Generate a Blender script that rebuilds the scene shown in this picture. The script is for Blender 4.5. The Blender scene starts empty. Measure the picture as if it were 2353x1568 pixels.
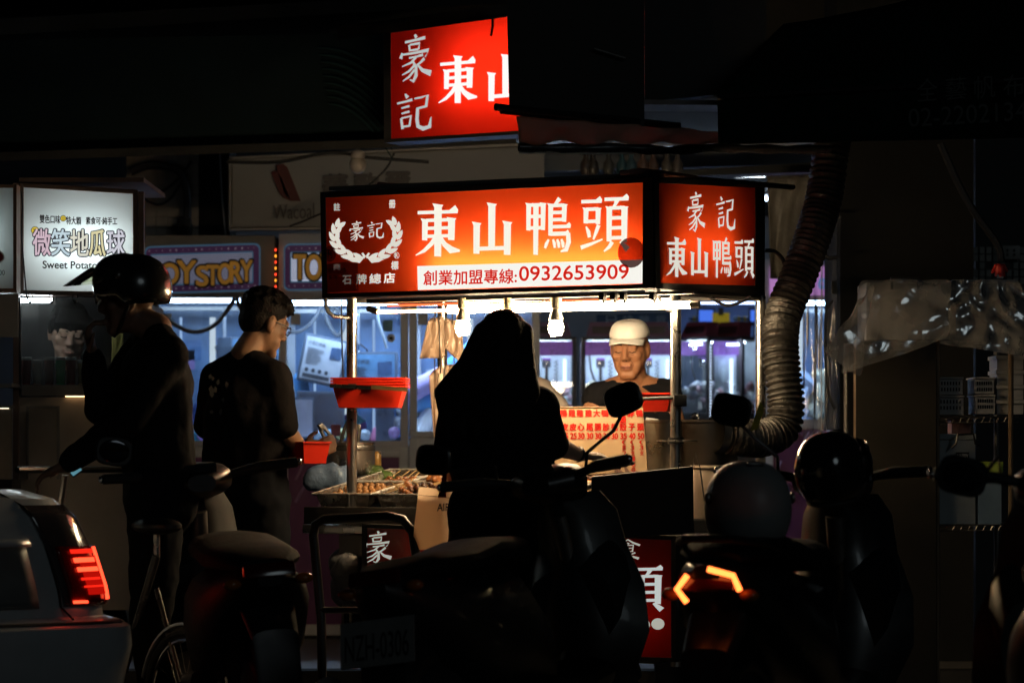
import bpy, bmesh, math, random
from mathutils import Vector, Matrix, Euler
random.seed(7)
R = math.radians
SC = bpy.context.scene
COL = SC.collection
# ------------------------------------------------------------------ camera
CAM_H = 1.10          # metres above the road
FPX = 7350.0          # focal length in photo pixels (photo 2352 wide)
UC, VH = 1176.0, 1043.7   # image centre column, horizon row
def U(u, v, D):
    """photo pixel + distance from the camera plane -> world point"""
    return Vector(((u-UC)/FPX*D, D, CAM_H+(VH-v)/FPX*D))
cam = bpy.data.cameras.new('camera'); cam_o = bpy.data.objects.new('camera', cam); COL.objects.link(cam_o)
cam_o.location = (0, 0, CAM_H); cam_o.rotation_euler = (R(90), 0, 0)
cam.sensor_width = 36; cam.lens = 36*FPX/2352; cam.shift_y = (VH-784)/2352
cam.clip_end = 1000; cam.dof.use_dof = True; cam.dof.focus_distance = 12.4; cam.dof.aperture_fstop = 3.8
SC.camera = cam_o
# ------------------------------------------------------------------ night sky and a faint street glow
w = bpy.data.worlds.new('World'); SC.world = w; w.use_nodes = True
nt = w.node_tree; bg = nt.nodes['Background']
sky = nt.nodes.new('ShaderNodeTexSky'); sky.sky_type = 'NISHITA'; sky.sun_disc = False
SUN_EL, SUN_ROT = R(18), R(152)
sky.sun_elevation = SUN_EL; sky.sun_rotation = SUN_ROT
nt.links.new(sky.outputs[0], bg.inputs[0]); bg.inputs[1].default_value = 0.00012
sun = bpy.data.lights.new('sun', 'SUN'); sun_o = bpy.data.objects.new('sun', sun); COL.objects.link(sun_o)
sun.energy = 0.052; sun.angle = R(14); sun.color = (.80, .95, 1.0)
sd = Vector((.45, -.85, .32)).normalized()      # low street glow from behind the camera, right
sun_o.rotation_euler = sd.to_track_quat('Z', 'Y').to_euler()
SC.view_settings.view_transform = 'Standard'; SC.view_settings.look = 'None'
SC.view_settings.exposure = 0; SC.view_settings.gamma = 1
SC.cycles.max_bounces = 8; SC.cycles.diffuse_bounces = 3; SC.cycles.glossy_bounces = 4; SC.cycles.transparent_max_bounces = 16
SC.cycles.sample_clamp_indirect = 4; SC.cycles.use_denoising = True; SC.cycles.caustics_reflective = False; SC.cycles.caustics_refractive = False
# ------------------------------------------------------------------ materials
MATS = {}
def mat(name, col=(.5,.5,.5), rough=.5, metal=0., var=.15, scale=18., bump=.0, bscale=60., emit=None, es=0., coat=0., spec=None, alpha=1.):
    if name in MATS: return MATS[name]
    m = bpy.data.materials.new(name); m.use_nodes = True; n = m.node_tree.nodes; l = m.node_tree.links
    b = n['Principled BSDF']
    b.inputs['Roughness'].default_value = rough; b.inputs['Metallic'].default_value = metal
    if coat: b.inputs['Coat Weight'].default_value = coat; b.inputs['Coat Roughness'].default_value = .08
    if spec is not None: b.inputs['Specular IOR Level'].default_value = spec
    tc = n.new('ShaderNodeTexCoord')
    if var > 0:
        t = n.new('ShaderNodeTexNoise'); t.inputs['Scale'].default_value = scale; t.inputs['Detail'].default_value = 5
        l.new(tc.outputs['Object'], t.inputs['Vector'])
        r = n.new('ShaderNodeMix'); r.data_type = 'RGBA'
        r.inputs[6].default_value = (*[max(0, c*(1-var*1.6)) for c in col], 1); r.inputs[7].default_value = (*[min(1, c*(1+var)) for c in col], 1)
        l.new(t.outputs[0], r.inputs[0]); l.new(r.outputs[2], b.inputs['Base Color'])
        mr = n.new('ShaderNodeMapRange'); mr.inputs[3].default_value = max(.02, rough-.12); mr.inputs[4].default_value = min(1, rough+.12)
        l.new(t.outputs[0], mr.inputs[0]); l.new(mr.outputs[0], b.inputs['Roughness'])
    else:
        b.inputs['Base Color'].default_value = (*col, 1)
    if bump:
        t2 = n.new('ShaderNodeTexNoise'); t2.inputs['Scale'].default_value = bscale; t2.inputs['Detail'].default_value = 4
        l.new(tc.outputs['Object'], t2.inputs['Vector'])
        bp = n.new('ShaderNodeBump'); bp.inputs['Strength'].default_value = bump; bp.inputs['Distance'].default_value = .01
        l.new(t2.outputs[0], bp.inputs['Height']); l.new(bp.outputs[0], b.inputs['Normal'])
    if emit:
        b.inputs['Emission Color'].default_value = (*emit, 1); b.inputs['Emission Strength'].default_value = es
    if alpha < 1: b.inputs['Alpha'].default_value = alpha
    MATS[name] = m; return m
def emitter(name, col, s):
    if name in MATS: return MATS[name]
    m = bpy.data.materials.new(name); m.use_nodes = True; n = m.node_tree.nodes; l = m.node_tree.links
    n.remove(n['Principled BSDF']); e = n.new('ShaderNodeEmission'); e.inputs[0].default_value = (*col, 1); e.inputs[1].default_value = s
    l.new(e.outputs[0], n['Material Output'].inputs[0]); MATS[name] = m; return m
def translucent(name, col, refl=.35, gloss=.06, dirt=0.):
    """backlit acrylic: light from the tubes inside comes through"""
    if name in MATS: return MATS[name]
    m = bpy.data.materials.new(name); m.use_nodes = True; n = m.node_tree.nodes; l = m.node_tree.links
    n.remove(n['Principled BSDF'])
    t = n.new('ShaderNodeBsdfTranslucent'); d = n.new('ShaderNodeBsdfDiffuse'); g = n.new('ShaderNodeBsdfGlossy')
    t.inputs[0].default_value = (*col, 1); d.inputs[0].default_value = (*col, 1); g.inputs['Roughness'].default_value = .25
    if dirt:
        tc = n.new('ShaderNodeTexCoord'); no = n.new('ShaderNodeTexNoise'); no.inputs['Scale'].default_value = 7; no.inputs['Detail'].default_value = 8
        l.new(tc.outputs['Object'], no.inputs['Vector'])
        mx = n.new('ShaderNodeMix'); mx.data_type = 'RGBA'; mx.inputs[6].default_value = (*[c*(1-dirt) for c in col], 1); mx.inputs[7].default_value = (*col, 1)
        l.new(no.outputs[0], mx.inputs[0]); l.new(mx.outputs[2], t.inputs[0]); l.new(mx.outputs[2], d.inputs[0])
    m1 = n.new('ShaderNodeMixShader'); m1.inputs[0].default_value = refl; l.new(t.outputs[0], m1.inputs[1]); l.new(d.outputs[0], m1.inputs[2])
    m2 = n.new('ShaderNodeMixShader'); m2.inputs[0].default_value = gloss; l.new(m1.outputs[0], m2.inputs[1]); l.new(g.outputs[0], m2.inputs[2])
    l.new(m2.outputs[0], n['Material Output'].inputs[0]); MATS[name] = m; return m
def glass(name, tint=(.93,.96,.97), refl=.08, rough=.02, haze=0., hcol=(.8,.85,.9), hscale=9., htrans=.5, bump=0.):
    """thin pane: mostly see-through, some reflection, an uneven film of dust or crumple"""
    if name in MATS: return MATS[name]
    m = bpy.data.materials.new(name); m.use_nodes = True; n = m.node_tree.nodes; l = m.node_tree.links
    n.remove(n['Principled BSDF'])
    t = n.new('ShaderNodeBsdfTransparent'); t.inputs[0].default_value = (*tint, 1)
    g = n.new('ShaderNodeBsdfGlossy'); g.inputs['Roughness'].default_value = rough
    f = n.new('ShaderNodeFresnel'); f.inputs[0].default_value = 1.45
    a = n.new('ShaderNodeMath'); a.operation = 'MULTIPLY'; a.inputs[1].default_value = refl/.04
    l.new(f.outputs[0], a.inputs[0]); a.use_clamp = True
    m1 = n.new('ShaderNodeMixShader'); l.new(a.outputs[0], m1.inputs[0]); l.new(t.outputs[0], m1.inputs[1]); l.new(g.outputs[0], m1.inputs[2])
    out = m1
    if haze:
        tc = n.new('ShaderNodeTexCoord'); no = n.new('ShaderNodeTexNoise'); no.inputs['Scale'].default_value = hscale; no.inputs['Detail'].default_value = 9; no.inputs['Roughness'].default_value = .7
        mp = n.new('ShaderNodeMapping'); mp.inputs['Scale'].default_value = (1, 1, .35)
        l.new(tc.outputs['Object'], mp.inputs[0]); l.new(mp.outputs[0], no.inputs['Vector'])
        rr = n.new('ShaderNodeMapRange'); rr.inputs[1].default_value = .42; rr.inputs[2].default_value = .7; rr.inputs[3].default_value = haze*.25; rr.inputs[4].default_value = haze
        l.new(no.outputs[0], rr.inputs[0])
        d = n.new('ShaderNodeBsdfDiffuse'); d.inputs[0].default_value = (*hcol, 1); tr = n.new('ShaderNodeBsdfTranslucent'); tr.inputs[0].default_value = (*hcol, 1)
        dm = n.new('ShaderNodeMixShader'); dm.inputs[0].default_value = htrans; l.new(d.outputs[0], dm.inputs[1]); l.new(tr.outputs[0], dm.inputs[2])
        m2 = n.new('ShaderNodeMixShader'); l.new(rr.outputs[0], m2.inputs[0]); l.new(m1.outputs[0], m2.inputs[1]); l.new(dm.outputs[0], m2.inputs[2]); out = m2
    if bump:
        tb = n.new('ShaderNodeTexCoord'); nb = n.new('ShaderNodeTexVoronoi'); nb.feature = 'DISTANCE_TO_EDGE'; nb.inputs['Scale'].default_value = 6; bp = n.new('ShaderNodeBump'); bp.inputs['Strength'].default_value = bump; bp.inputs['Distance'].default_value = .02
        nz = n.new('ShaderNodeTexNoise'); nz.inputs['Scale'].default_value = 9; mx = n.new('ShaderNodeVectorMath'); mx.operation = 'MULTIPLY_ADD'; mx.inputs[1].default_value = (.12,.12,.12); l.new(tb.outputs['Object'], nz.inputs['Vector']); l.new(nz.outputs[1], mx.inputs[0]); l.new(tb.outputs['Object'], mx.inputs[2]); l.new(mx.outputs[0], nb.inputs['Vector']); l.new(nb.outputs[0], bp.inputs['Height']); l.new(bp.outputs[0], g.inputs['Normal'])
    l.new(out.outputs[0], n['Material Output'].inputs[0]); MATS[name] = m; return m
# ------------------------------------------------------------------ mesh building
class MB:
    def __init__(s): s.v = []; s.f = []
    def add(s, vs, fs):
        k = len(s.v); s.v += [Vector(p) for p in vs]; s.f += [tuple(i+k for i in f) for f in fs]; return s
    def box(s, c, d, rot=None, bevel=0):
        c = Vector(c); x, y, z = [a/2 for a in d]; M = rot if rot is not None else Matrix.Identity(3)
        if not bevel:
            vs = [c+M@Vector((i*x, j*y, k*z)) for i in (-1,1) for j in (-1,1) for k in (-1,1)]
            return s.add(vs, [(0,1,3,2),(4,6,7,5),(0,4,5,1),(2,3,7,6),(0,2,6,4),(1,5,7,3)])
        b = bmesh.new(); bmesh.ops.create_cube(b, size=1)
        for q in b.verts: q.co = Vector((q.co.x*d[0], q.co.y*d[1], q.co.z*d[2]))
        bmesh.ops.bevel(b, geom=list(b.edges), offset=min(bevel, min(d)*.45), segments=2, profile=.6, affect='EDGES')
        b.verts.index_update(); s.add([c+M@q.co for q in b.verts], [tuple(q.index for q in f.verts) for f in b.faces]); b.free(); return s
    def hexa(s, front, back):
        """two quads (TL,TR,BR,BL) -> solid"""
        return s.add(list(front)+list(back), [(0,3,2,1),(4,5,6,7),(0,1,5,4),(1,2,6,5),(2,3,7,6),(3,0,4,7)])
    def quad(s, a, b, c, d): return s.add([a,b,c,d], [(0,1,2,3)])
    def tube(s, pts, r, n=8, cap=True, closed=False):
        pts = [Vector(p) for p in pts]; N = len(pts)
        rs = r if isinstance(r, (list, tuple)) else [r]*N
        up = None; k0 = len(s.v); rings = []
        for i, p in enumerate(pts):
            if closed: t = pts[(i+1) % N]-pts[i-1]
            else: t = pts[min(i+1, N-1)]-pts[max(i-1, 0)]
            if t.length < 1e-9: t = Vector((0,0,1))
            t.normalize()
            if up is None: up = Vector((0,0,1)) if abs(t.z) < .9 else Vector((1,0,0))
            a = (up-t*up.dot(t)); 
            if a.length < 1e-6: a = t.orthogonal()
            a.normalize(); up = a; b = t.cross(a)
            rings.append([p+(a*math.cos(2*math.pi*j/n)+b*math.sin(2*math.pi*j/n))*rs[i] for j in range(n)])
        vs = [q for g in rings for q in g]; fs = []
        for i in range(N if closed else N-1):
            i2 = (i+1) % N
            for j in range(n): fs.append((i*n+j, i*n+(j+1) % n, i2*n+(j+1) % n, i2*n+j))
        if cap and not closed: fs.append(tuple(range(n-1, -1, -1))); fs.append(tuple((N-1)*n+j for j in range(n)))
        return s.add(vs, fs)
    def lathe(s, prof, c=(0,0,0), n=20, M=None, cap=True):
        """prof: (r,z) list; axis z of M"""
        M = M if M is not None else Matrix.Identity(3); c = Vector(c)
        vs = [c+M@Vector((r*math.cos(2*math.pi*j/n), r*math.sin(2*math.pi*j/n), z)) for r, z in prof for j in range(n)]
        N = len(prof); fs = [(i*n+j, i*n+(j+1) % n, (i+1)*n+(j+1) % n, (i+1)*n+j) for i in range(N-1) for j in range(n)]
        if cap: fs += [tuple(range(n-1, -1, -1)), tuple((N-1)*n+j for j in range(n))]
        return s.add(vs, fs)
    def ell(s, c, r, M=None, nu=14, nv=9):
        r = (r, r, r) if not isinstance(r, (tuple, list)) else r; M = M if M is not None else Matrix.Identity(3); c = Vector(c)
        vs = [c+M@Vector((0,0,r[2]))]
        for i in range(1, nv):
            a = math.pi*i/nv
            vs += [c+M@Vector((r[0]*math.sin(a)*math.cos(2*math.pi*j/nu), r[1]*math.sin(a)*math.sin(2*math.pi*j/nu), r[2]*math.cos(a))) for j in range(nu)]
        vs.append(c+M@Vector((0,0,-r[2]))); L = len(vs)-1
        fs = [(0, 1+j, 1+(j+1) % nu) for j in range(nu)]
        for i in range(nv-2): fs += [(1+i*nu+j, 1+(i+1)*nu+j, 1+(i+1)*nu+(j+1) % nu, 1+i*nu+(j+1) % nu) for j in range(nu)]
        b = 1+(nv-2)*nu; fs += [(L, b+(j+1) % nu, b+j) for j in range(nu)]
        return s.add(vs, fs)
    def cap(s, a, ra, b, rb, n=12):
        a, b = Vector(a), Vector(b); k = 5; pts = []; rs = []
        d = (b-a); L = d.length; d = d/L if L > 1e-6 else Vector((0,0,1))
        for i in range(k+1): t = math.pi/2*(1-i/k); pts.append(a-d*ra*math.sin(t)); rs.append(max(ra*math.cos(t), 1e-4))
        for i in range(k+1): t = math.pi/2*i/k; pts.append(b+d*rb*math.sin(t)); rs.append(max(rb*math.cos(t), 1e-4))
        return s.tube(pts, rs, n)
    def chain(s, pts, rs, n=12):
        for i in range(len(pts)-1): s.cap(pts[i], rs[i], pts[i+1], rs[i+1], n)
        return s
    def loft(s, rings, close=True, cap=True):
        n = len(rings[0]); vs = [p for g in rings for p in g]; fs = []
        for i in range(len(rings)-1):
            for j in range(n if close else n-1): fs.append((i*n+j, i*n+(j+1) % n, (i+1)*n+(j+1) % n, (i+1)*n+j))
        if cap and close: fs += [tuple(range(n-1, -1, -1)), tuple((len(rings)-1)*n+j for j in range(n))]
        return s.add(vs, fs)
    def prism(s, poly, off):
        n = len(poly); off = Vector(off); poly = [Vector(p) for p in poly]
        return s.add(poly+[p+off for p in poly], [tuple(range(n)), tuple(range(2*n-1, n-1, -1))]+[(i, i+n, (i+1) % n+n, (i+1) % n) for i in range(n)])
def new_mesh(name, mb, m, smooth=True, angle=40):
    me = bpy.data.meshes.new(name); me.from_pydata([tuple(v) for v in mb.v], [], mb.f); me.validate(); 
    b = bmesh.new(); b.from_mesh(me); bmesh.ops.recalc_face_normals(b, faces=b.faces); b.to_mesh(me); b.free()
    me.materials.append(m)
    if smooth:
        me.polygons.foreach_set('use_smooth', [True]*len(me.polygons))
        try: me.set_sharp_from_angle(angle=R(angle))
        except Exception: pass
    return me
def tag(o, label=None, cat=None, group=None, kind=None):
    if label: o['label'] = label
    if cat: o['category'] = cat
    if group: o['group'] = group
    if kind: o['kind'] = kind
    return o
def link(name, me, parent=None):
    o = bpy.data.objects.new(name, me); COL.objects.link(o)
    if parent is not None:
        o.parent = parent; p = parent; off = Vector((0,0,0)); local = False
        while p is not None: off += Vector(p.location); local = local or p.get('_local', 0); p = p.parent
        if not local: o.location = -off
    return o
def obj(name, mb, m, parent=None, smooth=True, angle=40, **kw):
    o = link(name, new_mesh(name, mb, m, smooth, angle), parent)
    return tag(o, **kw) if kw else o
def thing(name, label, cat, loc=(0,0,0), rotz=0, group=None, local=False):
    o = bpy.data.objects.new(name, None); COL.objects.link(o); o.empty_display_size = .1
    o.location = loc; o.rotation_euler = (0,0,rotz); tag(o, label, cat, group)
    if local: o['_local'] = 1
    return o
def copy_tree(o, parent=None):
    c = o.copy(); COL.objects.link(c); c.parent = parent
    for ch in list(o.children): copy_tree(ch, c)
    return c
_wr = bpy.data.textures.new('wrinkle', 'CLOUDS'); _wr.noise_scale = .09; _wr.noise_depth = 2
def blob(name, mb, m, parent=None, voxel=.012, smooth=6, wrinkle=0, **kw):
    """fuse overlapping volumes into one continuous skin"""
    o = obj(name, mb, m, parent, smooth=True, angle=180)
    a = o.modifiers.new('r', 'REMESH'); a.mode = 'VOXEL'; a.voxel_size = voxel; a.use_smooth_shade = True
    b = o.modifiers.new('s', 'SMOOTH'); b.iterations = smooth; b.factor = .5
    if wrinkle: d_ = o.modifiers.new('d', 'DISPLACE'); d_.texture = _wr; d_.texture_coords = 'LOCAL'; d_.strength = wrinkle; d_.mid_level = .5
    bpy.context.view_layer.update()
    dg = bpy.context.evaluated_depsgraph_get(); me = bpy.data.meshes.new_from_object(o.evaluated_get(dg))
    o.modifiers.clear(); old = o.data; o.data = me; bpy.data.meshes.remove(old)
    if not me.materials: me.materials.append(m)
    me.polygons.foreach_set('use_smooth', [True]*len(me.polygons))
    return tag(o, **kw) if kw else o
# ------------------------------------------------------------------ lettering
_txt = {}
def glyph_mesh(s):
    """outline of a line of text as (verts, faces) normalised to its own box"""
    if s in _txt: return _txt[s]
    c = bpy.data.curves.new('t', 'FONT'); c.body = s; c.resolution_u = 4
    o = bpy.data.objects.new('t', c); COL.objects.link(o); bpy.context.view_layer.update()
    me = bpy.data.meshes.new_from_object(o.evaluated_get(bpy.context.evaluated_depsgraph_get()))
    vs = [v.co.copy() for v in me.vertices]; fs = [tuple(p.vertices) for p in me.polygons]
    bpy.data.objects.remove(o); bpy.data.curves.remove(c); bpy.data.meshes.remove(me)
    x0 = min(v.x for v in vs); x1 = max(v.x for v in vs); y0 = min(v.y for v in vs); y1 = max(v.y for v in vs)
    r = ([Vector(((v.x-x0)/(x1-x0), (v.y-y0)/(y1-y0), 0)) for v in vs], fs, (x1-x0)/(y1-y0)); _txt[s] = r; return r
def bil(q, x, y):
    """q = TL,TR,BR,BL; x 0..1 rightwards, y 0..1 upwards"""
    a = q[3].lerp(q[2], x); b = q[0].lerp(q[1], x); return a.lerp(b, y)
def qnormal(q):
    n = (q[1]-q[0]).cross(q[3]-q[0]).normalized()
    return n if n.y < 0 else -n
def letters(name, s, q, m, parent, off=.003, bold=0., n=4, **kw):
    """write s filling the quad q on a panel, standing off its face"""
    vs, fs, asp = glyph_mesh(s); nn = qnormal(q); mb = MB()
    sh = [(0, 0)]
    if bold: sh += [(bold*math.cos(2*math.pi*i/n+.4), bold*math.sin(2*math.pi*i/n+.4)) for i in range(n)]
    ex = (q[1]-q[0]).normalized(); ey = (q[0]-q[3]).normalized()
    for k, (dx, dy) in enumerate(sh):
        mb.add([bil(q, v.x, v.y)+nn*(off+k*.00025)+ex*dx+ey*dy for v in vs], fs)
    return obj(name, mb, m, parent, smooth=False, **kw)
def polys(name, pl, q, m, parent, off=.003):
    """flat shapes given in 0..1 panel coordinates"""
    nn = qnormal(q); mb = MB()
    for k, p in enumerate(pl): mb.add([bil(q, x, y)+nn*(off+k*.00006) for x, y in p], [tuple(range(len(p)))])
    return obj(name, mb, m, parent, smooth=False)
def sub(q, x0, y0, x1, y1):
    return [bil(q, x0, y1), bil(q, x1, y1), bil(q, x1, y0), bil(q, x0, y0)]
def Q(pts, Ds):
    Ds = Ds if isinstance(Ds, (list, tuple)) else [Ds]*4
    return [U(a, b, d) for (a, b), d in zip(pts, Ds)]
# ------------------------------------------------------------------ hand-lettered sign glyphs (0..100 box)
def hb(x0, x1, y, t=5, ser=9):
    t *= 1.3      # thin horizontal stroke with a wedge at its right end
    p = [[(x0,y-t/2),(x1,y-t/2),(x1,y+t/2),(x0,y+t/2)]]
    if ser: p.append([(x1-ser*1.5,y+t/2),(x1,y-t/2),(x1+1,y+t/2),(x1-ser*.45,y+t/2+ser*.75)])
    return p
def vb(x, y0, y1, t=13, ser=4):     # thick vertical stroke, y1 top
    t *= 1.16
    return [[(x-t/2,y0),(x+t/2-1.5,y0-1),(x+t/2,y1-ser),(x+t/2+ser*.7,y1-ser*.2),(x-t/2-ser*.8,y1+ser*.6),(x-t/2,y1-ser)]]
def brush(pts, ws):
    n = len(pts); L = []; Rr = []
    for i, (x, y) in enumerate(pts):
        a = pts[max(i-1,0)]; b = pts[min(i+1,n-1)]; dx, dy = b[0]-a[0], b[1]-a[1]; d = math.hypot(dx,dy) or 1
        L.append((x-dy/d*ws[i]/2, y+dx/d*ws[i]/2)); Rr.append((x+dy/d*ws[i]/2, y-dx/d*ws[i]/2))
    return [[L[i], Rr[i], Rr[i+1], L[i+1]] for i in range(n-1)]
def G_dong():
    p = hb(6, 92, 83, 5, 12)+vb(22, 31, 70, 11)+vb(79, 30, 71, 13)
    p += hb(24, 77, 68, 5, 0)+hb(24, 77, 53, 5, 0)+hb(24, 77, 38, 5, 0)+vb(50, 0, 97, 14, 5)
    p += brush([(47,38),(36,24),(20,11),(2,3)], [9,9,7,2])+brush([(53,38),(64,22),(78,11),(97,9)], [7,10,14,4])
    return p
def G_shan(): return vb(13, 3, 62, 14, 5)+vb(50, 11, 98, 15, 5)+vb(88, -1, 62, 15, 5)+hb(13, 88, 12, 6, 0)
def G_ya():
    p = vb(8, 44, 93, 9, 3)+vb(39, 44, 93, 9, 3)+vb(23.5, -1, 92, 10, 3)+hb(8, 39, 90, 5, 0)+hb(8, 39, 69, 5, 0)+hb(8, 39, 48, 5, 0)
    p += brush([(74,101),(68,94),(62,89)], [9,7,3])+vb(55, 33, 91, 9, 3)+vb(84, 58, 90, 9, 3)+hb(55, 84, 88, 5, 0)+hb(55, 84, 75, 5, 0)+hb(55, 84, 62, 5, 0)
    p += hb(55, 97, 49, 5, 6)+hb(55, 93, 36, 6, 4)+brush([(92,37),(93,20),(88,6),(76,3)], [9,10,9,3])
    for x in (51, 60, 69, 78): p += brush([(x,26),(x+3-(x < 55)*8,18),(x+4-(x < 55)*12,10)], [4,7,5])
    return p
def G_tou(ser=True):
    p = hb(2, 44, 91, 5, 8)+vb(12, 52, 79, 9, 3)+vb(37, 50, 79, 9, 3)+hb(12, 37, 77, 5, 0)+hb(12, 37, 55, 5, 0)
    p += brush([(12,46),(17,36),(19,26)], [3,8,7])+brush([(38,48),(33,36),(27,22)], [8,7,4])+brush([(1,8),(22,14),(46,22)], [8,6,3])
    return p+G_ye(50, 100)
def G_ye(x0, x1):
    k = (x1-x0)/50.; X = lambda x: x0+(x-50)*k
    p = hb(X(50), X(99), 94, 5, 8)+brush([(X(76),93),(X(72),84),(X(68),80)], [8*k+2,6,4])
    p += vb(X(60), 18, 80, 9*k+1, 3)+vb(X(91), 16, 80, 10*k+1, 3)
    for y in (78, 60, 42, 24): p += hb(X(60), X(91), y, 5, 0)
    return p+brush([(X(66),17),(X(60),8),(X(49),0)], [8,7,3])+brush([(X(82),17),(X(90),10),(X(98),2)], [4,9,12])
def G_hao():
    p = brush([(50,99),(55,92)], [5,9])+brush([(22,84),(50,87),(80,91)], [5,5,7])+brush([(34,78),(36,64)], [6,5])+brush([(36,78),(64,80),(61,67)], [4,6,6])+brush([(37,66),(60,67)], [4,5])
    p += brush([(10,50),(14,62)], [9,4])+brush([(13,58),(50,60),(90,64),(80,50)], [4,5,8,3])
    p += brush([(34,50),(56,52),(74,55)], [4,4,6])+brush([(55,52),(40,40),(14,33)], [6,5,2])+brush([(45,42),(54,30),(54,12),(46,0),(36,4)], [5,8,9,7,2])
    p += brush([(50,34),(34,22),(14,15)], [6,5,2])+brush([(50,24),(34,10),(16,2)], [6,5,2])+brush([(78,47),(66,38),(56,34)], [7,5,3])+brush([(57,36),(72,22),(97,14)], [4,8,13])
    return p
def G_ji():
    p = brush([(24,98),(31,88)], [4,10])+brush([(2,75),(24,78),(44,82)], [5,5,7])+brush([(14,62),(36,66)], [4,6])+brush([(14,48),(36,52)], [4,6])
    p += brush([(13,36),(17,8)], [6,7])+brush([(14,36),(40,40),(36,14)], [4,7,6])+brush([(17,14),(36,15)], [5,5])
    p += brush([(50,84),(70,86),(86,90),(82,60)], [4,5,8,7])+brush([(57,58),(82,62)], [5,6])+brush([(59,60),(57,30),(60,12),(74,5),(92,9),(96,34)], [8,9,10,11,11,2])
    return p
def G_shi():
    p = brush([(50,98),(30,80),(2,64)], [4,7,3])+brush([(50,98),(70,82),(98,68)], [5,8,10])+brush([(48,82),(55,76)], [4,8])
    p += brush([(28,68),(72,70),(68,36)], [4,7,6])+brush([(30,68),(30,4),(48,14)], [7,8,3])+brush([(32,54),(68,55)], [4,4])+brush([(32,38),(68,39)], [4,4])
    return p+brush([(80,32),(60,22)], [7,3])+brush([(46,36),(66,14),(94,2)], [4,8,12])
def glyph(name, g, q, m, parent, off=.003):
    return polys(name, [[(x/100, y/100) for x, y in p] for p in g], q, m, parent, off)
# ------------------------------------------------------------------ shared materials
M_asph = mat('asphalt', (.045,.046,.048), .75, var=.4, scale=30, bump=.5, bscale=220)
M_pave = mat('paving', (.16,.15,.14), .5, var=.25, scale=6, bump=.15, bscale=90)
M_conc = mat('dark_concrete', (.032,.032,.031), .9, var=.3, scale=4, bump=.3, bscale=40, spec=.15)
M_soff = mat('soffit_paint', (.05,.05,.05), .8, var=.25, scale=3)
M_black = mat('black_plastic', (.012,.012,.013), .35, var=.2)
M_blackm = mat('black_matte', (.010,.010,.011), .8, var=.2)
M_blacks = mat('black_gloss_paint', (.007,.008,.009), .32, var=.2, coat=.3)
M_steel = mat('stainless', (.55,.53,.50), .28, 1., var=.18, scale=9, bump=.04, bscale=30)
M_steeld = mat('dull_steel', (.22,.21,.20), .42, 1., var=.3, scale=14, bump=.06)
M_frame = mat('sign_frame', (.055,.052,.050), .45, .6, var=.3, scale=12, bump=.1)
M_chrome = mat('chrome', (.75,.75,.76), .1, 1., var=.05)
M_rubber = mat('rubber', (.015,.015,.015), .7, var=.2, bump=.2)
M_cable = mat('cable_black', (.012,.012,.014), .45, var=.1)
M_white = mat('white_paint', (.72,.73,.74), .45, var=.08, scale=8)
M_cream = mat('cream_plastic', (.68,.60,.45), .5, var=.1)
M_redp = mat('red_plastic', (.72,.03,.012), .32, var=.08, spec=.5)
M_green = mat('green_canvas', (.007,.018,.013), .9, spec=.1, var=.25, scale=10, bump=.3, bscale=120)
M_tarp = mat('tarp', (.42,.33,.26), .6, var=.25, scale=7, bump=.5, bscale=18)
M_tarpd = mat('dark_tarp', (.05,.05,.052), .3, var=.2, bump=.5, bscale=14)
M_clear = glass('clear_film', (.95,.96,.97), .10, .12, .30, (.6,.62,.64), 14)
M_text_d = mat('dull_lettering', (.05,.06,.055), .7, var=.1)
M_wood = mat('wood', (.26,.16,.09), .6, var=.35, scale=25)
# ------------------------------------------------------------------ the setting
def slab(name, x0, x1, y0, y1, z0, z1, m, parent=None, **kw):
    return obj(name, MB().box(((x0+x1)/2, (y0+y1)/2, (z0+z1)/2), (x1-x0, y1-y0, z1-z0)), m, parent, smooth=False, **kw)
g = MB(); g.quad((-260,-260,0),(260,-260,0),(260,260,0),(-260,260,0)); obj('road', g, M_asph, kind='structure', smooth=False)
slab('pavement', -14, 14, 14.62, 25, .004, .12, M_pave, kind='structure')
k = slab('kerb', -14, 14, 14.45, 14.616, .004, .125, M_conc, kind='structure')
# the building: storefront wall above the arcade, piers, tiled wall, ceiling, shop back wall
bld = thing('building', 'dark building front above the arcade, with a black pier at right', 'building', (0,16.4,.12))
slab('upper_wall', -14, 14, 16.55, 16.9, 2.95, 9, M_conc, bld)
slab('ceiling', -14, 14, 16.9, 25, 2.95, 3.1, M_soff, bld)
M_back = mat('shop_wall', (.40,.42,.46), .7, var=.12, scale=3)
slab('back_wall', -14, 14, 24.9, 25, .12, 2.95, M_back, bld)
slab('side_wall', -5.2, -5.0, 16.9, 24.9, .12, 2.95, M_back, bld)
slab('side_wall', 3.3, 3.5, 16.9, 24.9, .12, 2.95, M_back, bld)
a, b = U(1922, 300, 15.2), U(2236, 300, 15.2)
slab('pier', a.x, b.x, 15.2, 15.8, .12, 5.2, mat('pier_paint', (.014,.014,.013), .8, var=.3, scale=5, spec=.15), bld)
a, b = U(2236, 300, 16.0), U(2800, 300, 16.0)
tw = slab('tiled_wall', a.x+.01, b.x, 16.0, 16.5, .12, 5.2, mat('grout', (.05,.05,.05), .9), bld)
tm = [mat('wall_tile_a', (.20,.21,.20), .35), mat('wall_tile_b', (.13,.14,.13), .35), mat('wall_tile_c', (.27,.27,.25), .35)]
t_me = [new_mesh('tile', MB().box((0,0,0), (.026,.008,.034), bevel=.003), q, False) for q in tm]
for i in range(8):
    for j in range(10):
        if random.random() < .12: continue
        o = link('tile', t_me[random.randrange(3)], tw); p = U(2240+i*15.5, 575+j*17.5, 15.996); o.location = p
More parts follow.
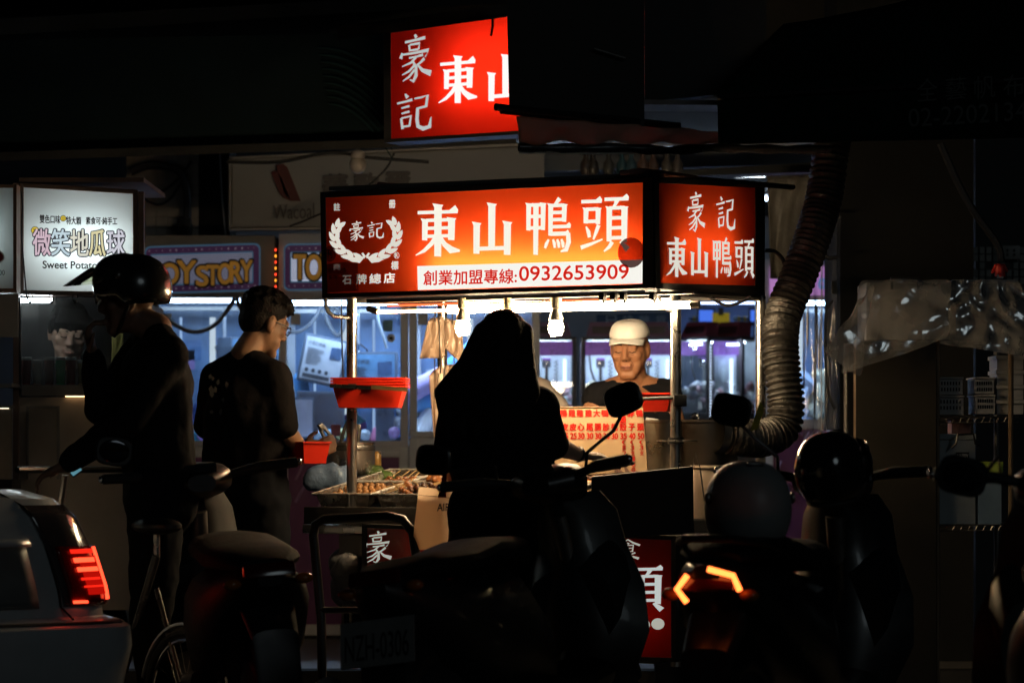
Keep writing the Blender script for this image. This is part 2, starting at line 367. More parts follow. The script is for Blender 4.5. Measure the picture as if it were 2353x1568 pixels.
# pier at far left and wall strip behind the tree-like cables
a, b = U(452, 300, 17.9), U(528, 300, 17.9)
slab('pier', a.x, b.x, 17.9, 18.3, .12, 2.95, MATS['pier_paint'], bld)
a, b = U(290, 300, 17.9), U(452, 300, 17.9)
tw2 = slab('tiled_wall', a.x, b.x-.005, 17.9, 18.1, .12, 2.95, mat('old_wall', (.30,.26,.21), .8, var=.3, scale=5), bld)
t2 = new_mesh('tile', MB().box((0,0,0), (.056,.008,.056), bevel=.003), mat('old_tile', (.34,.29,.24), .5, var=.3, scale=3), False)
for i in range(6):
    for j in range(11):
        o = link('tile', t2, tw2); o.location = U(322+i*24.5, 340+j*24.5, 17.896)
# roof of the arcade pavement: dark beams and a soffit board along the top of the picture
slab('soffit', -14, 14, 15.9, 16.54, 3.55, 3.7, M_soff, bld)
bm = MB(); bm.hexa(Q([(-300,60),(1160,-20),(1160,8),(-300,100)], 13.6), Q([(-300,60),(1160,-20),(1160,8),(-300,100)], 14.0)); obj('beam', bm, M_conc, bld, smooth=False)
# ribbed lintel over the upper sign
ln = thing('ribbed_gutter', 'dark ribbed metal gutter slanting above the high red sign', 'gutter', U(960,60,14.2))
for i in range(4):
    m_ = MB(); y0 = 62+i*8
    m_.hexa(Q([(775,y0),(1162,y0-52),(1162,y0-46),(775,y0+6.5)], 14.15), Q([(775,y0),(1162,y0-52),(1162,y0-46),(775,y0+6.5)], 14.5)); obj('rib', m_, mat('gutter_metal', (.03,.03,.028), .6, .3), ln, smooth=False)
# unlit mural board, upper left, with its lower rail
mu = thing('mural_board', 'large unlit teal mural board in the dark above the stalls', 'billboard', U(500,345,15.0))
q = Q([(-60,95),(890,75),(890,322),(-60,350)], 15.0); obj('panel', MB().hexa(q, [p+Vector((0,.05,0)) for p in q]), mat('mural_paint', (.008,.017,.020), .85, var=.5, scale=3, spec=.1), mu, smooth=False)
rl = MB(); rl.hexa(Q([(-60,352),(1185,310),(1185,330),(-60,372)], 14.85), Q([(-60,352),(1185,310),(1185,330),(-60,372)], 15.1)); obj('rail', rl, M_conc, mu, smooth=False)
st = MB()
for i in range(9):
    p = []
    for k in range(9):
        t = k/8; p.append(U(730+i*3+150*t, 110+i*16+(60+i*9)*t*t, 14.985))
    st.tube(p, [.002+.008*math.sin(math.pi*min(1,t_/8+.05)) for t_ in range(9)], 5)
obj('painted_plume', st, mat('mural_teal', (.010,.030,.034), .8, spec=.1), mu)
# shop sign of the neighbour (unlit white board with marks)
wc = thing('shop_sign_board', 'unlit white shop sign board with red slash mark and rounded lettering', 'sign', U(760,527,16.0))
q = Q([(527,364),(1250,330),(1250,520),(527,527)], 16.3); obj('panel', MB().hexa(q, [p+Vector((0,.06,0)) for p in q]), mat('sign_white_dull', (.27,.275,.28), .5, var=.12, scale=4), wc, smooth=False)
fr = MB()
for s_, e_ in (((527,364),(1250,330)),((527,527),(1250,520)),((529,364),(529,527))): fr.tube([U(*s_,16.28), U(*e_,16.28)], .011, 6)
obj('frame', fr, mat('old_alu', (.30,.29,.28), .4, .8), wc)
M_wr = mat('faded_red', (.10,.018,.018), .6); M_wg = mat('faded_grey', (.11,.10,.10), .6)
mk = MB()
for pts in ([(633,380),(650,376),(660,384),(691,462),(668,462),(652,440)], [(622,395),(634,392),(646,408),(668,462),(650,455),(640,440)]):
    mk.add([U(a_, b_, 16.275) for a_, b_ in pts], [tuple(range(len(pts)))])
obj('emblem', mk, M_wr, wc, smooth=False)
letters('lettering', 'Wacoal', Q([(628,472),(722,466),(722,502),(628,505)], 16.28), M_wg, wc, .006)
for i, ch in enumerate('華歌爾'): letters('character', ch, Q([(742+i*72,402-i*2),(798+i*72,400-i*2),(798+i*72,455),(742+i*72,457)], 16.28), M_wg, wc, .006, .006)
# hanging globe lamp, unlit
gl = thing('globe_lamp', 'small unlit double globe lamp hanging before the white sign board', 'lamp', U(822,345,15.6))
obj('globe', MB().ell(U(822,378,15.6), (.042,.042,.045)), mat('opal', (.55,.50,.46), .3), gl); obj('cap', MB().ell(U(822,357,15.6), (.036,.036,.03)), MATS['opal'], gl)
obj('cord', MB().tube([U(822,350,15.6), U(822,318,15.6)], .006, 6), M_cable, gl)
def cable(label, pts, D, r=.006, name='cable', m=None):
    P = [U(a_, b_, D) for a_, b_ in pts]; out = []
    for i in range(len(P)-1):
        p0, p1, p2, p3 = P[max(i-1,0)], P[i], P[i+1], P[min(i+2,len(P)-1)]
        for k in range(6):
            t = k/6; out.append(.5*((2*p1)+(p2-p0)*t+(2*p0-5*p1+4*p2-p3)*t*t+(3*p1-p0-3*p2+p3)*t**3))
    out.append(P[-1]); return obj(name, MB().tube(out, r, 6), m or M_cable, label=label, cat='cable')
cable('thick dark cable drooping above the unlit white sign board', [(520,372),(640,372),(760,350),(850,362),(985,372)], 15.7, .008)
cable('thin black wire slanting down behind the left end of the red cart sign', [(905,352),(880,395),(800,460),(720,498),(665,520)], 15.9, .005)
# tangle of old cables on the wall between the white stall sign and the pier
for i, (lb, pts, r) in enumerate((
    ('tangled cable bundle arching over the old tiled wall', [(300,395),(350,380),(410,395),(430,450),(428,560)], .02),
    ('dark cable crossing the old tiled wall at half height', [(300,440),(350,448),(400,420),(440,370)], .007),
    ('dark cable looping low over the old tiled wall', [(322,450),(360,470),(392,455),(425,405)], .006),
    ('vertical grey conduit on the old tiled wall', [(326,430),(325,500),(325,610)], .008),
    ('thin pale wire hanging down the face of the left pier', [(505,355),(508,430),(516,520),(520,555)], .004))):
    cable(lb, pts, 17.8, r*1.1, m=mat('pale_wire', (.2,.19,.17), .6) if i == 4 else None)
fb = MB().box(U(424,530,17.8), (.08,.06,.14), bevel=.006); obj('junction_box', fb, M_black, label='black junction box on the old tiled wall by the pier', cat='box')
# high hood box, canvas roll and awning at right
hd = thing('hood_box', 'big dark boxed hood hiding the right half of the high red sign', 'hood', U(1400,240,12.5))
q = Q([(1163,-40),(1480,-40),(1480,290),(1170,254)], [12.4,12.4,12.4,12.4]); obj('front_panel', MB().hexa(q, [p+Vector((0,.10,0)) for p in q]), mat('hood_paint', (.030,.029,.025), .7, var=.25, scale=4), hd, smooth=False)
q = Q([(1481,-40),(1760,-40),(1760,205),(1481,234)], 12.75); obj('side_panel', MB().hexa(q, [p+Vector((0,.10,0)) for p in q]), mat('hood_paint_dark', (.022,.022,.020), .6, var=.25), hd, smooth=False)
obj('strip_lamp', MB().tube([U(1365,112,12.38), U(1437,134,12.38)], .006, 6), M_steeld, hd)
q = Q([(1375,228),(1765,232),(1765,242),(1375,240)], 12.6); obj('ledge', MB().hexa(q, [p+Vector((0,.25,0)) for p in q]), M_steeld, hd, smooth=False)
aw = thing('rolled_awning', 'half rolled canvas awning lit red from the high sign', 'awning', U(1400,350,12.1))
obj('pole', MB().tube([U(1138,246,12.1), U(1560,290,12.5)], .014, 8), M_black, aw); obj('pole', MB().tube([U(1150,256,12.15), U(1560,300,12.55)], .010, 8), M_black, aw)
def cloth(name, q, m, parent, nx=24, ny=8, amp=.02, fr=9., seed=0, thick=0):
    mb = MB(); nn = qnormal(q); rings = []
    rnd = random.Random(seed); ph = [rnd.random()*6 for _ in range(6)]
    for j in range(ny+1):
        rings.append([bil(q, i/nx, 1-j/ny)+nn*amp*(math.sin(fr*i/nx*2+ph[0]+j/ny*2)+.6*math.sin(fr*2.3*i/nx+ph[1]-j/ny*3)+.4*math.sin(fr*4.1*i/nx+ph[2]+j*.9))*(.35+.65*j/ny) for i in range(nx+1)])
    mb.loft(rings, close=False, cap=False); o = obj(name, mb, m, parent)
    if thick:
        s_ = o.modifiers.new('t', 'SOLIDIFY'); s_.thickness = thick
    return o
cloth('canvas', Q([(1186,268),(1660,304),(1660,332),(1190,328)], [12.2,12.55,12.5,12.15]), translucent('lit_canvas', (.92,.66,.50), .12, .03, .3), aw, 40, 8, .012, 12, 1, .003)
rp = []; rr = []
for i in range(30):
    t = i/29; rp.append(U(1192+715*t, 338+2*math.sin(t*9)+(7 if .35 < t < .6 else 0)*math.sin((t-.35)*12)+4*t, 12.2+.4*t)); rr.append(.017+.004*math.sin(i*1.7))
obj('roll', MB().tube(rp, rr, 10), M_tarpd, aw)
obj('plastic_edge', MB().tube([p+Vector((0,-.005,-.021-.002*math.sin(i*2.1))) for i, p in enumerate(rp[:12])], .003, 5), mat('pale_plastic', (.6,.58,.5), .25), aw)
obj('red_neon_line', MB().tube([U(1455,281,12.44), U(1545,289,12.5)], .004, 6), emitter('red_line', (1,.03,.01), .9), aw)
ga = thing('green_awning', 'dark green canvas awning with faint white lettering at upper right', 'awning', U(2000,330,11.4))
q = Q([(1648,222),(2420,178),(2420,316),(1650,332)], [11.4,11.2,11.2,11.4]); cloth('valance', q, M_green, ga, 40, 5, .008, 14, 2, .004)
r_ = Q([(1640,222),(2420,178),(2420,-60),(1800,60)], [11.4,11.2,12.6,12.6]); cloth('canopy', [r_[3], r_[2], r_[1], r_[0]], M_green, ga, 24, 6, .01, 6, 3, .004)
obj('rail', MB().tube([U(1648,224,11.39), U(2420,180,11.19)], .012, 6), M_black, ga)
for i, ch in enumerate('全藝帆布行'): letters('character', ch, Q([(2104+i*66,184-i*3),(2152+i*66,180-i*3),(2152+i*66,232-i*3),(2104+i*66,236-i*3)], 11.17), M_text_d, ga, .02)
letters('lettering', '02-22021349', Q([(2084,252),(2384,232),(2384,276),(2086,294)], 11.17), M_text_d, ga, .02)
# dark beam and fluorescent lamp deep inside, right of the cart
bm = MB(); q = Q([(1460,396),(1900,372),(1900,394),(1460,408)], 16.6); bm.hexa(q, [p+Vector((0,.2,0)) for p in q]); obj('lintel', bm, mat('lintel_paint', (.02,.024,.028), .5), bld, smooth=False)
q = Q([(1000,345),(1900,336),(1900,376),(1000,400)], 17.2); obj('fascia', MB().hexa(q, [p+Vector((0,.1,0)) for p in q]), mat('fascia_paint', (.20,.22,.25), .6, var=.2, scale=3), bld, smooth=False)
ft = thing('fluorescent_lamp', 'thin white fluorescent lamp under the dark lintel right of the cart', 'lamp', U(1755,404,17))
obj('tube', MB().tube([U(1645,405.5,17), U(1850,402,17)], .008, 8), emitter('cool_tube_far', (.85,.95,1), 9), ft)
q = Q([(1640,400),(1862,396),(1862,401),(1640,405)], 17); obj('housing', MB().hexa(q, [p+Vector((0,.08,0)) for p in q]), M_steeld, ft, smooth=False)
# short hanging row of bottle-shaped ornaments under the roll
for i, (u_, c_) in enumerate(((1346,(.10,.08,.07)),(1362,(.08,.07,.06)),(1398,(.09,.09,.08)),(1428,(.05,.12,.15)),(1450,(.06,.12,.16)),(1476,(.20,.12,.09)),(1500,(.16,.10,.08)),(1532,(.16,.14,.12)),(1556,(.14,.12,.11)))):
    o = MB().lathe([(.002,.11),(.012,.105),(.012,.085),(.028,.06),(.030,.02),(.022,.0),(.004,-.004)], U(u_,402,16.4), 12)
    obj('bottle', o, mat('ornament%d' % i, c_, .3), label='%s bottle hanging below the canvas roll, %s from the left' % (['dark brown','darkest brown','grey brown','teal','blue teal','red brown','rust brown','tan','taupe'][i], ['first','second','third','fourth','fifth','sixth','seventh','eighth','ninth'][i]), cat='bottle', group='bottles hanging under the canvas roll')
# ------------------------------------------------------------------ the duck stall (cart)
CN = Vector((.5246, 11.9, 0)); CL = Vector((-.893, .449, 0)); CD = Vector((.449, .893, 0)); UPZ = Vector((0,0,1))
def CP(s, t, z): return CN+CL*s+CD*t+UPZ*z
CROT = Matrix((tuple(-CL), tuple(CD), (0,0,1))).transposed()
M_sred = translucent('backlit_red', (.92,.075,.012), .30, .05, .12)
M_swht = translucent('backlit_white', (.90,.90,.84), .35, .05, .06)
M_let = emitter('lit_letters', (1,.96,.82), .95); M_let2 = emitter('lit_letters_mid', (1,.95,.82), .72); M_let3 = emitter('lit_letters_dim', (.95,.93,.80), .42); M_let4 = emitter('lit_letters_low', (.9,.95,.92), .55)
M_redtxt = mat('red_lettering', (.55,.02,.01), .5, var=.05)
M_stick = glass('dull_sticker', (.28,.25,.25), .008, .4, .3, (.16,.12,.12), 20)
M_stick2 = glass('dark_sticker', (.11,.06,.055), .005, .4, .3, (.10,.05,.05), 20)
M_inw = mat('lightbox_white', (.8,.8,.8), .6, var=0)
def lightbox(th, front, depth, panel, tubes, pm, tube_m, tr=.013, rim=None, bko=None):
    """frame bars round a translucent face, closed white box behind, tubes inside"""
    nn = qnormal(front); bk = [p-nn*depth for p in front]; bi = [p-nn*depth for p in panel]
    if bko: bk = [p+o for p, o in zip(bk, bko)]; bi = [p+o for p, o in zip(bi, bko)]
    fr = MB(); inner = panel
    for i in range(4):
        j = (i+1) % 4
        fr.hexa([front[i], front[j], inner[j]-nn*.002, inner[i]-nn*.002], [bk[i], bk[j], bi[j], bi[i]])
    f = obj('frame', fr, rim or M_frame, th, smooth=False)
    e = .002
    obj('back_panel', MB().hexa([p+nn*.006 for p in bi], [p+nn*.001 for p in bi]), M_inw, th, smooth=False)
    pq = [p-nn*.006 for p in panel]
    pc = sum(pq, Vector())/4; pq = [p+(pc-p).normalized()*.001 for p in pq]
    obj('face_panel', MB().quad(*pq), pm, th, smooth=False)
    for a_, b_ in tubes: obj('tube', MB().tube([a_, b_], tr, 8), tube_m, th)
    return pq
cart_sign = thing('cart_sign', 'long orange red backlit sign on the front of the food cart', 'sign', CP(.7,0,1.72))
DL, DR = 12.54, 11.9
front = Q([(735,441),(1498,407),(1502,661),(740,684)], [DL,DR,DR,DL])
nn = qnormal(front)
def onp(u, v, pl=front):
    """where the sight line through a photo pixel meets the panel plane"""
    n_ = qnormal(pl); o_ = Vector((0,0,CAM_H)); d_ = U(u, v, 1)-o_; return o_+d_*((pl[0]-o_).dot(n_)/d_.dot(n_))
panel = [onp(*p) for p in ((746,454),(1476,419),(1475,652),(750,674))]
def FP(u, v, t):
    """sight line through a pixel met with the cart's upright plane at depth t behind its front"""
    o_ = Vector((0,0,CAM_H)); d_ = U(u, v, 1)-o_; return o_+d_*((CP(0,t,0)-o_).dot(CD)/d_.dot(CD))
def PQ(u0, v0, u1, v1, pl=front, sl=0., off=0.):
    """quad on a panel: left/right columns, top/bottom rows at the left edge; sl = slope of the rows"""
    dv = sl*(u1-u0); return [onp(u0,v0,pl), onp(u1,v0+dv,pl), onp(u1,v1+dv,pl), onp(u0,v1,pl)]
SIGN_T = emitter('sign_tube', (1,.88,.62), 58.)
ta = [onp(985,612)-nn*.065, onp(1465,596)-nn*.065]; tb = [onp(1010,545)-nn*.09, onp(1400,528)-nn*.09]
fp = lightbox(cart_sign, front, .14, panel, [ta], M_sred, SIGN_T, bko=[Vector(),CL*.03,CL*.03,Vector()])
sl = -.030
for ch, g_, (u0, v0, u1, v1) in (('東',G_dong(),(952,468,1059,590)),('山',G_shan(),(1082,467,1176,586)),('鴨',G_ya(),(1205,459,1313,584)),('頭',G_tou(),(1332,452,1444,579))):
    glyph('character', g_, PQ(u0,v0,u1,v1,front,sl), M_let, cart_sign, -.003)
q = [onp(957,611), onp(1475,596), onp(1474.5,650.5), onp(958.5,666)]
obj('phone_strip', MB().quad(*[p-nn*.0045 for p in q]), emitter('lit_strip', (1,.98,.90), .93), cart_sign, smooth=False)
letters('phone_lettering', '創業加盟專線:', PQ(972,622,1186,655,front,-.022), mat('red_ink', (.5,.01,.005), .6, var=0, emit=(.62,.012,.004), es=1.), cart_sign, -.003, .0012)
letters('phone_number', '0932653909', PQ(1192,612,1443,645,front,-.02), MATS['red_ink'], cart_sign, -.003, .0012)
for ch, (u0,v0,u1,v1), m_ in (('註',(766,467,780,484),M_let3),('冊',(893,460,907,478),M_let2),('標',(898,600,914,619),M_let2),('石',(786,633,806,653),M_let3),('牌',(818,630,841,652),M_let3),('總',(848,629,874,651),M_let2),('店',(881,627,906,650),M_let)):
    letters('character', ch, PQ(u0,v0,u1,v1,front,sl), m_, cart_sign, -.003, .0011)
letters('character', '商', PQ(765,606,781,620,front,sl), M_let3, cart_sign, -.003)
glyph('character', G_hao(), PQ(799,508,836,553,front,sl), M_let2, cart_sign, -.003); glyph('character', G_ji(), PQ(842,509,882,549,front,sl), M_let2, cart_sign, -.003)
# laurel wreath: paired leaves along two arcs, a bow at the foot
def leaf(cx, cy, ang, L, W):
    out = []
    for t in (0,.15,.35,.6,.85,1,.85,.6,.35,.15):
        pass
    prof = [(0,0),(.2,.42),(.45,.5),(.75,.36),(1,0),(.75,-.30),(.45,-.42),(.2,-.35)]
    ca, sa = math.cos(ang), math.sin(ang)
    return [(cx+(a_*L)*ca-(b_*W)*sa, cy+(a_*L)*sa+(b_*W)*ca) for a_, b_ in prof]
def pix_polys(name, pl, m_, parent, plane, off):
    n_ = qnormal(plane); mb = MB()
    for k, p in enumerate(pl): mb.add([onp(a_, b_, plane)+n_*(off+k*.00004) for a_, b_ in p], [tuple(range(len(p)))])
    return obj(name, mb, m_, parent, smooth=False)
wl = []
for side in (-1, 1):
    cx0, cy0 = 839, 541
    for i in range(7):
        a_ = R(-22+17.5*i); x_, y_ = cx0+side*72*math.cos(a_), cy0+55*math.sin(a_)-side*72*math.cos(a_)*.03
        tang = math.atan2(-55*math.cos(a_), side*72*math.sin(a_)); L = 27-(i == 0)*4
        wl.append(leaf(x_-side*1.5, y_, tang-side*.50, L, 12)); wl.append(leaf(x_+side*1.5, y_, tang+side*.20, L, 12))
    wl.append([(cx0,590),(cx0+side*14,588),(cx0+side*34,592),(cx0+side*42,597),(cx0+side*22,598)]); wl.append([(cx0+side*2,590),(cx0+side*12,592),(cx0+side*27,601),(cx0+side*14,604)]); wl.append([(cx0,588),(cx0+side*6,580),(cx0+side*10,582),(cx0+side*3,594)])
pix_polys('wreath', wl, M_let2, cart_sign, front, -.004)
ring = []
for k in range(20):
    a0, a1 = 2*math.pi*k/20, 2*math.pi*(k+1)/20
    ring.append([(910+r_*math.cos(a_)*.95, 586.5+r_*math.sin(a_)*1.15) for r_, a_ in ((6.6,a0),(6.6,a1),(5.5,a1),(5.5,a0))])
pix_polys('registered_ring', ring, M_let2, cart_sign, front, -.004)
letters('registered_letter', 'R', PQ(907,582,913,591,front), M_let2, cart_sign, -.003, .0006)
disc = lambda u0, v0, ru, rv: [(u0+ru*math.cos(2*math.pi*k/24), v0+rv*math.sin(2*math.pi*k/24)) for k in range(24)]
pix_polys('round_sticker', [disc(1450,580,31,35)], M_stick2, cart_sign, front, .001); pix_polys('round_sticker', [disc(758,583,14,18)], M_stick, cart_sign, front, .001)
letters('sticker_mark', '刊', PQ(752,573,764,593,front), M_stick, cart_sign, .003, .001)
pix_polys('paper_sticker', [[(750,607),(800,600),(822,604),(824,668),(752,672)]], M_stick, cart_sign, front, .0012)
letters('sticker_lettering', '鴨肉加熱後', PQ(754,615,796,629,front,sl), M_stick2, cart_sign, .003); letters('sticker_lettering', '美味', PQ(755,631,776,643,front,sl), M_stick2, cart_sign, .003)
# side sign
side_sign = thing('cart_sign', 'deep red backlit sign with six characters on the right side of the cart', 'sign', CP(0,.6,1.72))
DB = 12.88
sf = Q([(1502,408),(1757,420),(1757,680),(1506,662)], [DR,DB,DB,DR]); n2 = qnormal(sf); sp = [onp(*p, sf) for p in ((1514,420),(1738,431),(1738,656),(1518,650))]
lightbox(side_sign, sf, .12, sp, [(onp(1560,560,sf)-n2*.07, onp(1690,562,sf)-n2*.07)], M_sred, emitter('sign_tube_side', (1,.86,.6), 6.5), bko=[CD*.17,Vector(),Vector(),CD*.17])
for g_, (u0,v0,u1,v1) in ((G_hao(),(1577,440,1621,530)),(G_ji(),(1646,450,1691,529)),(G_dong(),(1531,543,1581,635)),(G_shan(),(1587,546,1629,634)),(G_ya(),(1638,547,1682,636)),(G_tou(),(1688,549,1733,637))):
    glyph('character', g_, PQ(u0,v0,u1,v1,sf,.02), M_let2, side_sign, -.003)
# high sign
hs = thing('wall_sign', 'high red backlit sign half hidden behind the dark hood box', 'sign', U(1050,315,14.4))
hf = Q([(880,72),(1330,8),(1330,300),(882,328)], [14.6,14.2,14.2,14.6]); n3 = qnormal(hf); hp = [onp(*p, hf) for p in ((896,76),(1322,16),(1322,292),(897,319))]
lightbox(hs, hf, .16, hp, [(onp(1010,205,hf)-n3*.085, onp(1300,190,hf)-n3*.085), (onp(1040,120,hf)-n3*.11, onp(1300,100,hf)-n3*.11)], translucent('backlit_red_high', (.92,.022,.006), .3, .05, .1), emitter('sign_tube_high', (1,.9,.75), 11.))
for g_, (u0,v0,u1,v1), m_ in ((G_hao(),(912,82,992,190),M_let4),(G_ji(),(910,216,993,305),M_let4),(G_dong(),(1005,130,1098,240),emitter('lit_letters_white', (1,.98,.95), 1.0)),(G_shan(),(1117,128,1205,236),MATS['lit_letters_white'])):
    glyph('character', g_, PQ(u0,v0,u1,v1,hf,-.08), m_, hs, -.003)
obj('hook', MB().tube([onp(1136,40,hf)+n3*.02, onp(1138,62,hf)+n3*.03, onp(1132,84,hf)+n3*.02], .006, 6), M_black, hs)
# cart body
cart = thing('food_cart', 'stainless steel duck food cart with tall posts and lit red signs', 'food cart', CP(.7,.5,0))
def cpole(u, v0, v1, D, r=.022, nm='post'):
    return obj(nm, MB().tube([U(u,v0,D), U(u+1,v1,D)], r, 14), M_steel, cart)
zb = .30
for (u_, D_, vt) in ((808,12.62,684), (1552,12.1,668), (1747,12.86,680), (1016,13.32,690)):
    p = U(u_, vt, D_); obj('post', MB().tube([p, Vector((p.x, p.y, zb))], .0205, 14), M_steel, cart)
# work top, dark front and side panels, chassis, wheels
top_z = .90
def slabc(name, s0, s1, t0, t1, z0, z1, m, bev=.004):
    return obj(name, MB().box(CP((s0+s1)/2, (t0+t1)/2, (z0+z1)/2), (s1-s0, t1-t0, z1-z0), CROT, bev), m, cart)
M_panel = mat('worn_steel_panel', (.16,.15,.14), .45, .8, var=.4, scale=6, bump=.1)
slabc('work_top', .02, 1.54, .05, 1.05, .79, .825, M_steel)
slabc('front_panel', .04, 1.38, .06, .075, .70, .787, M_panel); slabc('side_panel', 1.366, 1.38, .08, 1.03, .34, .787, M_panel); slabc('side_panel', .04, .054, .08, 1.03, .34, .787, M_panel); slabc('back_panel', .056, 1.364, 1.02, 1.03, .34, .787, M_panel)
slabc('shelf', .056, 1.364, .19, 1.018, .31, .33, M_panel)
for s_ in (.18, 1.24):
    for t_ in (.2, .9):
        w_ = obj('wheel', MB().lathe([(.04,-.02),(.115,-.02),(.125,0),(.115,.02),(.04,.02)], CP(s_,t_,.127), 20, CROT@Matrix(((0,0,1),(1,0,0),(0,1,0)))), M_rubber, cart)
        obj('fork', MB().box(CP(s_,t_,.225), (.03,.06,.19), CROT, .004), M_steeld, cart)
# beams under the sign
ub = MB(); q = [FP(842,687,.02), FP(1592,667,.02), FP(1592,674,.02), FP(842,696,.02)]; ub.hexa(q, [p+CD*.05 for p in q]); obj('lamp_rail', ub, M_steeld, cart, smooth=False)
for a_, b_ in (((808,690,12.62),(1016,694,13.32)), ((1552,672,12.1),(1747,684,12.86)), ((1016,694,13.32),(1747,684,12.86))):
    obj('top_rail', MB().tube([U(*a_), U(*b_)], .012, 8), M_steeld, cart)
cn = MB()
cn.hexa([CP(.03,.02,2.135),CP(1.40,.02,2.135),CP(1.40,1.08,2.135),CP(.03,1.08,2.135)], [CP(.03,.02,2.15),CP(1.40,.02,2.15),CP(1.40,1.08,2.15),CP(.03,1.08,2.15)]); obj('roof_sheet', cn, mat('roof_sheet_paint', (.12,.11,.10), .6), cart, smooth=False)
obj('roof_pole', MB().tube([U(870,424,12.9), U(1050,442,12.6)], .012, 8), mat('pink_brown_tube', (.35,.16,.13), .5), cart)
obj('roof_pole', MB().tube([U(1428,398,12.0), U(1822,430,12.95)], [.013,.011], 8), M_black, cart)
obj('roof_cap', MB().tube([U(1424,398,11.95), U(1470,394,11.95), U(1530,400,12.0), U(1600,407,12.3)], [.008,.014,.012,.006], 8), mat('pink_brown_tube', (.35,.16,.13), .5), cart)
# cup hook at the left post: bent steel tube
obj('bent_tube', MB().tube([U(748,684,12.56), U(748,700,12.56), U(754,716,12.56), U(766,726,12.57), U(800,729,12.6)], .008, 8), M_steel, cart)
# lamps below the sign --------------------------------------------------------
T_or = emitter('orange_tube', (1,.40,.12), 80.); T_w = emitter('warm_tube', (1,.73,.42), 110.)
lp = thing('tube_lamp', 'long orange red tube lamp under the front of the cart sign', 'lamp', U(1150,718,12.5))
obj('tube', MB().tube([FP(866,716.5,.05), FP(1092,711,.05)], .0055, 8), T_or, lp); obj('tube', MB().tube([FP(890,702,.13), FP(1440,688,.13)], .004, 8), emitter('red_tube', (1,.10,.03), 3.), lp)
obj('socket', MB().tube([FP(845,708,.05), FP(868,716,.05)], .012, 8), M_steeld, lp)
lp = thing('tube_lamp', 'bright warm white fluorescent tube lamp over the cart counter', 'lamp', U(1300,705,12.4))
obj('tube', MB().tube([FP(1030,712,.06), FP(1588,700,.06)], .013, 10), T_w, lp)
q = [FP(1030,704,.085), FP(1590,690,.085), FP(1590,693,.085), FP(1030,707,.085)]; obj('reflector', MB().hexa(q, [p+CD*.06 for p in q]), M_steel, lp, smooth=False)
obj('end_cap', MB().tube([FP(1587,700,.06), FP(1606,699,.06)], .015, 10), M_steel, lp)
obj('rear_tube', MB().tube([FP(1075,701,.55), FP(1545,693,.55)], .013, 10), emitter('warm_tube_rear', (1,.77,.48), 90.), lp)
T_cfl = emitter('spiral_bulb', (1,.70,.36), 290.)
for i, (u_, v_, lb) in enumerate(((1063,738,'glowing spiral bulb hanging nearest the hanging beige bags'),(1168,738,'glowing spiral bulb mostly hidden behind the black haired head'),(1277,738,'glowing spiral bulb hanging above the menu board'))):
    D_ = FP(u_, 700, .03).y; b_ = thing('spiral_bulb', lb, 'light bulb', U(u_, 690, D_), group='spiral bulbs under the cart sign')
    obj('holder', MB().lathe([(.021,0),(.021,-.040),(.013,-.044),(.011,-.05)], U(u_,684-(i == 2)*1,D_), 14), M_cream, b_)
    c_ = U(u_, 736, D_); obj('ballast', MB().lathe([(.010,.050),(.015,.042),(.026,.012),(.027,0)], c_, 16), mat('bulb_base', (.55,.52,.46), .4), b_)
    sp_ = [c_+Vector(((.014+.010*math.sin(math.pi*(k+4)/54))*math.cos(k*.62), (.014+.010*math.sin(math.pi*(k+4)/54))*math.sin(k*.62), -.004-.0011*k)) for k in range(46)]
    obj('spiral', MB().tube(sp_, .0062, 7), T_cfl, b_)
# switches and clips hanging at the right of the lamp rail
for i, u_ in enumerate((1384, 1410, 1432, 1500)):
    o = thing('clamp_clip', 'black spring clamp on the lamp rail, %s from the left' % ('first','second','third','fourth')[i], 'clamp', U(u_,676,12.2), group='clamps on the lamp rail')
    obj('jaw', MB().box(FP(u_,680,.0), (.022,.03,.03), CROT, .004), M_black, o); obj('arm', MB().box(FP(u_+4,690,.0), (.010,.02,.022), CROT, .003), M_black, o)
def ccable(lb, pts, D, r=.006): return cable(lb, pts, D, r)
ccable('black cable looping from the cart corner to the near post', [(1512,662),(1516,690),(1528,708),(1546,714)], 11.98, .007)
ccable('black cable sagging under the side sign', [(1632,682),(1650,694),(1672,702),(1700,694),(1724,682)], 12.4, .006)
ccable('black cable arching from the side sign to the duct', [(1757,575),(1780,578),(1800,600),(1812,640)], 12.9, .008)
ccable('thin wire hanging from the side sign by the far post', [(1738,684),(1745,700),(1760,712)], 12.86, .004)
# small unlit lamp housing behind the left end of the sign
# counter trays --------------------------------------------------------------
M_foil = mat('foil', (.70,.66,.60), .25, .95, var=.15, bump=.45, bscale=45); M_rim = mat('foil_rim', (.86,.83,.78), .3, .5, var=.1)
M_saus = mat('brown_food', (.24,.085,.025), .3, var=.35, scale=30); M_dark = mat('soy_food', (.06,.022,.010), .28, var=.5, scale=40, bump=.4); M_ball = mat('fish_ball', (.36,.17,.06), .38, var=.2); M_stickw = mat('bamboo', (.50,.31,.13), .6, var=.2)
tdeg = math.atan2(.092, .62)
def TP(s, t, z=0): return CP(s, .10+t*math.cos(tdeg), .886+t*math.sin(tdeg)+z)     # sloping display
rk = MB(); rk.hexa([TP(.43,-.01,-.012),TP(1.53,-.01,-.012),TP(1.53,.66,-.012),TP(.43,.66,-.012)], [TP(.43,-.01,-.022),TP(1.53,-.01,-.022),TP(1.53,.66,-.022),TP(.43,.66,-.022)])
obj('display_slope', rk, M_panel, cart, smooth=False)
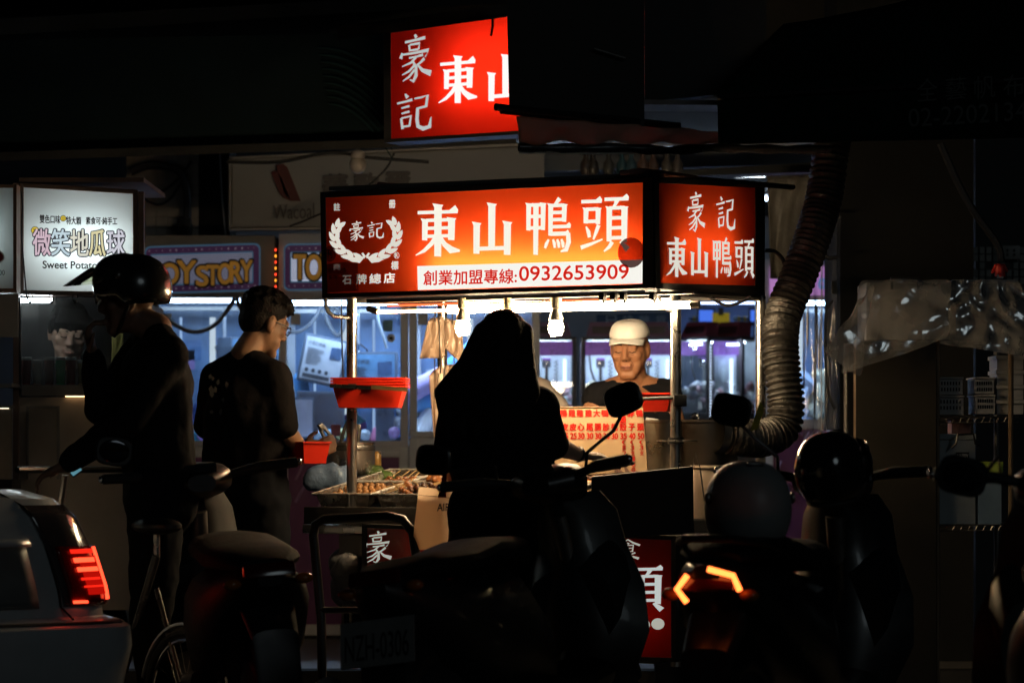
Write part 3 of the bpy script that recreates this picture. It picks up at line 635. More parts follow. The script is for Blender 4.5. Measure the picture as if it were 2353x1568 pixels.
for s_ in (.45, 1.51):
    for t_ in (.03, .62): p = TP(s_, t_, -.022); obj('slope_leg', MB().box((p.x, p.y, (.825+p.z)/2), (.02,.02,max(.004,p.z-.825)), CROT), M_panel, cart, smooth=False)
slabc('front_lip', .43, 1.535, .052, .064, .826, .895, M_panel)
def foil_tray(s0, s1, t0, t1, label, d=.058):
    th = thing('foil_tray', label, 'tray', TP((s0+s1)/2,(t0+t1)/2,-.01), group='foil trays on the cart counter')
    obj('rim', MB().tube([TP(a_,b_,d+.001) for a_,b_ in ((s0,t0),(s1,t0),(s1,t1),(s0,t1))], .0035, 6, closed=True), M_rim, th)
    mb = MB(); k = .012; n = 10
    def ring(e, z):
        out = []
        for (a0,b0),(a1,b1) in (((s0+e,t0+e),(s1-e,t0+e)),((s1-e,t0+e),(s1-e,t1-e)),((s1-e,t1-e),(s0+e,t1-e)),((s0+e,t1-e),(s0+e,t0+e))):
            for i in range(n):
                f = i/n; wv = .0025*math.sin(i*3.3+a0*9+z*50); out.append(TP(a0+(a1-a0)*f, b0+(b1-b0)*f, z+wv))
        return out
    mb.loft([ring(.004,d-.004), ring(.0,d), ring(.012,d), ring(.014,d-.008), ring(.026,.004)], True, False)
    r_ = ring(.026,.004); mb.add(r_, [tuple(range(len(r_)))])
    o = obj('pan', mb, M_foil, th); return th
rnd = random.Random(5)
def skewer(s, t, ang, z, L, m, label, grp, nb=4):
    th = thing('skewer', label, 'skewer', TP(s,t,z), group=grp)
    d = (TP(s+math.cos(ang)*.1, t+math.sin(ang)*.1, z+.02)-TP(s,t,z)).normalized(); p0 = TP(s,t,z)
    obj('stick', MB().tube([p0-d*.01, p0+d*(L+.09)], .0019, 5), M_stickw, th)
    mb = MB()
    for i in range(nb): mb.ell(p0+d*(i+.5)*L/nb, (.012+rnd.random()*.004, .012+rnd.random()*.005, .010+rnd.random()*.003), None, 8, 6)
    obj('meat', mb, m, th)
cols = [(1.26,1.525),(.985,1.25),(.71,.975),(.435,.70)]
nm = ['brown fish balls','dark soy skewers','glossy giblet skewers','chicken pieces']
for ci, (a_, b_) in enumerate(cols):
    for ri, (t0, t1) in enumerate(((.0,.315),(.33,.645))):
        row = ('front','back')[ri]
        foil_tray(a_, b_, t0, t1, '%s row foil tray with %s, %s from the left end' % (row, nm[(ci+ri*2) % 4], ('first','second','third','fourth')[ci]))
        if ci == 0 and ri == 0:
            for k in range(34):
                p = TP(b_-.04-(k % 7)*.028-rnd.random()*.008, .045+(k//7)*.052+rnd.random()*.015, .034+(k//7)*.004)
                obj('fish_ball', MB().ell(p, .0135), M_ball, label='brown fish ball in the front left foil tray', cat='fish ball', group='fish balls in the front left foil tray')
            for k in range(5): skewer(a_+.03+k*.02, .07+k*.03, 2.6+.2*rnd.random(), .04, .05, M_ball, 'fish ball skewer lying at the right of the front left foil tray', 'skewers in the first front tray', 2)
        elif ci == 0:
            for k in range(5): skewer(a_+.05+k*.035, t0+.08, 1.2+rnd.random()*.5, .02, .12, M_saus, 'brown sausage skewer in the back left foil tray', 'skewers in the first back tray')
        else:
            for k in range(17):
                skewer(a_+.05+rnd.random()*.17, t0+.06+rnd.random()*.16, rnd.choice((.5,2.5,2.2,1.0))+rnd.random()*.5, .016+.0022*k, .11, (M_dark,M_saus)[(k+ci) % 3 == 0], 'dark glossy skewer in the %s row foil tray, %s from the left' % (row, ('first','second','third','fourth')[ci]), 'skewers in the %s row tray %s from the left' % (row, ('first','second','third','fourth')[ci]), 4)
# cucumbers and a white cutting board behind the trays, chicken pile at the right
M_cuc = mat('cucumber_skin', (.075,.13,.035), .35, var=.45, scale=30, bump=.4, bscale=60)
for i, (u0,v0,u1,v1,r_) in enumerate(((822,1092,905,1097,.024),(812,1083,880,1082,.022),(838,1101,912,1094,.025),(806,1098,850,1100,.022))):
    a_, b_ = U(u0,v0,13.24+.03*i), U(u1,v1,13.17+.03*i); pts = [a_.lerp(b_, k/8)+Vector((0,0,.006*math.sin(k/8*math.pi))) for k in range(9)]
    obj('cucumber', MB().tube(pts, [r_*min(1,.35+1.6*math.sin(math.pi*(k+.3)/8.6)) for k in range(9)], 12), M_cuc, label='green cucumber behind the trays, %s of the pile' % ('nearest middle','topmost','rightmost large','leftmost short')[i], cat='cucumber', group='cucumbers behind the trays')
q = Q([(930,1093),(1000,1083),(985,1096),(888,1106)], [13.2,13.25,13.08,13.1]); obj('cutting_board', MB().hexa(q, [p-UPZ*.015 for p in q]), M_white, smooth=False, label='white plastic cutting board behind the foil trays', cat='cutting board')
ck = MB()
for k in range(26): ck.ell(U(985+rnd.random()*80, 1094+rnd.random()*14, 12.75+rnd.random()*.15), (.03+rnd.random()*.015,.02,.018), Euler((rnd.random()*3,rnd.random()*3,rnd.random()*3)).to_matrix(), 9, 6)
blob('roast_duck_pile', ck, M_saus, voxel=.008, smooth=2, label='heap of roasted brown duck pieces beside the cutting board', cat='duck meat')
# tong bucket
def pot(name, lb, cat_, c, r, h, m, lipr=.004, parts=True, n=36):
    th = thing(name, lb, cat_, c); obj('body', MB().lathe([(r*.97,0),(r,.01),(r,h-.012),(r+lipr,h-.010),(r+lipr,h),(r-.004,h),(r-.006,.012),(.001,.010)], c, n, None, False), m, th); return th
bc = U(805,1089,13.25); tb_ = pot('tong_bucket', 'round stainless bucket holding three tongs on the cart corner', 'bucket', bc, .101, .132, M_steel)
obj('bucket_stand', MB().box(Vector((bc.x, bc.y, (bc.z+.826)/2)), (.14,.14,bc.z-.826)), M_steeld, label='dull steel block the tong bucket stands on', cat='stand', smooth=False)
obj('rim_band', MB().lathe([(.1025,.098),(.1035,.10),(.1035,.118),(.1025,.12)], bc, 36, None, False), M_steeld, tb_)
for i, (u0,v0,u1,v1) in enumerate(((790,1045,738,980),(778,1050,800,975),(800,1050,822,982))):
    th = thing('tongs', 'dark metal tongs leaning %s in the stainless bucket' % ('left','upright','right')[i], 'tongs', U(u0,v0,13.25), group='tongs in the bucket')
    a_, b_ = U(u0,v0+20,13.27), U(u1,v1,13.21+.03*i); d_ = (b_-a_); sd_ = Vector((d_.z,0,-d_.x)).normalized()
    for s_ in (-1, 1):
        mb = MB(); mb.tube([a_+sd_*s_*.012, a_.lerp(b_,.7)+sd_*s_*.014, b_+sd_*s_*.008], [.006,.008,.008], 6); obj('arm', mb, M_steeld, th)
    obj('hinge', MB().box(b_, (.022,.02,.03), d_.to_track_quat('Z','Y').to_matrix(), .004), M_steeld, th)
sb = thing('sauce_bottle', 'amber sauce bottle with black cap beside the tong bucket', 'bottle', U(866,1088,13.4))
obj('body', MB().lathe([(.016,0),(.018,.004),(.018,.05),(.012,.062),(.008,.066)], U(866,1072,13.4), 14), mat('amber', (.35,.20,.06), .3), sb); obj('cap', MB().box(U(868,1040,13.4), (.03,.02,.014), None, .005), M_black, sb)
# red basket stacks on the rails ------------------------------------------------
def basket(th, c4, h, taper, m=M_redp, name='basket'):
    """open red tray: top rim quad (TL back.. order: 4 corners), tapering downwards"""
    ctr = sum(c4, Vector())/4; lo = [ctr+(p-ctr)*taper-UPZ*h for p in c4]; mb = MB()
    rim = [ctr+(p-ctr)*1.07 for p in c4]; rim2 = [p-UPZ*.006 for p in rim]; inn = [ctr+(p-ctr)*.97-UPZ*.004 for p in c4]; inl = [ctr+(p-ctr)*(taper-.03)-UPZ*(h-.004) for p in c4]
    mb.loft([lo, [ctr+(p-ctr)*1.0-UPZ*.006 for p in c4], rim2, rim, c4, inn, inl], True, True); return obj(name, mb, m, th)
def rect(c, w, d, rot): 
    e1 = Vector((math.cos(rot), math.sin(rot), 0)); e2 = Vector((-math.sin(rot), math.cos(rot), 0)); return [c-e1*w/2-e2*d/2, c+e1*w/2-e2*d/2, c+e1*w/2+e2*d/2, c-e1*w/2+e2*d/2]
for i in range(4):
    c = U(851+(i == 3)*0, 868+i*6.2, 12.55); th = thing('red_basket', 'red plastic basket in the stack at the left post, %s from the top' % ('first','second','third','fourth')[i], 'basket', c-UPZ*.05, group='red baskets stacked at the left post')
    basket(th, rect(c, .275, .19, -.06), .085, .84)
rb = thing('basket_rack', 'flat brass coloured rack bar holding the stacked red baskets', 'rack', U(850,892,12.44))
for (u0,v0,u1,v1,m_) in ((757,881,852,886,M_steel),(853,884,936,890,mat('brass_strip', (.55,.40,.20), .35, .9))):
    q = [U(u0,v0,12.44), U(u1,v1,12.42), U(u1,v1+9,12.42), U(u0,v0+9,12.44)]; obj('bar', MB().hexa(q, [p+Vector((0,.006,0)) for p in q]), m_, rb, smooth=False)
obj('bracket', MB().box(U(812,888,12.55), (.03,.22,.02)), M_steeld, rb)
c = U(1495,903,12.28); th = thing('red_basket', 'single bright red plastic basket held at the near post', 'basket', c-UPZ*.06); basket(th, rect(c, .18, .2, -.2), .070, .84)
cl = thing('post_clamp', 'black clamp with bar gripping the near steel post', 'clamp', U(1556,918,12.06)); obj('block', MB().box(U(1562,920,12.06), (.05,.05,.045), None, .006), M_black, cl); obj('bar', MB().tube([U(1465,916,12.14), U(1552,913,12.08)], .006, 8), M_black, cl)
rg = thing('ring_holder', 'thin steel ring holder clamped round the near post', 'holder', U(1556,1014,12.1)); rp_ = [U(1555,1012,12.1)+Vector((.075*math.cos(k*.3142), .075*math.sin(k*.3142), 0)) for k in range(20)]; obj('ring', MB().tube(rp_, .0025, 6, closed=True), M_steel, rg); obj('collar', MB().lathe([(.022,-.012),(.030,-.012),(.030,.012),(.022,.012)], U(1553,1012,12.1), 16, None, False), M_black, rg)
# menu board --------------------------------------------------------------------
mbd = thing('menu_board', 'tan menu board with red price columns propped on the cart front', 'menu board', U(1390,1090,12.0))
mq = Q([(1090,938),(1476,934),(1487,1081),(1092,1105)], [12.36,12.18,12.08,12.26]); mq[2] = onp(1487,1081,mq); nmq = qnormal(mq)
obj('board', MB().hexa(mq, [p-nmq*.012 for p in mq]), mat('tan_board', (.36,.235,.125), .55, var=.08, scale=5), mbd, smooth=False)
obj('top_edge', MB().tube([mq[0]+nmq*.001, mq[1]+nmq*.001], .0028, 6), M_wood, mbd)
M_ink = mat('red_print', (.40,.010,.005), .6, var=0, spec=.1)
cx = [1471,1451,1431,1411,1392,1373,1354,1334,1316,1297,1278,1259,1240,1220,1200,1180]
r1 = ['鴨','膀','鴨','鴨','鴨','大','雞','雞','雞','鴨','鴨','脆','花','鳥','脆','鴨']; r1 = ['鴨','脖','鴨','鴨','鴨','大','雞','雞','雞','鴨','鴨','脆','花','鳥','脆','百']
r2 = ['頭','子','殼','翅','胗','腸','尾','心','皮','皮','丸','丸','丸','蛋','腸','頁']; rp3 = ['50','40','35','30','30','30','30','30','25','25','25','25','30','25','30','25']
for i, x_ in enumerate(cx[:14]):
    v0 = 941-.02*i; sh = i*.07
    letters('character', r1[i], PQ(x_-7.5-2.2,v0,x_+7.5-2.2,v0+16,mq), M_ink, mbd, .001, .0013)
    letters('character', r2[i], PQ(x_-7.5+.4,v0+31.5,x_+7.5+.4,v0+48,mq), M_ink, mbd, .001, .0013)
    letters('price', rp3[i], PQ(x_-7+1.2,v0+53.5,x_+7+1.2,v0+67,mq), M_ink, mbd, .001, .0012)
for x_, s_ in ((1431,'頭'),(1278,'肉'),(1239,'枝')): letters('character', s_, PQ(x_-7,957.5,x_+7,972,mq), M_ink, mbd, .001, .0013)
for x_, col in ((1473,'(3支'),(1452,'(3支100'),(1433,'(買2送1')):
    for k, ch in enumerate(col):
        letters('character', ch if ch != '(' else '︵' if False else '(', PQ(x_-4.5+k*.6,1010+k*12.6,x_+4.5+k*.6,1020.5+k*12.6,mq), M_ink, mbd, .001, .0003)
pix_polys('printed_bird', [[(1410,1071),(1414,1070),(1424,1078),(1430,1084),(1412,1085)],[(1426,1078),(1433,1085),(1424,1085)],[(1433,1071),(1437,1071),(1443,1078),(1446,1082),(1436,1083)]], mat('bird_print', (.10,.04,.025), .6), mbd, mq, .001)
# black board below the menu and dark corner block
kb = thing('black_panel', 'black splash panel standing in front of the pots below the menu board', 'panel', U(1470,1240,11.84)); q = Q([(1358,1096),(1592,1072),(1594,1226),(1360,1234)], [11.82,11.78,11.78,11.82]); obj('board', MB().hexa(q, [p+Vector((0,.012,0)) for p in q]), M_blackm, kb, smooth=False); obj('edge', MB().tube([q[0],q[1]], .004, 6), M_black, kb)
# pots
pc = U(1524,1084,12.55); pot('stock_pot', 'tall stained stainless stock pot behind the near post', 'pot', Vector((pc.x,pc.y,.826)), .098, U(1524,964,12.5).z-.826, mat('stained_steel', (.42,.37,.30), .3, 1., var=.35, scale=11, bump=.08))
pc = U(1604,1000,12.62); pot('wide_pot', 'wide dark pot with shiny rim right of the stock pot', 'pot', Vector((pc.x,pc.y,.826)), .155, U(1604,964,12.62).z-.826, mat('sooty_steel', (.14,.12,.10), .38, .9, var=.3, scale=8), .008)
bk = U(1655,1068,12.25); hb_ = U(1655,1190,12.25).z; bb = pot('plastic_bucket', 'pale plastic bucket lit orange beside the black panel', 'bucket', Vector((bk.x,bk.y,hb_)), .108, bk.z-hb_, mat('pale_bucket', (.62,.50,.40), .45, var=.1), .007)
obj('handle', MB().tube([U(1592,1070,12.16), U(1598,1040,12.14), U(1608,1075,12.13), U(1618,1150,12.13)], .003, 6), M_steeld, bb)
obj('bucket_crate', MB().box((bk.x, bk.y, hb_/2), (.24,.22,hb_-.006), None, .008), M_blackm, label='black crate under the pale plastic bucket', cat='crate')
# crystal knob on the wide pot's lid rim
kn = thing('glass_knob', 'round cut glass knob standing on the wide pot rim', 'knob', U(1597,965,12.5)); obj('ball', MB().lathe([(.001,.0),(.012,.004),(.019,.014),(.019,.020),(.012,.030),(.001,.034)], U(1597,967,12.5), 8), glass('cut_glass', (.9,.93,.97), .3, .05), kn, smooth=False); obj('foot', MB().lathe([(.010,-.006),(.010,.002)], U(1597,968,12.5), 10), M_steel, kn)
# lower light box on the cart front -------------------------------------------------
lf = [CP(1.22,-.04,.832), CP(-.11,-.04,.80), CP(-.11,-.04,.335), CP(1.22,-.04,.335)]; lw = thing('cart_sign', 'low red lit sign on the front of the cart body behind the scooters', 'sign', CP(.7,.03,.335))
lpn = [CP(1.20,-.04,.817), CP(-.09,-.04,.785), CP(-.09,-.04,.35), CP(1.20,-.04,.35)]
lightbox(lw, lf, .125, lpn, [(CP(1.0,.06,.72), CP(.72,.06,.72)),(CP(.16,.06,.50), CP(-.06,.06,.50))], translucent('backlit_red_low', (.7,.012,.004), .3, .05), emitter('sign_tube_low', (1,.9,.7), 1.3), .010)
glyph('character', G_hao(), PQ(832,1219,900,1292,lf,-.02), M_let3, lw, -.004); glyph('character', G_shi(), PQ(1412,1238,1470,1284,lf,-.02), M_let3, lw, -.004)
glyph('character', G_tou(), PQ(1400,1302,1522,1404,lf,-.02), M_let4, lw, -.004)
pix_polys('dots', [disc(1510,1432,15,13), disc(1478,1434,14,13)], M_let3, lw, lf, -.004)
# ------------------------------------------------------------------ claw machines behind the cart, left
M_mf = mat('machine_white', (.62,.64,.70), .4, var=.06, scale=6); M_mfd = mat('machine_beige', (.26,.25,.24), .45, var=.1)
M_pur = mat('purple_graffiti', (.16,.035,.16), .45, var=.15, scale=6); M_purl = mat('graffiti_line', (.42,.24,.46), .45, var=.1)
M_pane = glass('machine_pane', (.95,.97,.98), .06, .02, .10, (.5,.6,.75), 5, .3)
M_mback = mat('machine_back', (.17,.29,.52), .3, var=.35, scale=5)
L_blue = emitter('machine_lamp', (.50,.72,1), 6.5)
M_starp = mat('marquee_purple', (.14,.05,.16), .4, var=.1, emit=(.10,.03,.14), es=.12); M_blueln = mat('marquee_blue', (.12,.25,.40), .4, var=0, emit=(.06,.16,.28), es=.3)
def rr_poly(x0, y0, x1, y1, r, n=5):
    out = []
    for cx_, cy_, a0 in ((x1-r,y0+r,-90),(x1-r,y1-r,0),(x0+r,y1-r,90),(x0+r,y0+r,180)):
        for k in range(n+1): a_ = R(a0+90*k/n); out.append((cx_+r*math.cos(a_), cy_+r*math.sin(a_)))
    return out
def marquee(th, plane, u0, v0, u1, v1, sl, lit, word, wq, panelmat):
    S = lambda pts: [[(a_, b_+sl*(a_-u0)) for a_, b_ in p] for p in pts]
    pix_polys('marquee_border', S([rr_poly(u0,v0,u1,v1,14)]), M_blueln, th, plane, .002)
    pix_polys('marquee_band', S([rr_poly(u0+3,v0+4,u1-3,v1-4,12)]), M_starp, th, plane, .003)
    pix_polys('marquee_line', S([rr_poly(u0+14,v0+18,u1-16,v1-18,3)]), M_blueln, th, plane, .004)
    pix_polys('marquee_screen', S([rr_poly(u0+17,v0+22,u1-19,v1-22,2)]), panelmat, th, plane, .005)
    ln_ = []; k = 0; y = v0+25
    while y < v1-24: ln_.append([(u0+18,y),(u1-20,y),(u1-20,y+1.6),(u0+18,y+1.6)]); y += 4.6
    pix_polys('marquee_stripes', S(ln_), mat('stripe_ink', (.16,.17,.25), .5, var=0, emit=(.12,.13,.2), es=.6*lit), th, plane, .006)
    stars = []; rs = random.Random(3)
    for i in range(int((u1-u0)/15)):
        for yy in (v0+11, v1-11):
            x = u0+10+i*15+rs.random()*5; r0 = 1.2+rs.random()*2.2; stars.append([(x+(r0 if k % 2 == 0 else r0*.42)*math.sin(k*math.pi/5), yy-(r0 if k % 2 == 0 else r0*.42)*math.cos(k*math.pi/5)) for k in range(10)])
    tag(pix_polys('marquee_stars', S(stars), mat('star_ink', (.6,.5,.6), .5, emit=(.5,.4,.5), es=.25), th, plane, .006), kind='stuff')
    for ch, (a0,b0,a1,b1) in zip(word, wq):
        letters('letter_outline', ch, PQ(a0-2,b0-2,a1+2,b1+2,plane,0), mat('letter_black', (.012,.010,.012), .5), th, .007, .010, 10)
        letters('letter', ch, PQ(a0,b0,a1,b1,plane,0), mat('letter_gold', (.72,.36,.05), .4, var=.15, emit=(.55,.27,.04), es=.16), th, .0105, .0045, 8)
def machine(lb, u0, u1, D, vt, vm, vw, vb, back=.72, sl=0., lamp=1., pl=None, top_m=None):
    """u0,u1: outer columns; rows: roof, marquee foot, window foot, base panel top"""
    th = thing('claw_machine', lb, 'claw machine', (U((u0+u1)/2,vt,D).x, D, .12), group='claw machines behind the cart')
    A = lambda u, v, d=0: U(u, v, D)+Vector((0,d,0))
    x0, x1 = A(u0,vt).x, A(u1,vt).x; zt, zm, zw, zp = A(u0,vt).z, A(u0,vm).z, A(u0,vw).z, A(u0,vb).z
    B = lambda nm, xa, xb, ya, yb, za, zb2, m, bev=0: obj(nm, MB().box(((xa+xb)/2,D+(ya+yb)/2,(za+zb2)/2), (xb-xa,yb-ya,zb2-za), None, bev), m, th, smooth=False)
    pw = .042
    for xa in (x0, x1-pw):
        for ya in (0, back-pw): B('post', xa, xa+pw, ya, ya+pw, zw, zm, M_mf, .004)
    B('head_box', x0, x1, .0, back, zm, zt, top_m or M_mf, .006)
    B('back_wall', x0+.002, x1-.002, back, back+.02, zw, zm, M_mback)
    B('play_floor', x0, x1, .002, back, zw-.03, zw, M_mf, .003)
    B('base_cabinet', x0+.006, x1-.006, .02, back, .14, zw-.032, M_mf)
    B('base_panel', x0+.05, x1-.05, .010, .019, .2, zp, M_pur); B('base_rail', x0, x1, -.002, .018, zp+.004, zp+.03, M_mf, .003); B('foot', x0+.03, x1-.03, .05, back-.05, .12, .139, M_black)
    for xa in (x0, x1-.046): B('base_stile', xa, xa+.046, -.003, .017, .16, zw-.034, M_mf, .003)
    B('window_glass', x0+pw, x1-pw, .012, .017, zw+.001, zm-.001, M_pane)
    B('top_lamp', x0+.06, x1-.06, .06, .20, zm-.016, zm-.006, emitter('machine_lamp_%d' % int(lamp*10), (.50,.72,1), 28*lamp))
    B('gantry', x0+.05, x1-.05, .36, .40, zm-.05, zm-.03, M_steeld); cxm = (x0+x1)/2+.06
    obj('claw', MB().tube([(cxm,D+.38,zm-.05),(cxm,D+.38,zm-.22)], .012, 8).tube([(cxm,D+.38,zm-.21),(cxm-.05,D+.38,zm-.25),(cxm-.03,D+.38,zm-.31)], .005, 6).tube([(cxm,D+.38,zm-.21),(cxm+.05,D+.38,zm-.25),(cxm+.03,D+.38,zm-.31)], .005, 6).tube([(cxm,D+.38,zm-.21),(cxm,D+.43,zm-.25),(cxm,D+.41,zm-.31)], .005, 6), M_chrome, th)
    # graffiti strokes on the base panel
    rs = random.Random(int(u0)); yv = D+.006
    for k in range(9):
        gp = MB()
        xa = x0+.08+rs.random()*(x1-x0-.18); za = zp-.02-rs.random()*.22; pts = [(xa+rs.random()*.02, yv, za)]
        for _ in range(3): pts.append((min(x1-.06,max(x0+.06,pts[-1][0]+rs.uniform(-.05,.07))), yv, max(.25,min(zp-.015,pts[-1][2]+rs.uniform(-.13,.13)))))
        gp.tube(pts, .007, 4); obj('graffiti', gp, M_purl, th)
    return th, (x0,x1,zw,zm,zt,zp)
DM = 17.0
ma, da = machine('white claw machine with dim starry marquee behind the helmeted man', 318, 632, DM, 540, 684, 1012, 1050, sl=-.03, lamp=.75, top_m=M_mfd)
pa = Q([(318,560),(612,548),(612,672),(318,686)], DM-.004)
marquee(ma, pa, 332, 566, 598, 676, -.030, .5, 'TOYSTORY', ((326,606,364,650),(370,606,410,652),(408,600,450,650),(452,612,478,656),(476,610,502,654),(502,606,532,652),(530,602,556,648),(554,599,579,645)), mat('screen_dim', (.5,.5,.6), .4, var=.15, scale=4, emit=(.30,.33,.5), es=.26))
leds = MB()
for k in range(9): leds.ell(U(633,572+k*14,16.98), .006, None, 8, 6)
ld = thing('led_string', 'vertical string of red and amber lamps between two claw machines', 'light string', U(633,690,16.98)); obj('cord', MB().tube([U(633,560,16.984), U(633,692,16.984)], .003, 5), M_cable, ld)
for k in range(9): obj('led', MB().ell(U(633,574+k*14,16.975), (.005,.005,.008), None, 8, 6), emitter('led_red', (1,.06,.02), 2.2) if k % 2 == 0 else emitter('led_amber', (1,.35,.03), 2.0), ld)
mb2, db = machine('white claw machine with bright striped marquee behind the left cart post', 640, 938, DM, 535, 690, 1012, 1050, lamp=1.3)
pb = Q([(642,560),(936,552),(936,680),(642,686)], DM-.004)
marquee(mb2, pb, 652, 560, 936, 668, -.012, 1., 'TOYSTORY', ((676,586,702,640),(704,586,738,642),(738,584,772,640),(776,592,800,642),(800,590,824,640),(824,588,850,640),(850,586,876,636),(876,584,900,634)), emitter('screen_lit', (.72,.78,1), .55))
mc, dc = machine('claw machine full of blue and white plush rolls behind the hanging bags', 940, 1240, DM, 535, 690, 990, 1050, lamp=1.3)
# prizes in the machines (each loose in its machine)
def prize_box(lb, c, w, h, d, tilt, m, face, txt=True, yaw=.1):
    th = thing('prize_box', lb, 'box', c-UPZ*h/2, group='boxed prizes in the claw machines'); rt = Euler((0, tilt, yaw)).to_matrix()
    obj('carton', MB().box(c, (w,d,h), rt, .004), m, th); f = lambda x, z: c+rt@Vector((x*w/2, -d/2-.0015, z*h/2))
    q = [f(-.9,.9), f(.9,.9), f(.9,-.9), f(-.9,-.9)]; obj('printed_face', MB().quad(*q), face, th, smooth=False)
    ink = mat('print_ink', (.03,.035,.05), .5)
    if txt:
        rs = random.Random(int(c.x*1000)); letters('lettering', '行車記錄器', sub(q,.06,.80,.5,.90), ink, th, .002)
        ln_ = [[(.07,y),(.3+rs.random()*.28,y),(.3+rs.random()*.28,y+.018),(.07,y+.018)] for y in [.36+.045*k for k in range(9)]]; polys('fine_print', ln_, q, ink, th, .002)
        polys('picture', [[(.66,.55),(.95,.57),(.95,.86),(.66,.84)]], q, mat('print_photo', (.03,.07,.16), .4, var=.6, scale=30), th, .002)
        for k in range(4): polys('icon', [[(.14+k*.17+.05*math.cos(a_*.524),.22+.05*math.sin(a_*.524)) for a_ in range(12)]], q, ink, th, .002)
        polys('bar', [[(.06,.04),(.75,.04),(.75,.13),(.06,.13)]], q, ink, th, .002)
    return th
F_l = mat('print_face_light', (.40,.43,.50), .35, var=.2); F_d = mat('print_face_dark', (.035,.05,.085), .3, var=.4, scale=12); F_b = mat('print_face_blue', (.08,.18,.32), .35, var=.3); C_d = mat('carton_dark', (.06,.08,.12), .4)
prize_box('tilted grey printed prize box in plastic, above the red baskets', U(740,828,17.3), .235, .255, .12, .20, C_d, F_l)
prize_box('dark prize box standing behind the tong bucket', U(735,950,17.3), .26, .24, .14, .03, C_d, F_d, False)
prize_box('blue prize box half behind the left cart post', U(850,870,17.35), .30, .29, .12, .0, C_d, F_b, True, .0)
prize_box('white prize box low in the machine by the man with glasses', U(690,960,17.2), .14, .22, .1, 0, C_d, mat('print_face_white', (.5,.5,.62), .4), False)
prize_box('blue wrapped prize box left of the man with glasses', U(555,822,17.35), .22, .21, .18, .06, C_d, F_b, False, .5)
prize_box('small blue wrapped box near the neck of the man with glasses', U(628,800,17.4), .12, .13, .1, .0, C_d, F_b, True, 0)
prize_box('teal prize box at shoulder height of the helmeted man', U(545,930,17.35), .25, .26, .18, .0, C_d, mat('print_face_teal', (.06,.22,.30), .4), False, .3)
prize_box('tall dark prize box between the plush roll machine and the cart post', U(885,960,17.3), .10, .28, .12, .0, C_d, F_d, False, 0)
for i, (u_, v_, c_, nm_) in enumerate(((755,1000,(.20,.40,.62),'blue'),(784,1000,(.42,.40,.18),'olive yellow'),(812,1000,(.50,.16,.26),'pink'),(838,1002,(.30,.34,.40),'grey'),(905,996,(.22,.12,.28),'plum'),(728,1002,(.4,.5,.6),'pale blue'))):
    obj('prize_ball', MB().ell(U(u_,v_-3,17.25), .033), mat('ball_%s' % nm_, c_, .25, var=.05), label='%s glossy plastic ball on the floor of the middle claw machine' % nm_, cat='ball', group='balls in the middle claw machine')
# plush rolls
rs = random.Random(11)
PC = {'sky blue': (.12,.38,.80), 'white': (.72,.74,.80), 'lilac': (.50,.40,.78), 'deep blue': (.06,.22,.60), 'pink': (.70,.42,.55)}
rolls = [('lilac','lilac plush roll leaning up to the right above the blue pile',(935,905),(1046,846),.055),('sky blue','sky blue plush roll lying under the lilac roll',(945,930),(1040,905),.05),('white','white ended plush roll in the middle of the blue pile',(930,945),(985,928),.05),('deep blue','deep blue plush roll behind the white ended roll',(955,910),(1045,880),.05),('sky blue','sky blue plush roll sloping down beside the beige bags',(990,985),(1040,910),.05),('white','white plush roll at the foot of the pile',(960,1000),(985,955),.045),('white','short white plush roll at the bottom right of the pile',(1002,995),(1026,965),.045),('sky blue','sky blue plush roll at the left edge of the pile',(915,985),(960,950),.045),('deep blue','deep blue plush roll low behind the pile',(950,965),(1045,945),.05),('pink','pink plush roll peeping out by the bag',(1010,985),(1046,965),.04),('sky blue','sky blue plush roll at the top of the pile against the glass',(1030,850),(1100,790),.05),('sky blue','sky blue plush heap seen at the left of the dark prize box',(668,935),(700,985),.05),('white','white plush behind the man with glasses',(672,985),(690,1000),.04),('sky blue','sky blue plush roll beside the tilted printed box',(690,870),(700,930),.04)]
for i, (c_, lb, a_, b_, r_) in enumerate(rolls):
    d_ = 17.22+.05*(i % 5); obj('plush_roll', MB().cap(U(*a_,d_), r_, U(*b_,d_+.05), r_, 14), mat('plush_'+c_.replace(' ','_'), PC[c_], .9, var=.12, bump=.2), label=lb, cat='plush toy', group='plush prizes')
pb_ = MB()
for k in range(70): pb_.cap(U(925+rs.random()*140, 1000-rs.random()*90, 17.5+rs.random()*.2), .035, U(925+rs.random()*140, 1000-rs.random()*90, 17.55+rs.random()*.2), .035, 8)
obj('plush_heap', pb_, mat('plush_sky_blue', PC['sky blue']), label='deep heap of blue plush rolls filling the machine floor', cat='plush toys', kind='stuff')
hh = MB()
for k in range(9): hh.ell(U(1118-8*math.sin(k*.7), 745+k*17, 17.3), (.017,.008,.016), None, 8, 6)
obj('heart_garland', hh, mat('heart_white', (.6,.62,.75), .5), label='hanging garland of small white hearts beside the woman', cat='garland')
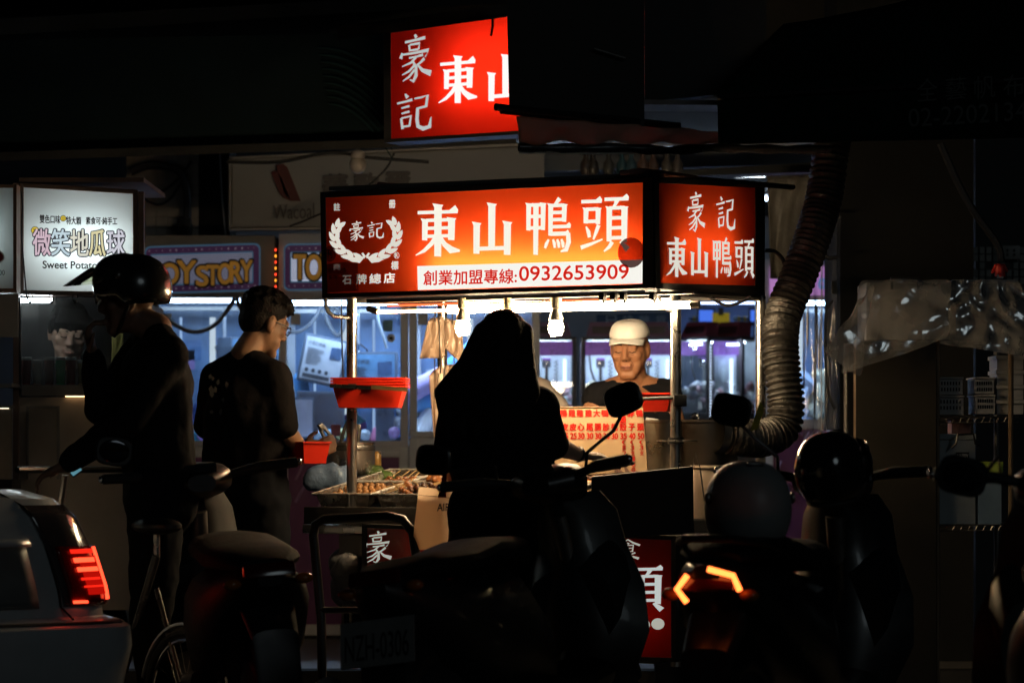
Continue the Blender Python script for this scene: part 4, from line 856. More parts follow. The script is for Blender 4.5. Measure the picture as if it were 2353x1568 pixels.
# cables hanging before the machines
cable('thick grey cable swagging in front of the dim marquee machine', [(350,688),(372,720),(410,750),(450,762),(490,748),(520,715),(540,684)], 16.9, .012, m=mat('cable_grey', (.06,.065,.08), .5))
cable('looped black cable hanging left of the man with glasses', [(545,684),(548,700),(560,716),(580,708),(572,690)], 16.85, .010)
cable('second looped black cable hanging behind the glasses man\'s hair', [(556,684),(556,720),(566,752),(590,780)], 16.86, .009)
cable('pale cable arc behind the glasses man\'s neck', [(525,818),(535,800),(560,782),(590,775)], 16.9, .006, m=mat('pale_wire', (.2,.19,.17), .6))
cable('dark cable drooping through the middle claw machine', [(655,762),(690,760),(720,735),(745,690)], 17.3, .010, m=MATS['cable_grey'])
cable('dark cable loop high in the middle claw machine', [(748,690),(752,735),(775,770),(790,740),(770,706),(756,720)], 17.35, .012, m=MATS['cable_grey'])
cable('thin black wire running down beside the left post', [(784,690),(785,760),(788,875)], 12.8, .003)
cable('clear tube hanging in the glass of the middle machine', [(868,700),(870,740),(880,770),(888,800)], 17.1, .007, m=mat('clear_tube', (.5,.55,.62), .2))
cam_ = thing('lock_knob', 'small round white lock on the edge of the middle machine', 'lock', U(898,776,16.98)); obj('ring', MB().lathe([(.016,-.01),(.022,-.006),(.022,.006),(.012,.010)], U(898,776,16.99), 16, Matrix(((1,0,0),(0,0,-1),(0,1,0)))), M_white, cam_); obj('centre', MB().ell(U(898,776,16.975), .009), M_black, cam_)
# ------------------------------------------------------------------ hanging bags on the back-left post
M_bag = translucent('beige_plastic', (.62,.46,.34), .55, .04)
def hang_bag(lb, pts, D, amp, seed):
    th = thing('bag_bundle', lb, 'bags', U(*pts[3],D), group='beige bag bundles on the cart post'); q = [U(a_, b_, D) for a_, b_ in pts]
    cloth('bag_sheet', q, M_bag, th, 14, 12, amp, 5, seed, .004); cloth('bag_sheet', [p+Vector((.006,.03,.01)) for p in q], M_bag, th, 14, 12, amp*1.3, 6, seed+1, .004)
    c_ = (q[0]+q[1])/2; obj('hanger', MB().tube([c_+Vector((0,-.01,-.01)), c_+Vector((0,-.01,.05))], .003, 5), M_steeld, th)
hang_bag('upper beige plastic bag bundle left of the back post', [(984,736),(1014,732),(1018,822),(963,823)], 13.1, .010, 4)
hang_bag('upper beige plastic bag bundle right of the back post', [(1020,735),(1058,745),(1062,838),(1022,800)], 13.16, .012, 6)
hang_bag('long beige bag bundle hanging low left of the back post', [(985,862),(1012,840),(1016,1010),(996,1004)], 13.12, .008, 8)
hang_bag('low beige bag bundle right of the back post beside black hair', [(1022,842),(1064,842),(1056,905),(1020,940)], 13.18, .012, 9)
mk_ = thing('marker_pen', 'marker pen hanging on a black string by the back post', 'pen', U(1012,905,13.08)); obj('barrel', MB().tube([U(1012,858,13.08), U(1012,886,13.08)], .010, 8), M_cream, mk_); obj('grip', MB().tube([U(1011,887,13.08), U(1011,905,13.08)], .012, 8), M_black, mk_); obj('string', MB().tube([U(1008,720,13.09), U(1010,800,13.09), U(1012,858,13.08)], .0025, 5), M_cable, mk_)
# ------------------------------------------------------------------ mini machines, right background
M_mdark = mat('mini_frame', (.060,.055,.058), .4, .3, var=.15); M_maroon = mat('mini_header', (.16,.028,.035), .45, var=.15); M_hscr = mat('mini_header_screen', (.03,.008,.006), .4)
M_ban = mat('mini_banner', (.22,.06,.40), .35, var=.3, scale=8, emit=(.30,.10,.55), es=.35); L_mini = emitter('mini_lamp', (.62,.82,1), 80.)
def mini(lb, u, D, yaw, w=.31, vt=748, vw=782, vb=948):
    p = U(u, vb, D); th = thing('mini_claw_machine', lb, 'claw machine', (p.x, p.y, p.z), yaw, group='mini claw machines', local=True)
    h = (vb-vw)/FPX*D; ht = (vw-vt)/FPX*D; d = .30; pw = .026
    B = lambda nm, c, s_, m, par=th, bev=0: obj(nm, MB().box(c, s_, None, bev), m, par, smooth=False)
    for x in (-w/2+pw/2, w/2-pw/2):
        for y in (0, d): B('post', (x,y,h/2), (pw,pw,h), M_mdark)
    B('base', (0,d/2,-.03), (w,d+.03,.06), M_mdark, th, .006); B('top_frame', (0,d/2,h+.012), (w,d+.03,.024), M_mdark, th, .004); B('back', (0,d+.016,h/2), (w,.006,h), mat('mini_back', (.62,.70,.80), .5, var=.25, scale=9))
    B('window_glass', (0,-.004,h/2), (w-2*pw,.003,h), M_pane)
    hp_ = MB(); a_ = [(-w/2+.03,-.01,h+.025),(w/2-.03,-.01,h+.025),(w/2-.055,.03,h+.025+ht),(-w/2+.055,.03,h+.025+ht)]; hp_.hexa([Vector(p_) for p_ in (a_[3],a_[2],a_[1],a_[0])], [Vector(p_)+Vector((0,.12,0)) for p_ in (a_[3],a_[2],a_[1],a_[0])]); hd_ = obj('header', hp_, M_maroon, th, smooth=False)
    B('header_screen', (0,.004,h+.025+ht*.45), (w*.56,.012,ht*.5), M_hscr, hd_)
    bn = B('banner', (0,.006,h-.048), (w-2*pw,.006,.088), M_ban)
    qn = [Vector((-w*.36,.002,h-.014)), Vector((w*.30,.002,h-.014)), Vector((w*.30,.002,h-.046)), Vector((-w*.36,.002,h-.046))]; letters('lettering', 'スーパーミニ', qn, mat('banner_ink', (.06,.02,.12), .5), bn, .001); qn = [Vector((-w*.05,.002,h-.052)), Vector((w*.30,.002,h-.052)), Vector((w*.30,.002,h-.084)), Vector((-w*.05,.002,h-.084))]; letters('lettering', 'マシン', qn, MATS['banner_ink'], bn, .001)
    B('lamp', (0,.05,h-.012), (w-.08,.03,.010), L_mini)
    B('side_lamp', (w*.28,d-.02,h*.45), (.018,.012,h*.62), emitter('mini_lamp_side', (.65,.84,1), 2.6))
    cl_ = MB().box((-.03,.14,h-.135), (.055,.05,.06), None, .004).tube([(-.03,.14,h-.16),(-.03,.14,h-.25)], .010, 8)
    for k in range(3): a2 = k*2.1; cl_.tube([(-.03,.14,h-.24),(-.03+.035*math.cos(a2),.14+.035*math.sin(a2),h-.27),(-.03+.022*math.cos(a2),.14+.022*math.sin(a2),h-.31)], .004, 5)
    obj('claw', cl_, M_chrome, th)
    obj('coil_cord', MB().tube([(.03+.012*math.cos(k*.9), .12+.012*math.sin(k*.9), h-.12-.0035*k) for k in range(52)], .003, 5), M_cable, th); obj('hose', MB().tube([(-w*.33,.08,h-.09),(-w*.30,.08,h-.18),(-.06,.10,h-.27)], .006, 6), M_cable, th)
    B('latch', (-w/2+.012,-.02,h*.36), (.014,.016,.028), M_black); B('tag', (w*.22,-.009,.045), (.03,.003,.045), M_white)
    return th, h, w
PRZ = [(.75,.78,.85),(.62,.40,.48),(.20,.38,.72),(.78,.74,.60),(.55,.60,.70)]
def heap(lb, th, w, h, seed, cols):
    rs_ = random.Random(seed); g_ = []
    for ci, c_ in enumerate(cols):
        mb = MB()
        for k in range(11): mb.ell((rs_.uniform(-w*.36,w*.36), rs_.uniform(.03,.24), .02+rs_.random()*h*.36), (.026+rs_.random()*.018,.024,.022), Euler((rs_.random()*3,rs_.random()*3,0)).to_matrix(), 9, 6)
        o = obj('plush_heap', mb, mat('heap_%d_%d' % (seed, ci), c_, .85, var=.2), None); o.location = th.location; o.rotation_euler = th.rotation_euler; tag(o, '%s of small plush prizes heaped in %s' % (('first colour','second colour','third colour')[ci], lb), 'plush toys', kind='stuff')
minis = [(1267,20.0,.0,'mini claw machine under the right spiral bulb',(.31)),(1392,20.0,0,'mini claw machine directly behind the white cap',.31),(1496,20.1,-.1,'mini claw machine left of the near cart post',.31),(1594,20.2,-.75,'turned mini claw machine right of the near cart post',.27),(1669,20.35,-.75,'turned mini claw machine farthest right, with pink and blue plush',.27)]
for i, (u_, D_, yw, lb, w_) in enumerate(minis):
    th, h_, ww = mini(lb, u_, D_, yw, w_); heap('the '+lb, th, ww, h_, i, [PRZ[0], PRZ[(i+1) % 5], PRZ[3 if i < 3 else 1]])
a_, b_ = U(1190,965,19.9), U(1560,965,19.9); bn_ = thing('machine_bench', 'low dark bench carrying the row of mini claw machines', 'bench', ((a_.x+b_.x)/2,20.1,.12))
zt_ = U(0,948,20).z-.062
obj('bench_top', MB().box(((a_.x+b_.x)/2+.2,20.2,zt_-.02), (b_.x-a_.x+.7,.75,.04), None, .005), M_steeld, bn_); obj('bench_body', MB().box(((a_.x+b_.x)/2+.2,20.25,(zt_-.042+.12)/2), (b_.x-a_.x+.6,.6,zt_-.042-.12)), M_mdark, bn_, smooth=False)
ls = thing('led_strip', 'vertical dotted white light strip between the turned mini machines', 'light strip', U(1632,960,19.7)); obj('channel', MB().box(U(1632,873,19.72), (.012,.01,.49)), M_mdark, ls, smooth=False)
for k in range(24): obj('diode', MB().ell(U(1632,790+k*7.2,19.71), .0042, None, 6, 5), emitter('diode', (.6,.75,1), 3.), ls)
# brightly lit display cabinet with screens behind
dc_ = thing('display_cabinet', 'blue lit display cabinet with small screens behind the far cart post', 'cabinet', U(1690,1000,21.5))
def BX(nm, u0, v0, u1, v1, D, d, m, th, bev=0): 
    q = Q([(u0,v0),(u1,v0),(u1,v1),(u0,v1)], D); return obj(nm, MB().hexa(q, [p+Vector((0,d,0)) for p in q]), m, th, smooth=False)
BX('back', 1560, 690, 1800, 960, 22.0, .03, mat('cabinet_back', (.22,.34,.62), .5, var=.3, scale=4), dc_); BX('shelf', 1560, 786, 1800, 792, 21.5, .5, M_mf, dc_); BX('shelf', 1560, 890, 1800, 900, 21.5, .5, M_mdark, dc_); BX('top', 1560, 684, 1800, 690, 21.5, .5, M_mf, dc_); BX('lower_panel', 1560, 902, 1800, 1400, 21.5, .4, mat('grey_panel', (.30,.31,.34), .5), dc_)
BX('lamp', 1570, 694, 1790, 697, 21.55, .03, emitter('cab_lamp', (.45,.62,1), 7.), dc_); BX('lamp', 1610, 795, 1790, 798, 21.55, .03, emitter('cab_lamp2', (.75,.88,1), 9.), dc_)
for i, (u_, lb) in enumerate(((1622,'left'),(1740,'right'))):
    th = thing('small_screen', '%s small blue screen on the upper shelf of the display cabinet' % lb, 'screen', U(u_,748,21.4)); BX('bezel', u_-20, 708, u_+20, 748, 21.4, .03, M_black, th); BX('display', u_-16, 712, u_+16, 738, 21.395, .004, emitter('blue_screen', (.08,.22,1), .8), th); BX('stand', u_-8, 748.5, u_+8, 785.5, 21.44, .06, M_black, th)
th = thing('yellow_card', 'yellow card with a black clip on the upper cabinet shelf', 'card', U(1655,745,21.38)); BX('card', 1636, 718, 1676, 745, 21.38, .01, mat('yellow_card', (.6,.45,.03), .5, emit=(.5,.38,.02), es=.25), th); BX('clip', 1650, 706, 1662, 724, 21.365, .01, M_black, th); BX('stand', 1645, 745.5, 1668, 785.5, 21.39, .05, M_black, th)
for i, (u_, nm_) in enumerate(((1602,'left'),(1704,'right'))):
    th = thing('ball_pack', '%s pack of yellow and blue balls on the cabinet shelf' % nm_, 'ball pack', U(u_,785,21.42)); BX('tray', u_-18, 752, u_+18, 785.5, 21.42, .1, mat('pack_blue', (.05,.10,.5), .4), th)
    for k in range(10): obj('ball', MB().ell(U(u_-14+(k % 5)*7, 745-(k//5)*13, 21.44), .019, None, 8, 6), mat('pack_ball_%d' % (k % 2), ((.5,.42,.1),(.15,.3,.55))[k % 2], .4), th)
for i, (u_, v_, c_, nm_) in enumerate(((1716,860,(.55,.25,.45),'pink'),(1730,845,(.6,.62,.7),'white'),(1748,858,(.2,.35,.65),'blue'))):
    obj('plush_toy', MB().ell(U(u_,v_+2,21.62), (.035,.03,.045)).ell(U(u_,v_-16,21.62), .026), mat('shelfplush_'+nm_, c_, .9), label='%s plush toy on the lower shelf of the display cabinet' % nm_, cat='plush toy', group='plush toys in the display cabinet')
# hanging blue shop banner behind the vendor's cap
bq = Q([(1370,722),(1555,716),(1555,762),(1370,768)], 20.9); th = thing('shop_banner', 'dark blue banner with pale characters hanging behind the white cap', 'banner', U(1460,768,20.9)); obj('sheet', MB().hexa(bq, [p+Vector((0,.01,0)) for p in bq]), mat('banner_blue', (.03,.07,.13), .7), th, smooth=False)
for i, ch in enumerate('日韓雜貨'): letters('character', ch, Q([(1392+i*38,724),(1416+i*38,723),(1416+i*38,748),(1392+i*38,749)], 20.89), mat('banner_pale', (.30,.36,.40), .6), th, .004)
for u_ in (1380, 1545): obj('cord', MB().tube([U(u_,720,20.9), U(u_,640,20.9)], .004, 5), M_cable, th)
# pillar-side machine behind the film curtain
md, dd = machine('white claw machine with pink panel behind the plastic curtain', 1756, 1990, 17.6, 596, 690, 962, 985, lamp=1.5)
BX('pink_screen', 1768, 612, 1980, 678, 17.59, .006, mat('pink_screen', (.5,.25,.5), .4, var=.3, scale=6, emit=(.62,.28,.72), es=.55), md); letters('lettering', 'oo', Q([(1880,640),(1915,638),(1915,662),(1880,664)], 17.585), mat('pink_ink', (.2,.4,.7), .5, emit=(.2,.4,.8), es=.4), md, .003, .004)
for i in range(16):
    u_, v_ = 1790+(i*37) % 140, 955-(i//4)*22-(i % 3)*6; obj('wrapped_prize', MB().box(U(u_,v_-5,17.9+.05*(i % 4)), (.11,.1,.07), Euler((.2*i,.3*i,.5*i)).to_matrix(), .01), mat('wrap_%d' % (i % 4), ((.55,.62,.75),(.4,.5,.7),(.65,.6,.45),(.3,.5,.55))[i % 4], .3), label='pale wrapped prize in the machine behind the plastic curtain', cat='prize', group='wrapped prizes behind the plastic curtain')
pcur = thing('plastic_curtain', 'milky clear plastic curtain hanging beside the black pier', 'curtain', U(1885,1040,15.0)); cloth('film', Q([(1845,500),(1930,500),(1930,1060),(1845,1060)], 15.0), glass('curtain_film', (.93,.95,.97), .08, .15, .28, (.6,.62,.72), 10, .6), pcur, 22, 10, .012, 9, 12)
obj('seam', MB().tube([U(1888,500,14.97), U(1886,1060,14.97)], .003, 5), mat('film_seam', (.6,.62,.68), .4), pcur); obj('rail', MB().tube([U(1842,499,15.0), U(1932,499,15.0)], .006, 6), M_steeld, pcur)
dsh = thing('dusty_film', 'crumpled dusty plastic sheet hanging between the cart sign and the duct', 'plastic sheet', U(1810,620,16.2)); cloth('film', Q([(1762,408),(1862,404),(1850,640),(1768,640)], 16.2), mat('dusty_plastic', (.36,.34,.30), .35, var=.35, scale=9, bump=.7, bscale=12), dsh, 20, 14, .02, 6, 14, .002); obj('rod', MB().tube([U(1758,407,16.2), U(1866,403,16.2)], .006, 6), M_steeld, dsh)
cable('thin black cable dangling past the curtain by the black pier', [(1912,690),(1897,720),(1895,800),(1898,860),(1905,910),(1918,940)], 14.9, .006)
cable('short black cable looping out of the duct to the pier', [(1885,540),(1888,575),(1902,592),(1925,590)], 14.9, .009)
hkb = obj('hook_plate', MB().box(U(1916,660,14.95), (.03,.03,.06), None, .004), M_black, label='small black hook plate on the pier edge', cat='hook')

# shop ceiling lamps
for i, (x_, y_) in enumerate(((-.1,19.2),(1.2,19.0),(1.6,22.5),(-.4,22.5))):
    th = thing('ceiling_lamp', 'cool white ceiling tube lamp in the arcade, %s' % ('front left','front right','rear right','rear left')[i], 'lamp', (x_,y_,2.94), group='ceiling tube lamps in the arcade'); obj('tube', MB().tube([(x_-.6,y_,2.90),(x_+.6,y_,2.90)], .014, 8), emitter('ceiling_tube', (.60,.78,1), 13.), th); obj('housing', MB().box((x_,y_,2.935), (1.3,.06,.028)), M_white, th, smooth=False)
# glowing columns, added for bright contrast, and coloured backs inside the big machines
rs = random.Random(21)
for th, (x0,x1,zw,zm,zt,zp), D_ in ((ma,da,DM),(mb2,db,DM),(mc,dc,DM),(md,dd,17.6)):
    for k in range(3):
        x_ = x0+.10+(x1-x0-.2)*(k+.3)/3; obj('added_light_column', MB().box((x_,D_+.705,(zw+zm)/2-.02), (.012+.02*(k % 2),.010,(zm-zw)*.86)), emitter('column_%d' % (k % 2), ((.45,.65,1),(.75,.88,1))[k % 2], .85), th, smooth=False)
    for k in range(5):
        x_ = x0+.08+rs.random()*(x1-x0-.2); z_ = zw+.1+rs.random()*(zm-zw-.25); obj('back_panel_print', MB().box((x_,D_+.714,z_), (.06+rs.random()*.1,.006,.05+rs.random()*.12)), mat('back_print_%d' % (k % 4), ((.30,.20,.50),(.10,.22,.5),(.55,.60,.7),(.45,.2,.3))[k % 4], .5, var=.4), th, smooth=False)

# capsules and small goods strewn through the two left machines, stickers on the glass
rs = random.Random(33); CC = [('cyan',(.08,.45,.60)),('violet',(.30,.14,.55)),('rose',(.60,.20,.36)),('pearl',(.66,.68,.74)),('navy',(.04,.08,.28))]
for i in range(46):
    nm_, c_ = CC[i % 5]; left = i % 2 == 0; u_ = rs.uniform(352,600) if left else rs.uniform(660,915); v_ = 1004-rs.random()**2*70; w_ = 'dim' if left else 'bright'
    p_ = U(u_, v_, 17.3+rs.random()*.3)
    mb = MB().ell(p_, .024+rs.random()*.016, None, 10, 7) if i % 3 else MB().box(p_, (.07+rs.random()*.05,.05,.06+rs.random()*.05), Euler((rs.random(),rs.random(),rs.random()*3)).to_matrix(), .006)
    obj('capsule' if i % 3 else 'small_carton', mb, mat('goods_'+nm_, c_, .3, var=.15), label='%s %s among the goods in the %s marquee machine' % (nm_, 'round capsule' if i % 3 else 'small carton', w_), cat='capsule' if i % 3 else 'carton', group='small goods in the %s marquee machine' % w_)
for th, us in ((ma,(372,470,560)),(mb2,(668,760,880)),(mc,(960,))):
    for k, u_ in enumerate(us): v_ = (720,975,735)[k]; BX('glass_sticker', u_, v_, u_+22, v_+26, 16.998, .003, mat('sticker_%d' % k, ((.55,.58,.62),(.50,.16,.30),(.12,.34,.5))[k], .5, var=.3, scale=40), th)
# ------------------------------------------------------------------ sweet potato stall, far left
DS = 13.0
stall = thing('snack_stall', 'small dark snack stall with glass front under a white lit sign', 'food stall', U(170,1100,DS))
M_brown = mat('brown_frame', (.14,.085,.06), .5, var=.3, scale=12, bump=.1)
sg = thing('stall_sign', 'white backlit sign with pastel characters on the snack stall', 'sign', U(180,672,DS))
wf = Q([(44,420),(316,436),(316,682),(44,676)], DS); wpn = Q([(54,430),(305,445),(305,671),(54,666)], DS)
lightbox(sg, wf, .13, wpn, [(U(150,565,DS)+Vector((0,.075,0)), U(285,572,DS)+Vector((0,.075,0))), (U(70,565,DS)+Vector((0,.11,0)), U(285,572,DS)+Vector((0,.115,0)))], translucent('backlit_white_sign', (.74,.80,.80), .3, .05, .06), emitter('sign_tube_white', (.86,.95,.96), 15.), .012, M_brown)
M_ik = mat('black_print', (.012,.012,.012), .6, var=0); M_navy = mat('outline_navy', (.010,.014,.04), .6, var=0)
letters('lettering', '雙色口味', PQ(91,493,138,512,wf,.035), M_ik, sg, -.003, .0008); letters('lettering', '特大顆', PQ(152,497,186,515,wf,.035), M_ik, sg, -.003, .0008); letters('lettering', '素食可·純手工', PQ(197,498,269,515,wf,.02), M_ik, sg, -.003, .0008)
PAST = [(.80,.60,.70),(.70,.86,.95),(.92,.91,.78),(.93,.86,.52),(.80,.80,.90)]
for i, (ch, u0, u1) in enumerate((('微',76,116),('笑',118,160),('地',162,203),('瓜',205,242),('球',246,286))):
    q = PQ(u0,526+i*.6,u1,586+i*.6,wf,.01); letters('character_outline', ch, q, M_navy, sg, -.0035, .0062, 12); letters('character', ch, q, emitter('pastel_%d' % i, PAST[i], .75), sg, .0000, .0016, 6)
letters('lettering', 'Sweet Potato Ball', PQ(98,599,262,616,wf,.012), M_ik, sg, -.003, .0010)
def smiley(u_, v_, r_, c_, e_):
    pix_polys('smiley_face', [disc(u_,v_,r_+1.2,r_+1.2)], M_navy, sg, wf, -.0028); pix_polys('smiley_face', [disc(u_,v_,r_,r_)], emitter('smiley_%s' % e_, c_, .55), sg, wf, -.0022)
    ft_ = [disc(u_-r_*.3,v_-r_*.3,r_*.11,r_*.16), disc(u_+r_*.3,v_-r_*.3,r_*.11,r_*.16)]
    for k in range(8): a0, a1 = R(25+130*k/8), R(25+130*(k+1)/8); ft_.append([(u_+q_*r_*math.cos(a_), v_+q_*r_*math.sin(a_)) for q_, a_ in ((.60,a0),(.60,a1),(.50,a1),(.50,a0))])
    pix_polys('smiley_features', ft_, M_navy, sg, wf, -.0016)
smiley(145,501.5,6,(.95,.72,.08),'yellow'); smiley(80,529,8,(.95,.72,.08),'yellow'); smiley(280,537,6.5,(.72,.74,.84),'grey')
s2 = thing('stall_sign', 'pale lit sign cut off at the left picture edge', 'sign', U(0,668,DS)); w2 = Q([(-150,424),(38,424),(38,672),(-150,672)], DS-.25); lightbox(s2, w2, .1, Q([(-140,432),(30,431),(30,662),(-140,662)], DS-.25), [(U(-130,545,DS-.17), U(-10,545,DS-.17))], translucent('backlit_grey_sign', (.52,.60,.60), .3, .05, .05), MATS['sign_tube_white'], .010, M_brown)
pix_polys('red_badge', [disc(-4,590,14,14)], mat('badge_rim', (.25,.26,.27), .5), s2, w2, .0); pix_polys('red_badge', [disc(-4,590,11,11)], mat('badge_red', (.12,.01,.015), .5), s2, w2, .001); letters('lettering', '00', PQ(-2,620,11,632,w2), M_ik, s2, .001)
# posts, glass, tray, lower panels
def SB(nm, u0, v0, u1, v1, D, d, m, th=stall): return BX(nm, u0, v0, u1, v1, D, d, m, th)
for (u0, u1, v0, v1) in ((30,43,420,1568),(318,330,440,1568)): SB('post', u0, v0, u1, 1700, DS, .04, M_brown)
SB('front_glass', 45, 684, 316, 880, DS+.01, .004, glass('steamy_pane', (.80,.82,.82), .06, .03, .22, (.42,.42,.40), 16, .45)); SB('glass_edge', 43, 683, 47, 905, DS, .02, M_black)
SB('shelf', 50, 884, 316, 908, DS+.0, .26, mat('shelf_steel', (.16,.15,.14), .45, .6)); SB('front_sheet', 44, 912, 316, 1400, DS+.02, .012, mat('stall_panel', (.34,.29,.24), .35, .5, var=.3, scale=5)); SB('panel_frame', 60, 932, 66, 1100, DS+.008, .01, M_steeld); SB('panel_frame', 130, 932, 136, 1100, DS+.008, .01, M_steeld); SB('panel_frame', 67, 932, 129, 937, DS+.008, .01, M_steeld)
SB('roof', 44, 408, 330, 418, DS, .8, M_brown); SB('back_board', 44, 684, 330, 1400, DS+.85, .02, mat('stall_back', (.05,.05,.055), .7)); SB('side_board', 318, 690, 326, 1400, DS+.045, .8, mat('stall_back', (.05,.05,.055), .7))
SB('under_lamp', 150, 909, 235, 911, DS+.004, .012, emitter('under_shelf', (1,.60,.28), 5.))
tl = thing('tube_lamp', 'bright white tube lamp at the top of the snack stall glass', 'lamp', U(95,690,DS+.12)); obj('tube', MB().tube([U(-10,689,DS+.1), U(122,690,DS+.1)], .010, 8), emitter('stall_tube', (.84,.95,1), 45.), tl); obj('holder', MB().box(U(124,690,DS+.1), (.012,.03,.03)), M_white, tl, smooth=False)
for i, u_ in enumerate((69,118,172,222)):
    th = thing('bulldog_clip', 'wire clip hanging under the white stall sign, %s from the left' % ('first','second','third','fourth')[i], 'clip', U(u_,676,DS-.01), group='wire clips under the white stall sign')
    obj('loop', MB().tube([U(u_-4,676,DS-.012), U(u_-5,686,DS-.012), U(u_-1,693,DS-.012), U(u_+1,693,DS-.012), U(u_+6,686,DS-.012), U(u_+6,676,DS-.012)], .0022, 5), M_cable, th); obj('body', MB().ell(U(u_,695,DS-.012), (.007,.006,.006), None, 8, 6), M_black, th)
cable('thin black cord hanging down the left edge of the white stall sign', [(44,420),(50,450),(52,480),(50,540),(56,620),(62,690)], DS-.02, .003)
cable('white cord dangling below the stall shelf', [(196,910),(215,930),(250,935),(285,925)], DS-.01, .003, m=mat('white_cord', (.5,.5,.48), .5))
for i, (u_, c_, nm_) in enumerate(((60,(.22,.015,.03),'dark red'),(86,(.45,.42,.36),'cloudy white'),(113,(.14,.03,.03),'brown red'),(139,(.02,.42,.16),'green'),(163,(.20,.012,.03),'deep crimson'),(190,(.42,.36,.20),'cream'))):
    th = thing('drink_cup', '%s sealed drink cup on the snack stall shelf' % nm_, 'cup', U(u_,883.5,DS+.06), group='drink cups on the snack stall shelf'); c0 = U(u_,883.5,DS+.06); hh_ = .112 if i % 2 == 0 or i == 3 else .10
    obj('drink', MB().lathe([(.017,.001),(.0215,hh_-.012)], c0, 18), mat('drink_%d' % i, c_, .25, var=.15), th); obj('lid', MB().lathe([(.0225,hh_-.012),(.0235,hh_-.008),(.0235,hh_),(.020,hh_+.001)], c0, 18), mat('cup_lid', (.45,.47,.46), .25), th)
th = thing('yellow_apron', 'yellow cloth hanging between the snack stall and the helmeted man', 'cloth', U(268,800,13.3)); cloth('cloth', Q([(258,770),(284,764),(282,850),(256,846)], 13.3), mat('yellow_cloth', (.55,.48,.14), .8, var=.2), th, 8, 8, .006, 4, 20, .004); obj('peg', MB().tube([U(271,768,13.3), U(271,752,13.3)], .004, 5), M_steeld, th)
# glimpsed counter of the next stall at the very left
nx = thing('food_counter', 'stainless food counter cut off at the left picture edge', 'counter', U(-40,1100,12.75)); SB('top', -200, 880, 27, 888, 12.75, .4, M_steel, nx); SB('front', -200, 938, 27, 1100, 12.78, .02, M_steeld, nx); SB('rail', -200, 930, 27, 936, 12.75, .06, M_steel, nx); SB('lamp', -200, 937, 20, 938, 12.775, .004, emitter('counter_strip', (1,.85,.6), 4.), nx); SB('base', -200, 1101, 27, 1640, 12.78, .4, M_blackm, nx)
SB('card', -200, 676, 42, 774, 12.74, .006, mat('notice_card', (.16,.16,.165), .6), nx)
# ------------------------------------------------------------------ flexible exhaust duct
du = thing('exhaust_duct', 'thick ribbed flexible exhaust duct bending down beside the cart', 'duct', U(1800,1010,12.8))
ctrl = [(1912,322,13.0),(1893,450,12.95),(1868,540,12.9),(1832,640,12.85),(1800,720,12.8),(1792,790,12.75),(1798,860,12.72),(1806,930,12.7),(1794,985,12.68),(1752,1006,12.62),(1705,1004,12.55),(1657,998,12.5)]
PP = [U(*c_) for c_ in ctrl]; pts = []
for i in range(len(PP)-1):
    p0, p1, p2, p3 = PP[max(i-1,0)], PP[i], PP[i+1], PP[min(i+2,len(PP)-1)]
    nseg = max(6, int((p2-p1).length/.0058))
    for k in range(nseg): t = k/nseg; pts.append(.5*((2*p1)+(p2-p0)*t+(2*p0-5*p1+4*p2-p3)*t*t+(3*p1-p0-3*p2+p3)*t**3))
pts.append(PP[-1]); rsd = random.Random(2)
rad = [.070+.0055*(1 if (i//2) % 2 == 0 else -1)+rsd.uniform(-.0012,.0012) for i in range(len(pts))]
M_duct = mat('duct_foil', (.075,.070,.064), .46, .7, var=.4, scale=30, bump=.7, bscale=55)
obj('hose', MB().tube(pts, rad, 26, False), M_duct, du, angle=60); d0 = (pts[-1]-pts[-4]).normalized(); obj('collar', MB().tube([pts[-1], pts[-1]+d0*.035], [.078,.078], 26, False), M_steel, du)
# ------------------------------------------------------------------ plastic-wrapped rack, right edge
rkx = thing('storage_rack', 'wire storage rack with plastic wrapped boxes at the right edge', 'rack', U(2160,1500,12.6)); DRK = 12.6
for u_ in (1967, 2152, 2322): p = U(u_,780,DRK); obj('upright', MB().tube([p, Vector((p.x,p.y,.01))], .011, 8), mat('rack_steel', (.30,.22,.15), .35, .9), rkx); obj('upright', MB().tube([p+Vector((0,.38,0)), Vector((p.x,p.y+.38,.01))], .011, 8), M_steeld, rkx)
def wire_shelf(v, u0, u1, nm='wire_shelf'):
    m_ = MB(); a_, b_ = U(u0,v,DRK), U(u1,v-2,DRK)
    for o_ in (0, -.022): m_.tube([a_+UPZ*o_, b_+UPZ*o_], .0028, 5)
    s_ = obj(nm, m_, M_steeld, rkx); n_ = int((b_-a_).length/.028)
    for k in range(n_): p = a_.lerp(b_, k/n_); obj('wire', MB().tube([p-UPZ*.022, p+Vector((.012,0,0))], .0018, 4), M_steeld, s_); 
    dk = MB(); dk.hexa([a_+UPZ*.002, b_+UPZ*.002, b_+Vector((0,.38,.002)), a_+Vector((0,.38,.002))], [a_-UPZ*.003, b_-UPZ*.003, b_+Vector((0,.38,-.003)), a_+Vector((0,.38,-.003))]); obj('deck', dk, M_steeld, s_, smooth=False)
wire_shelf(958, 2152, 2340); wire_shelf(1206, 2152, 2345); wire_shelf(782, 1967, 2330)
BX('door_panel', 1966, 784, 2150, 1640, DRK-.02, .01, mat('smoky_sheet', (.026,.023,.018), .5, var=.3, scale=5, spec=.2), rkx)
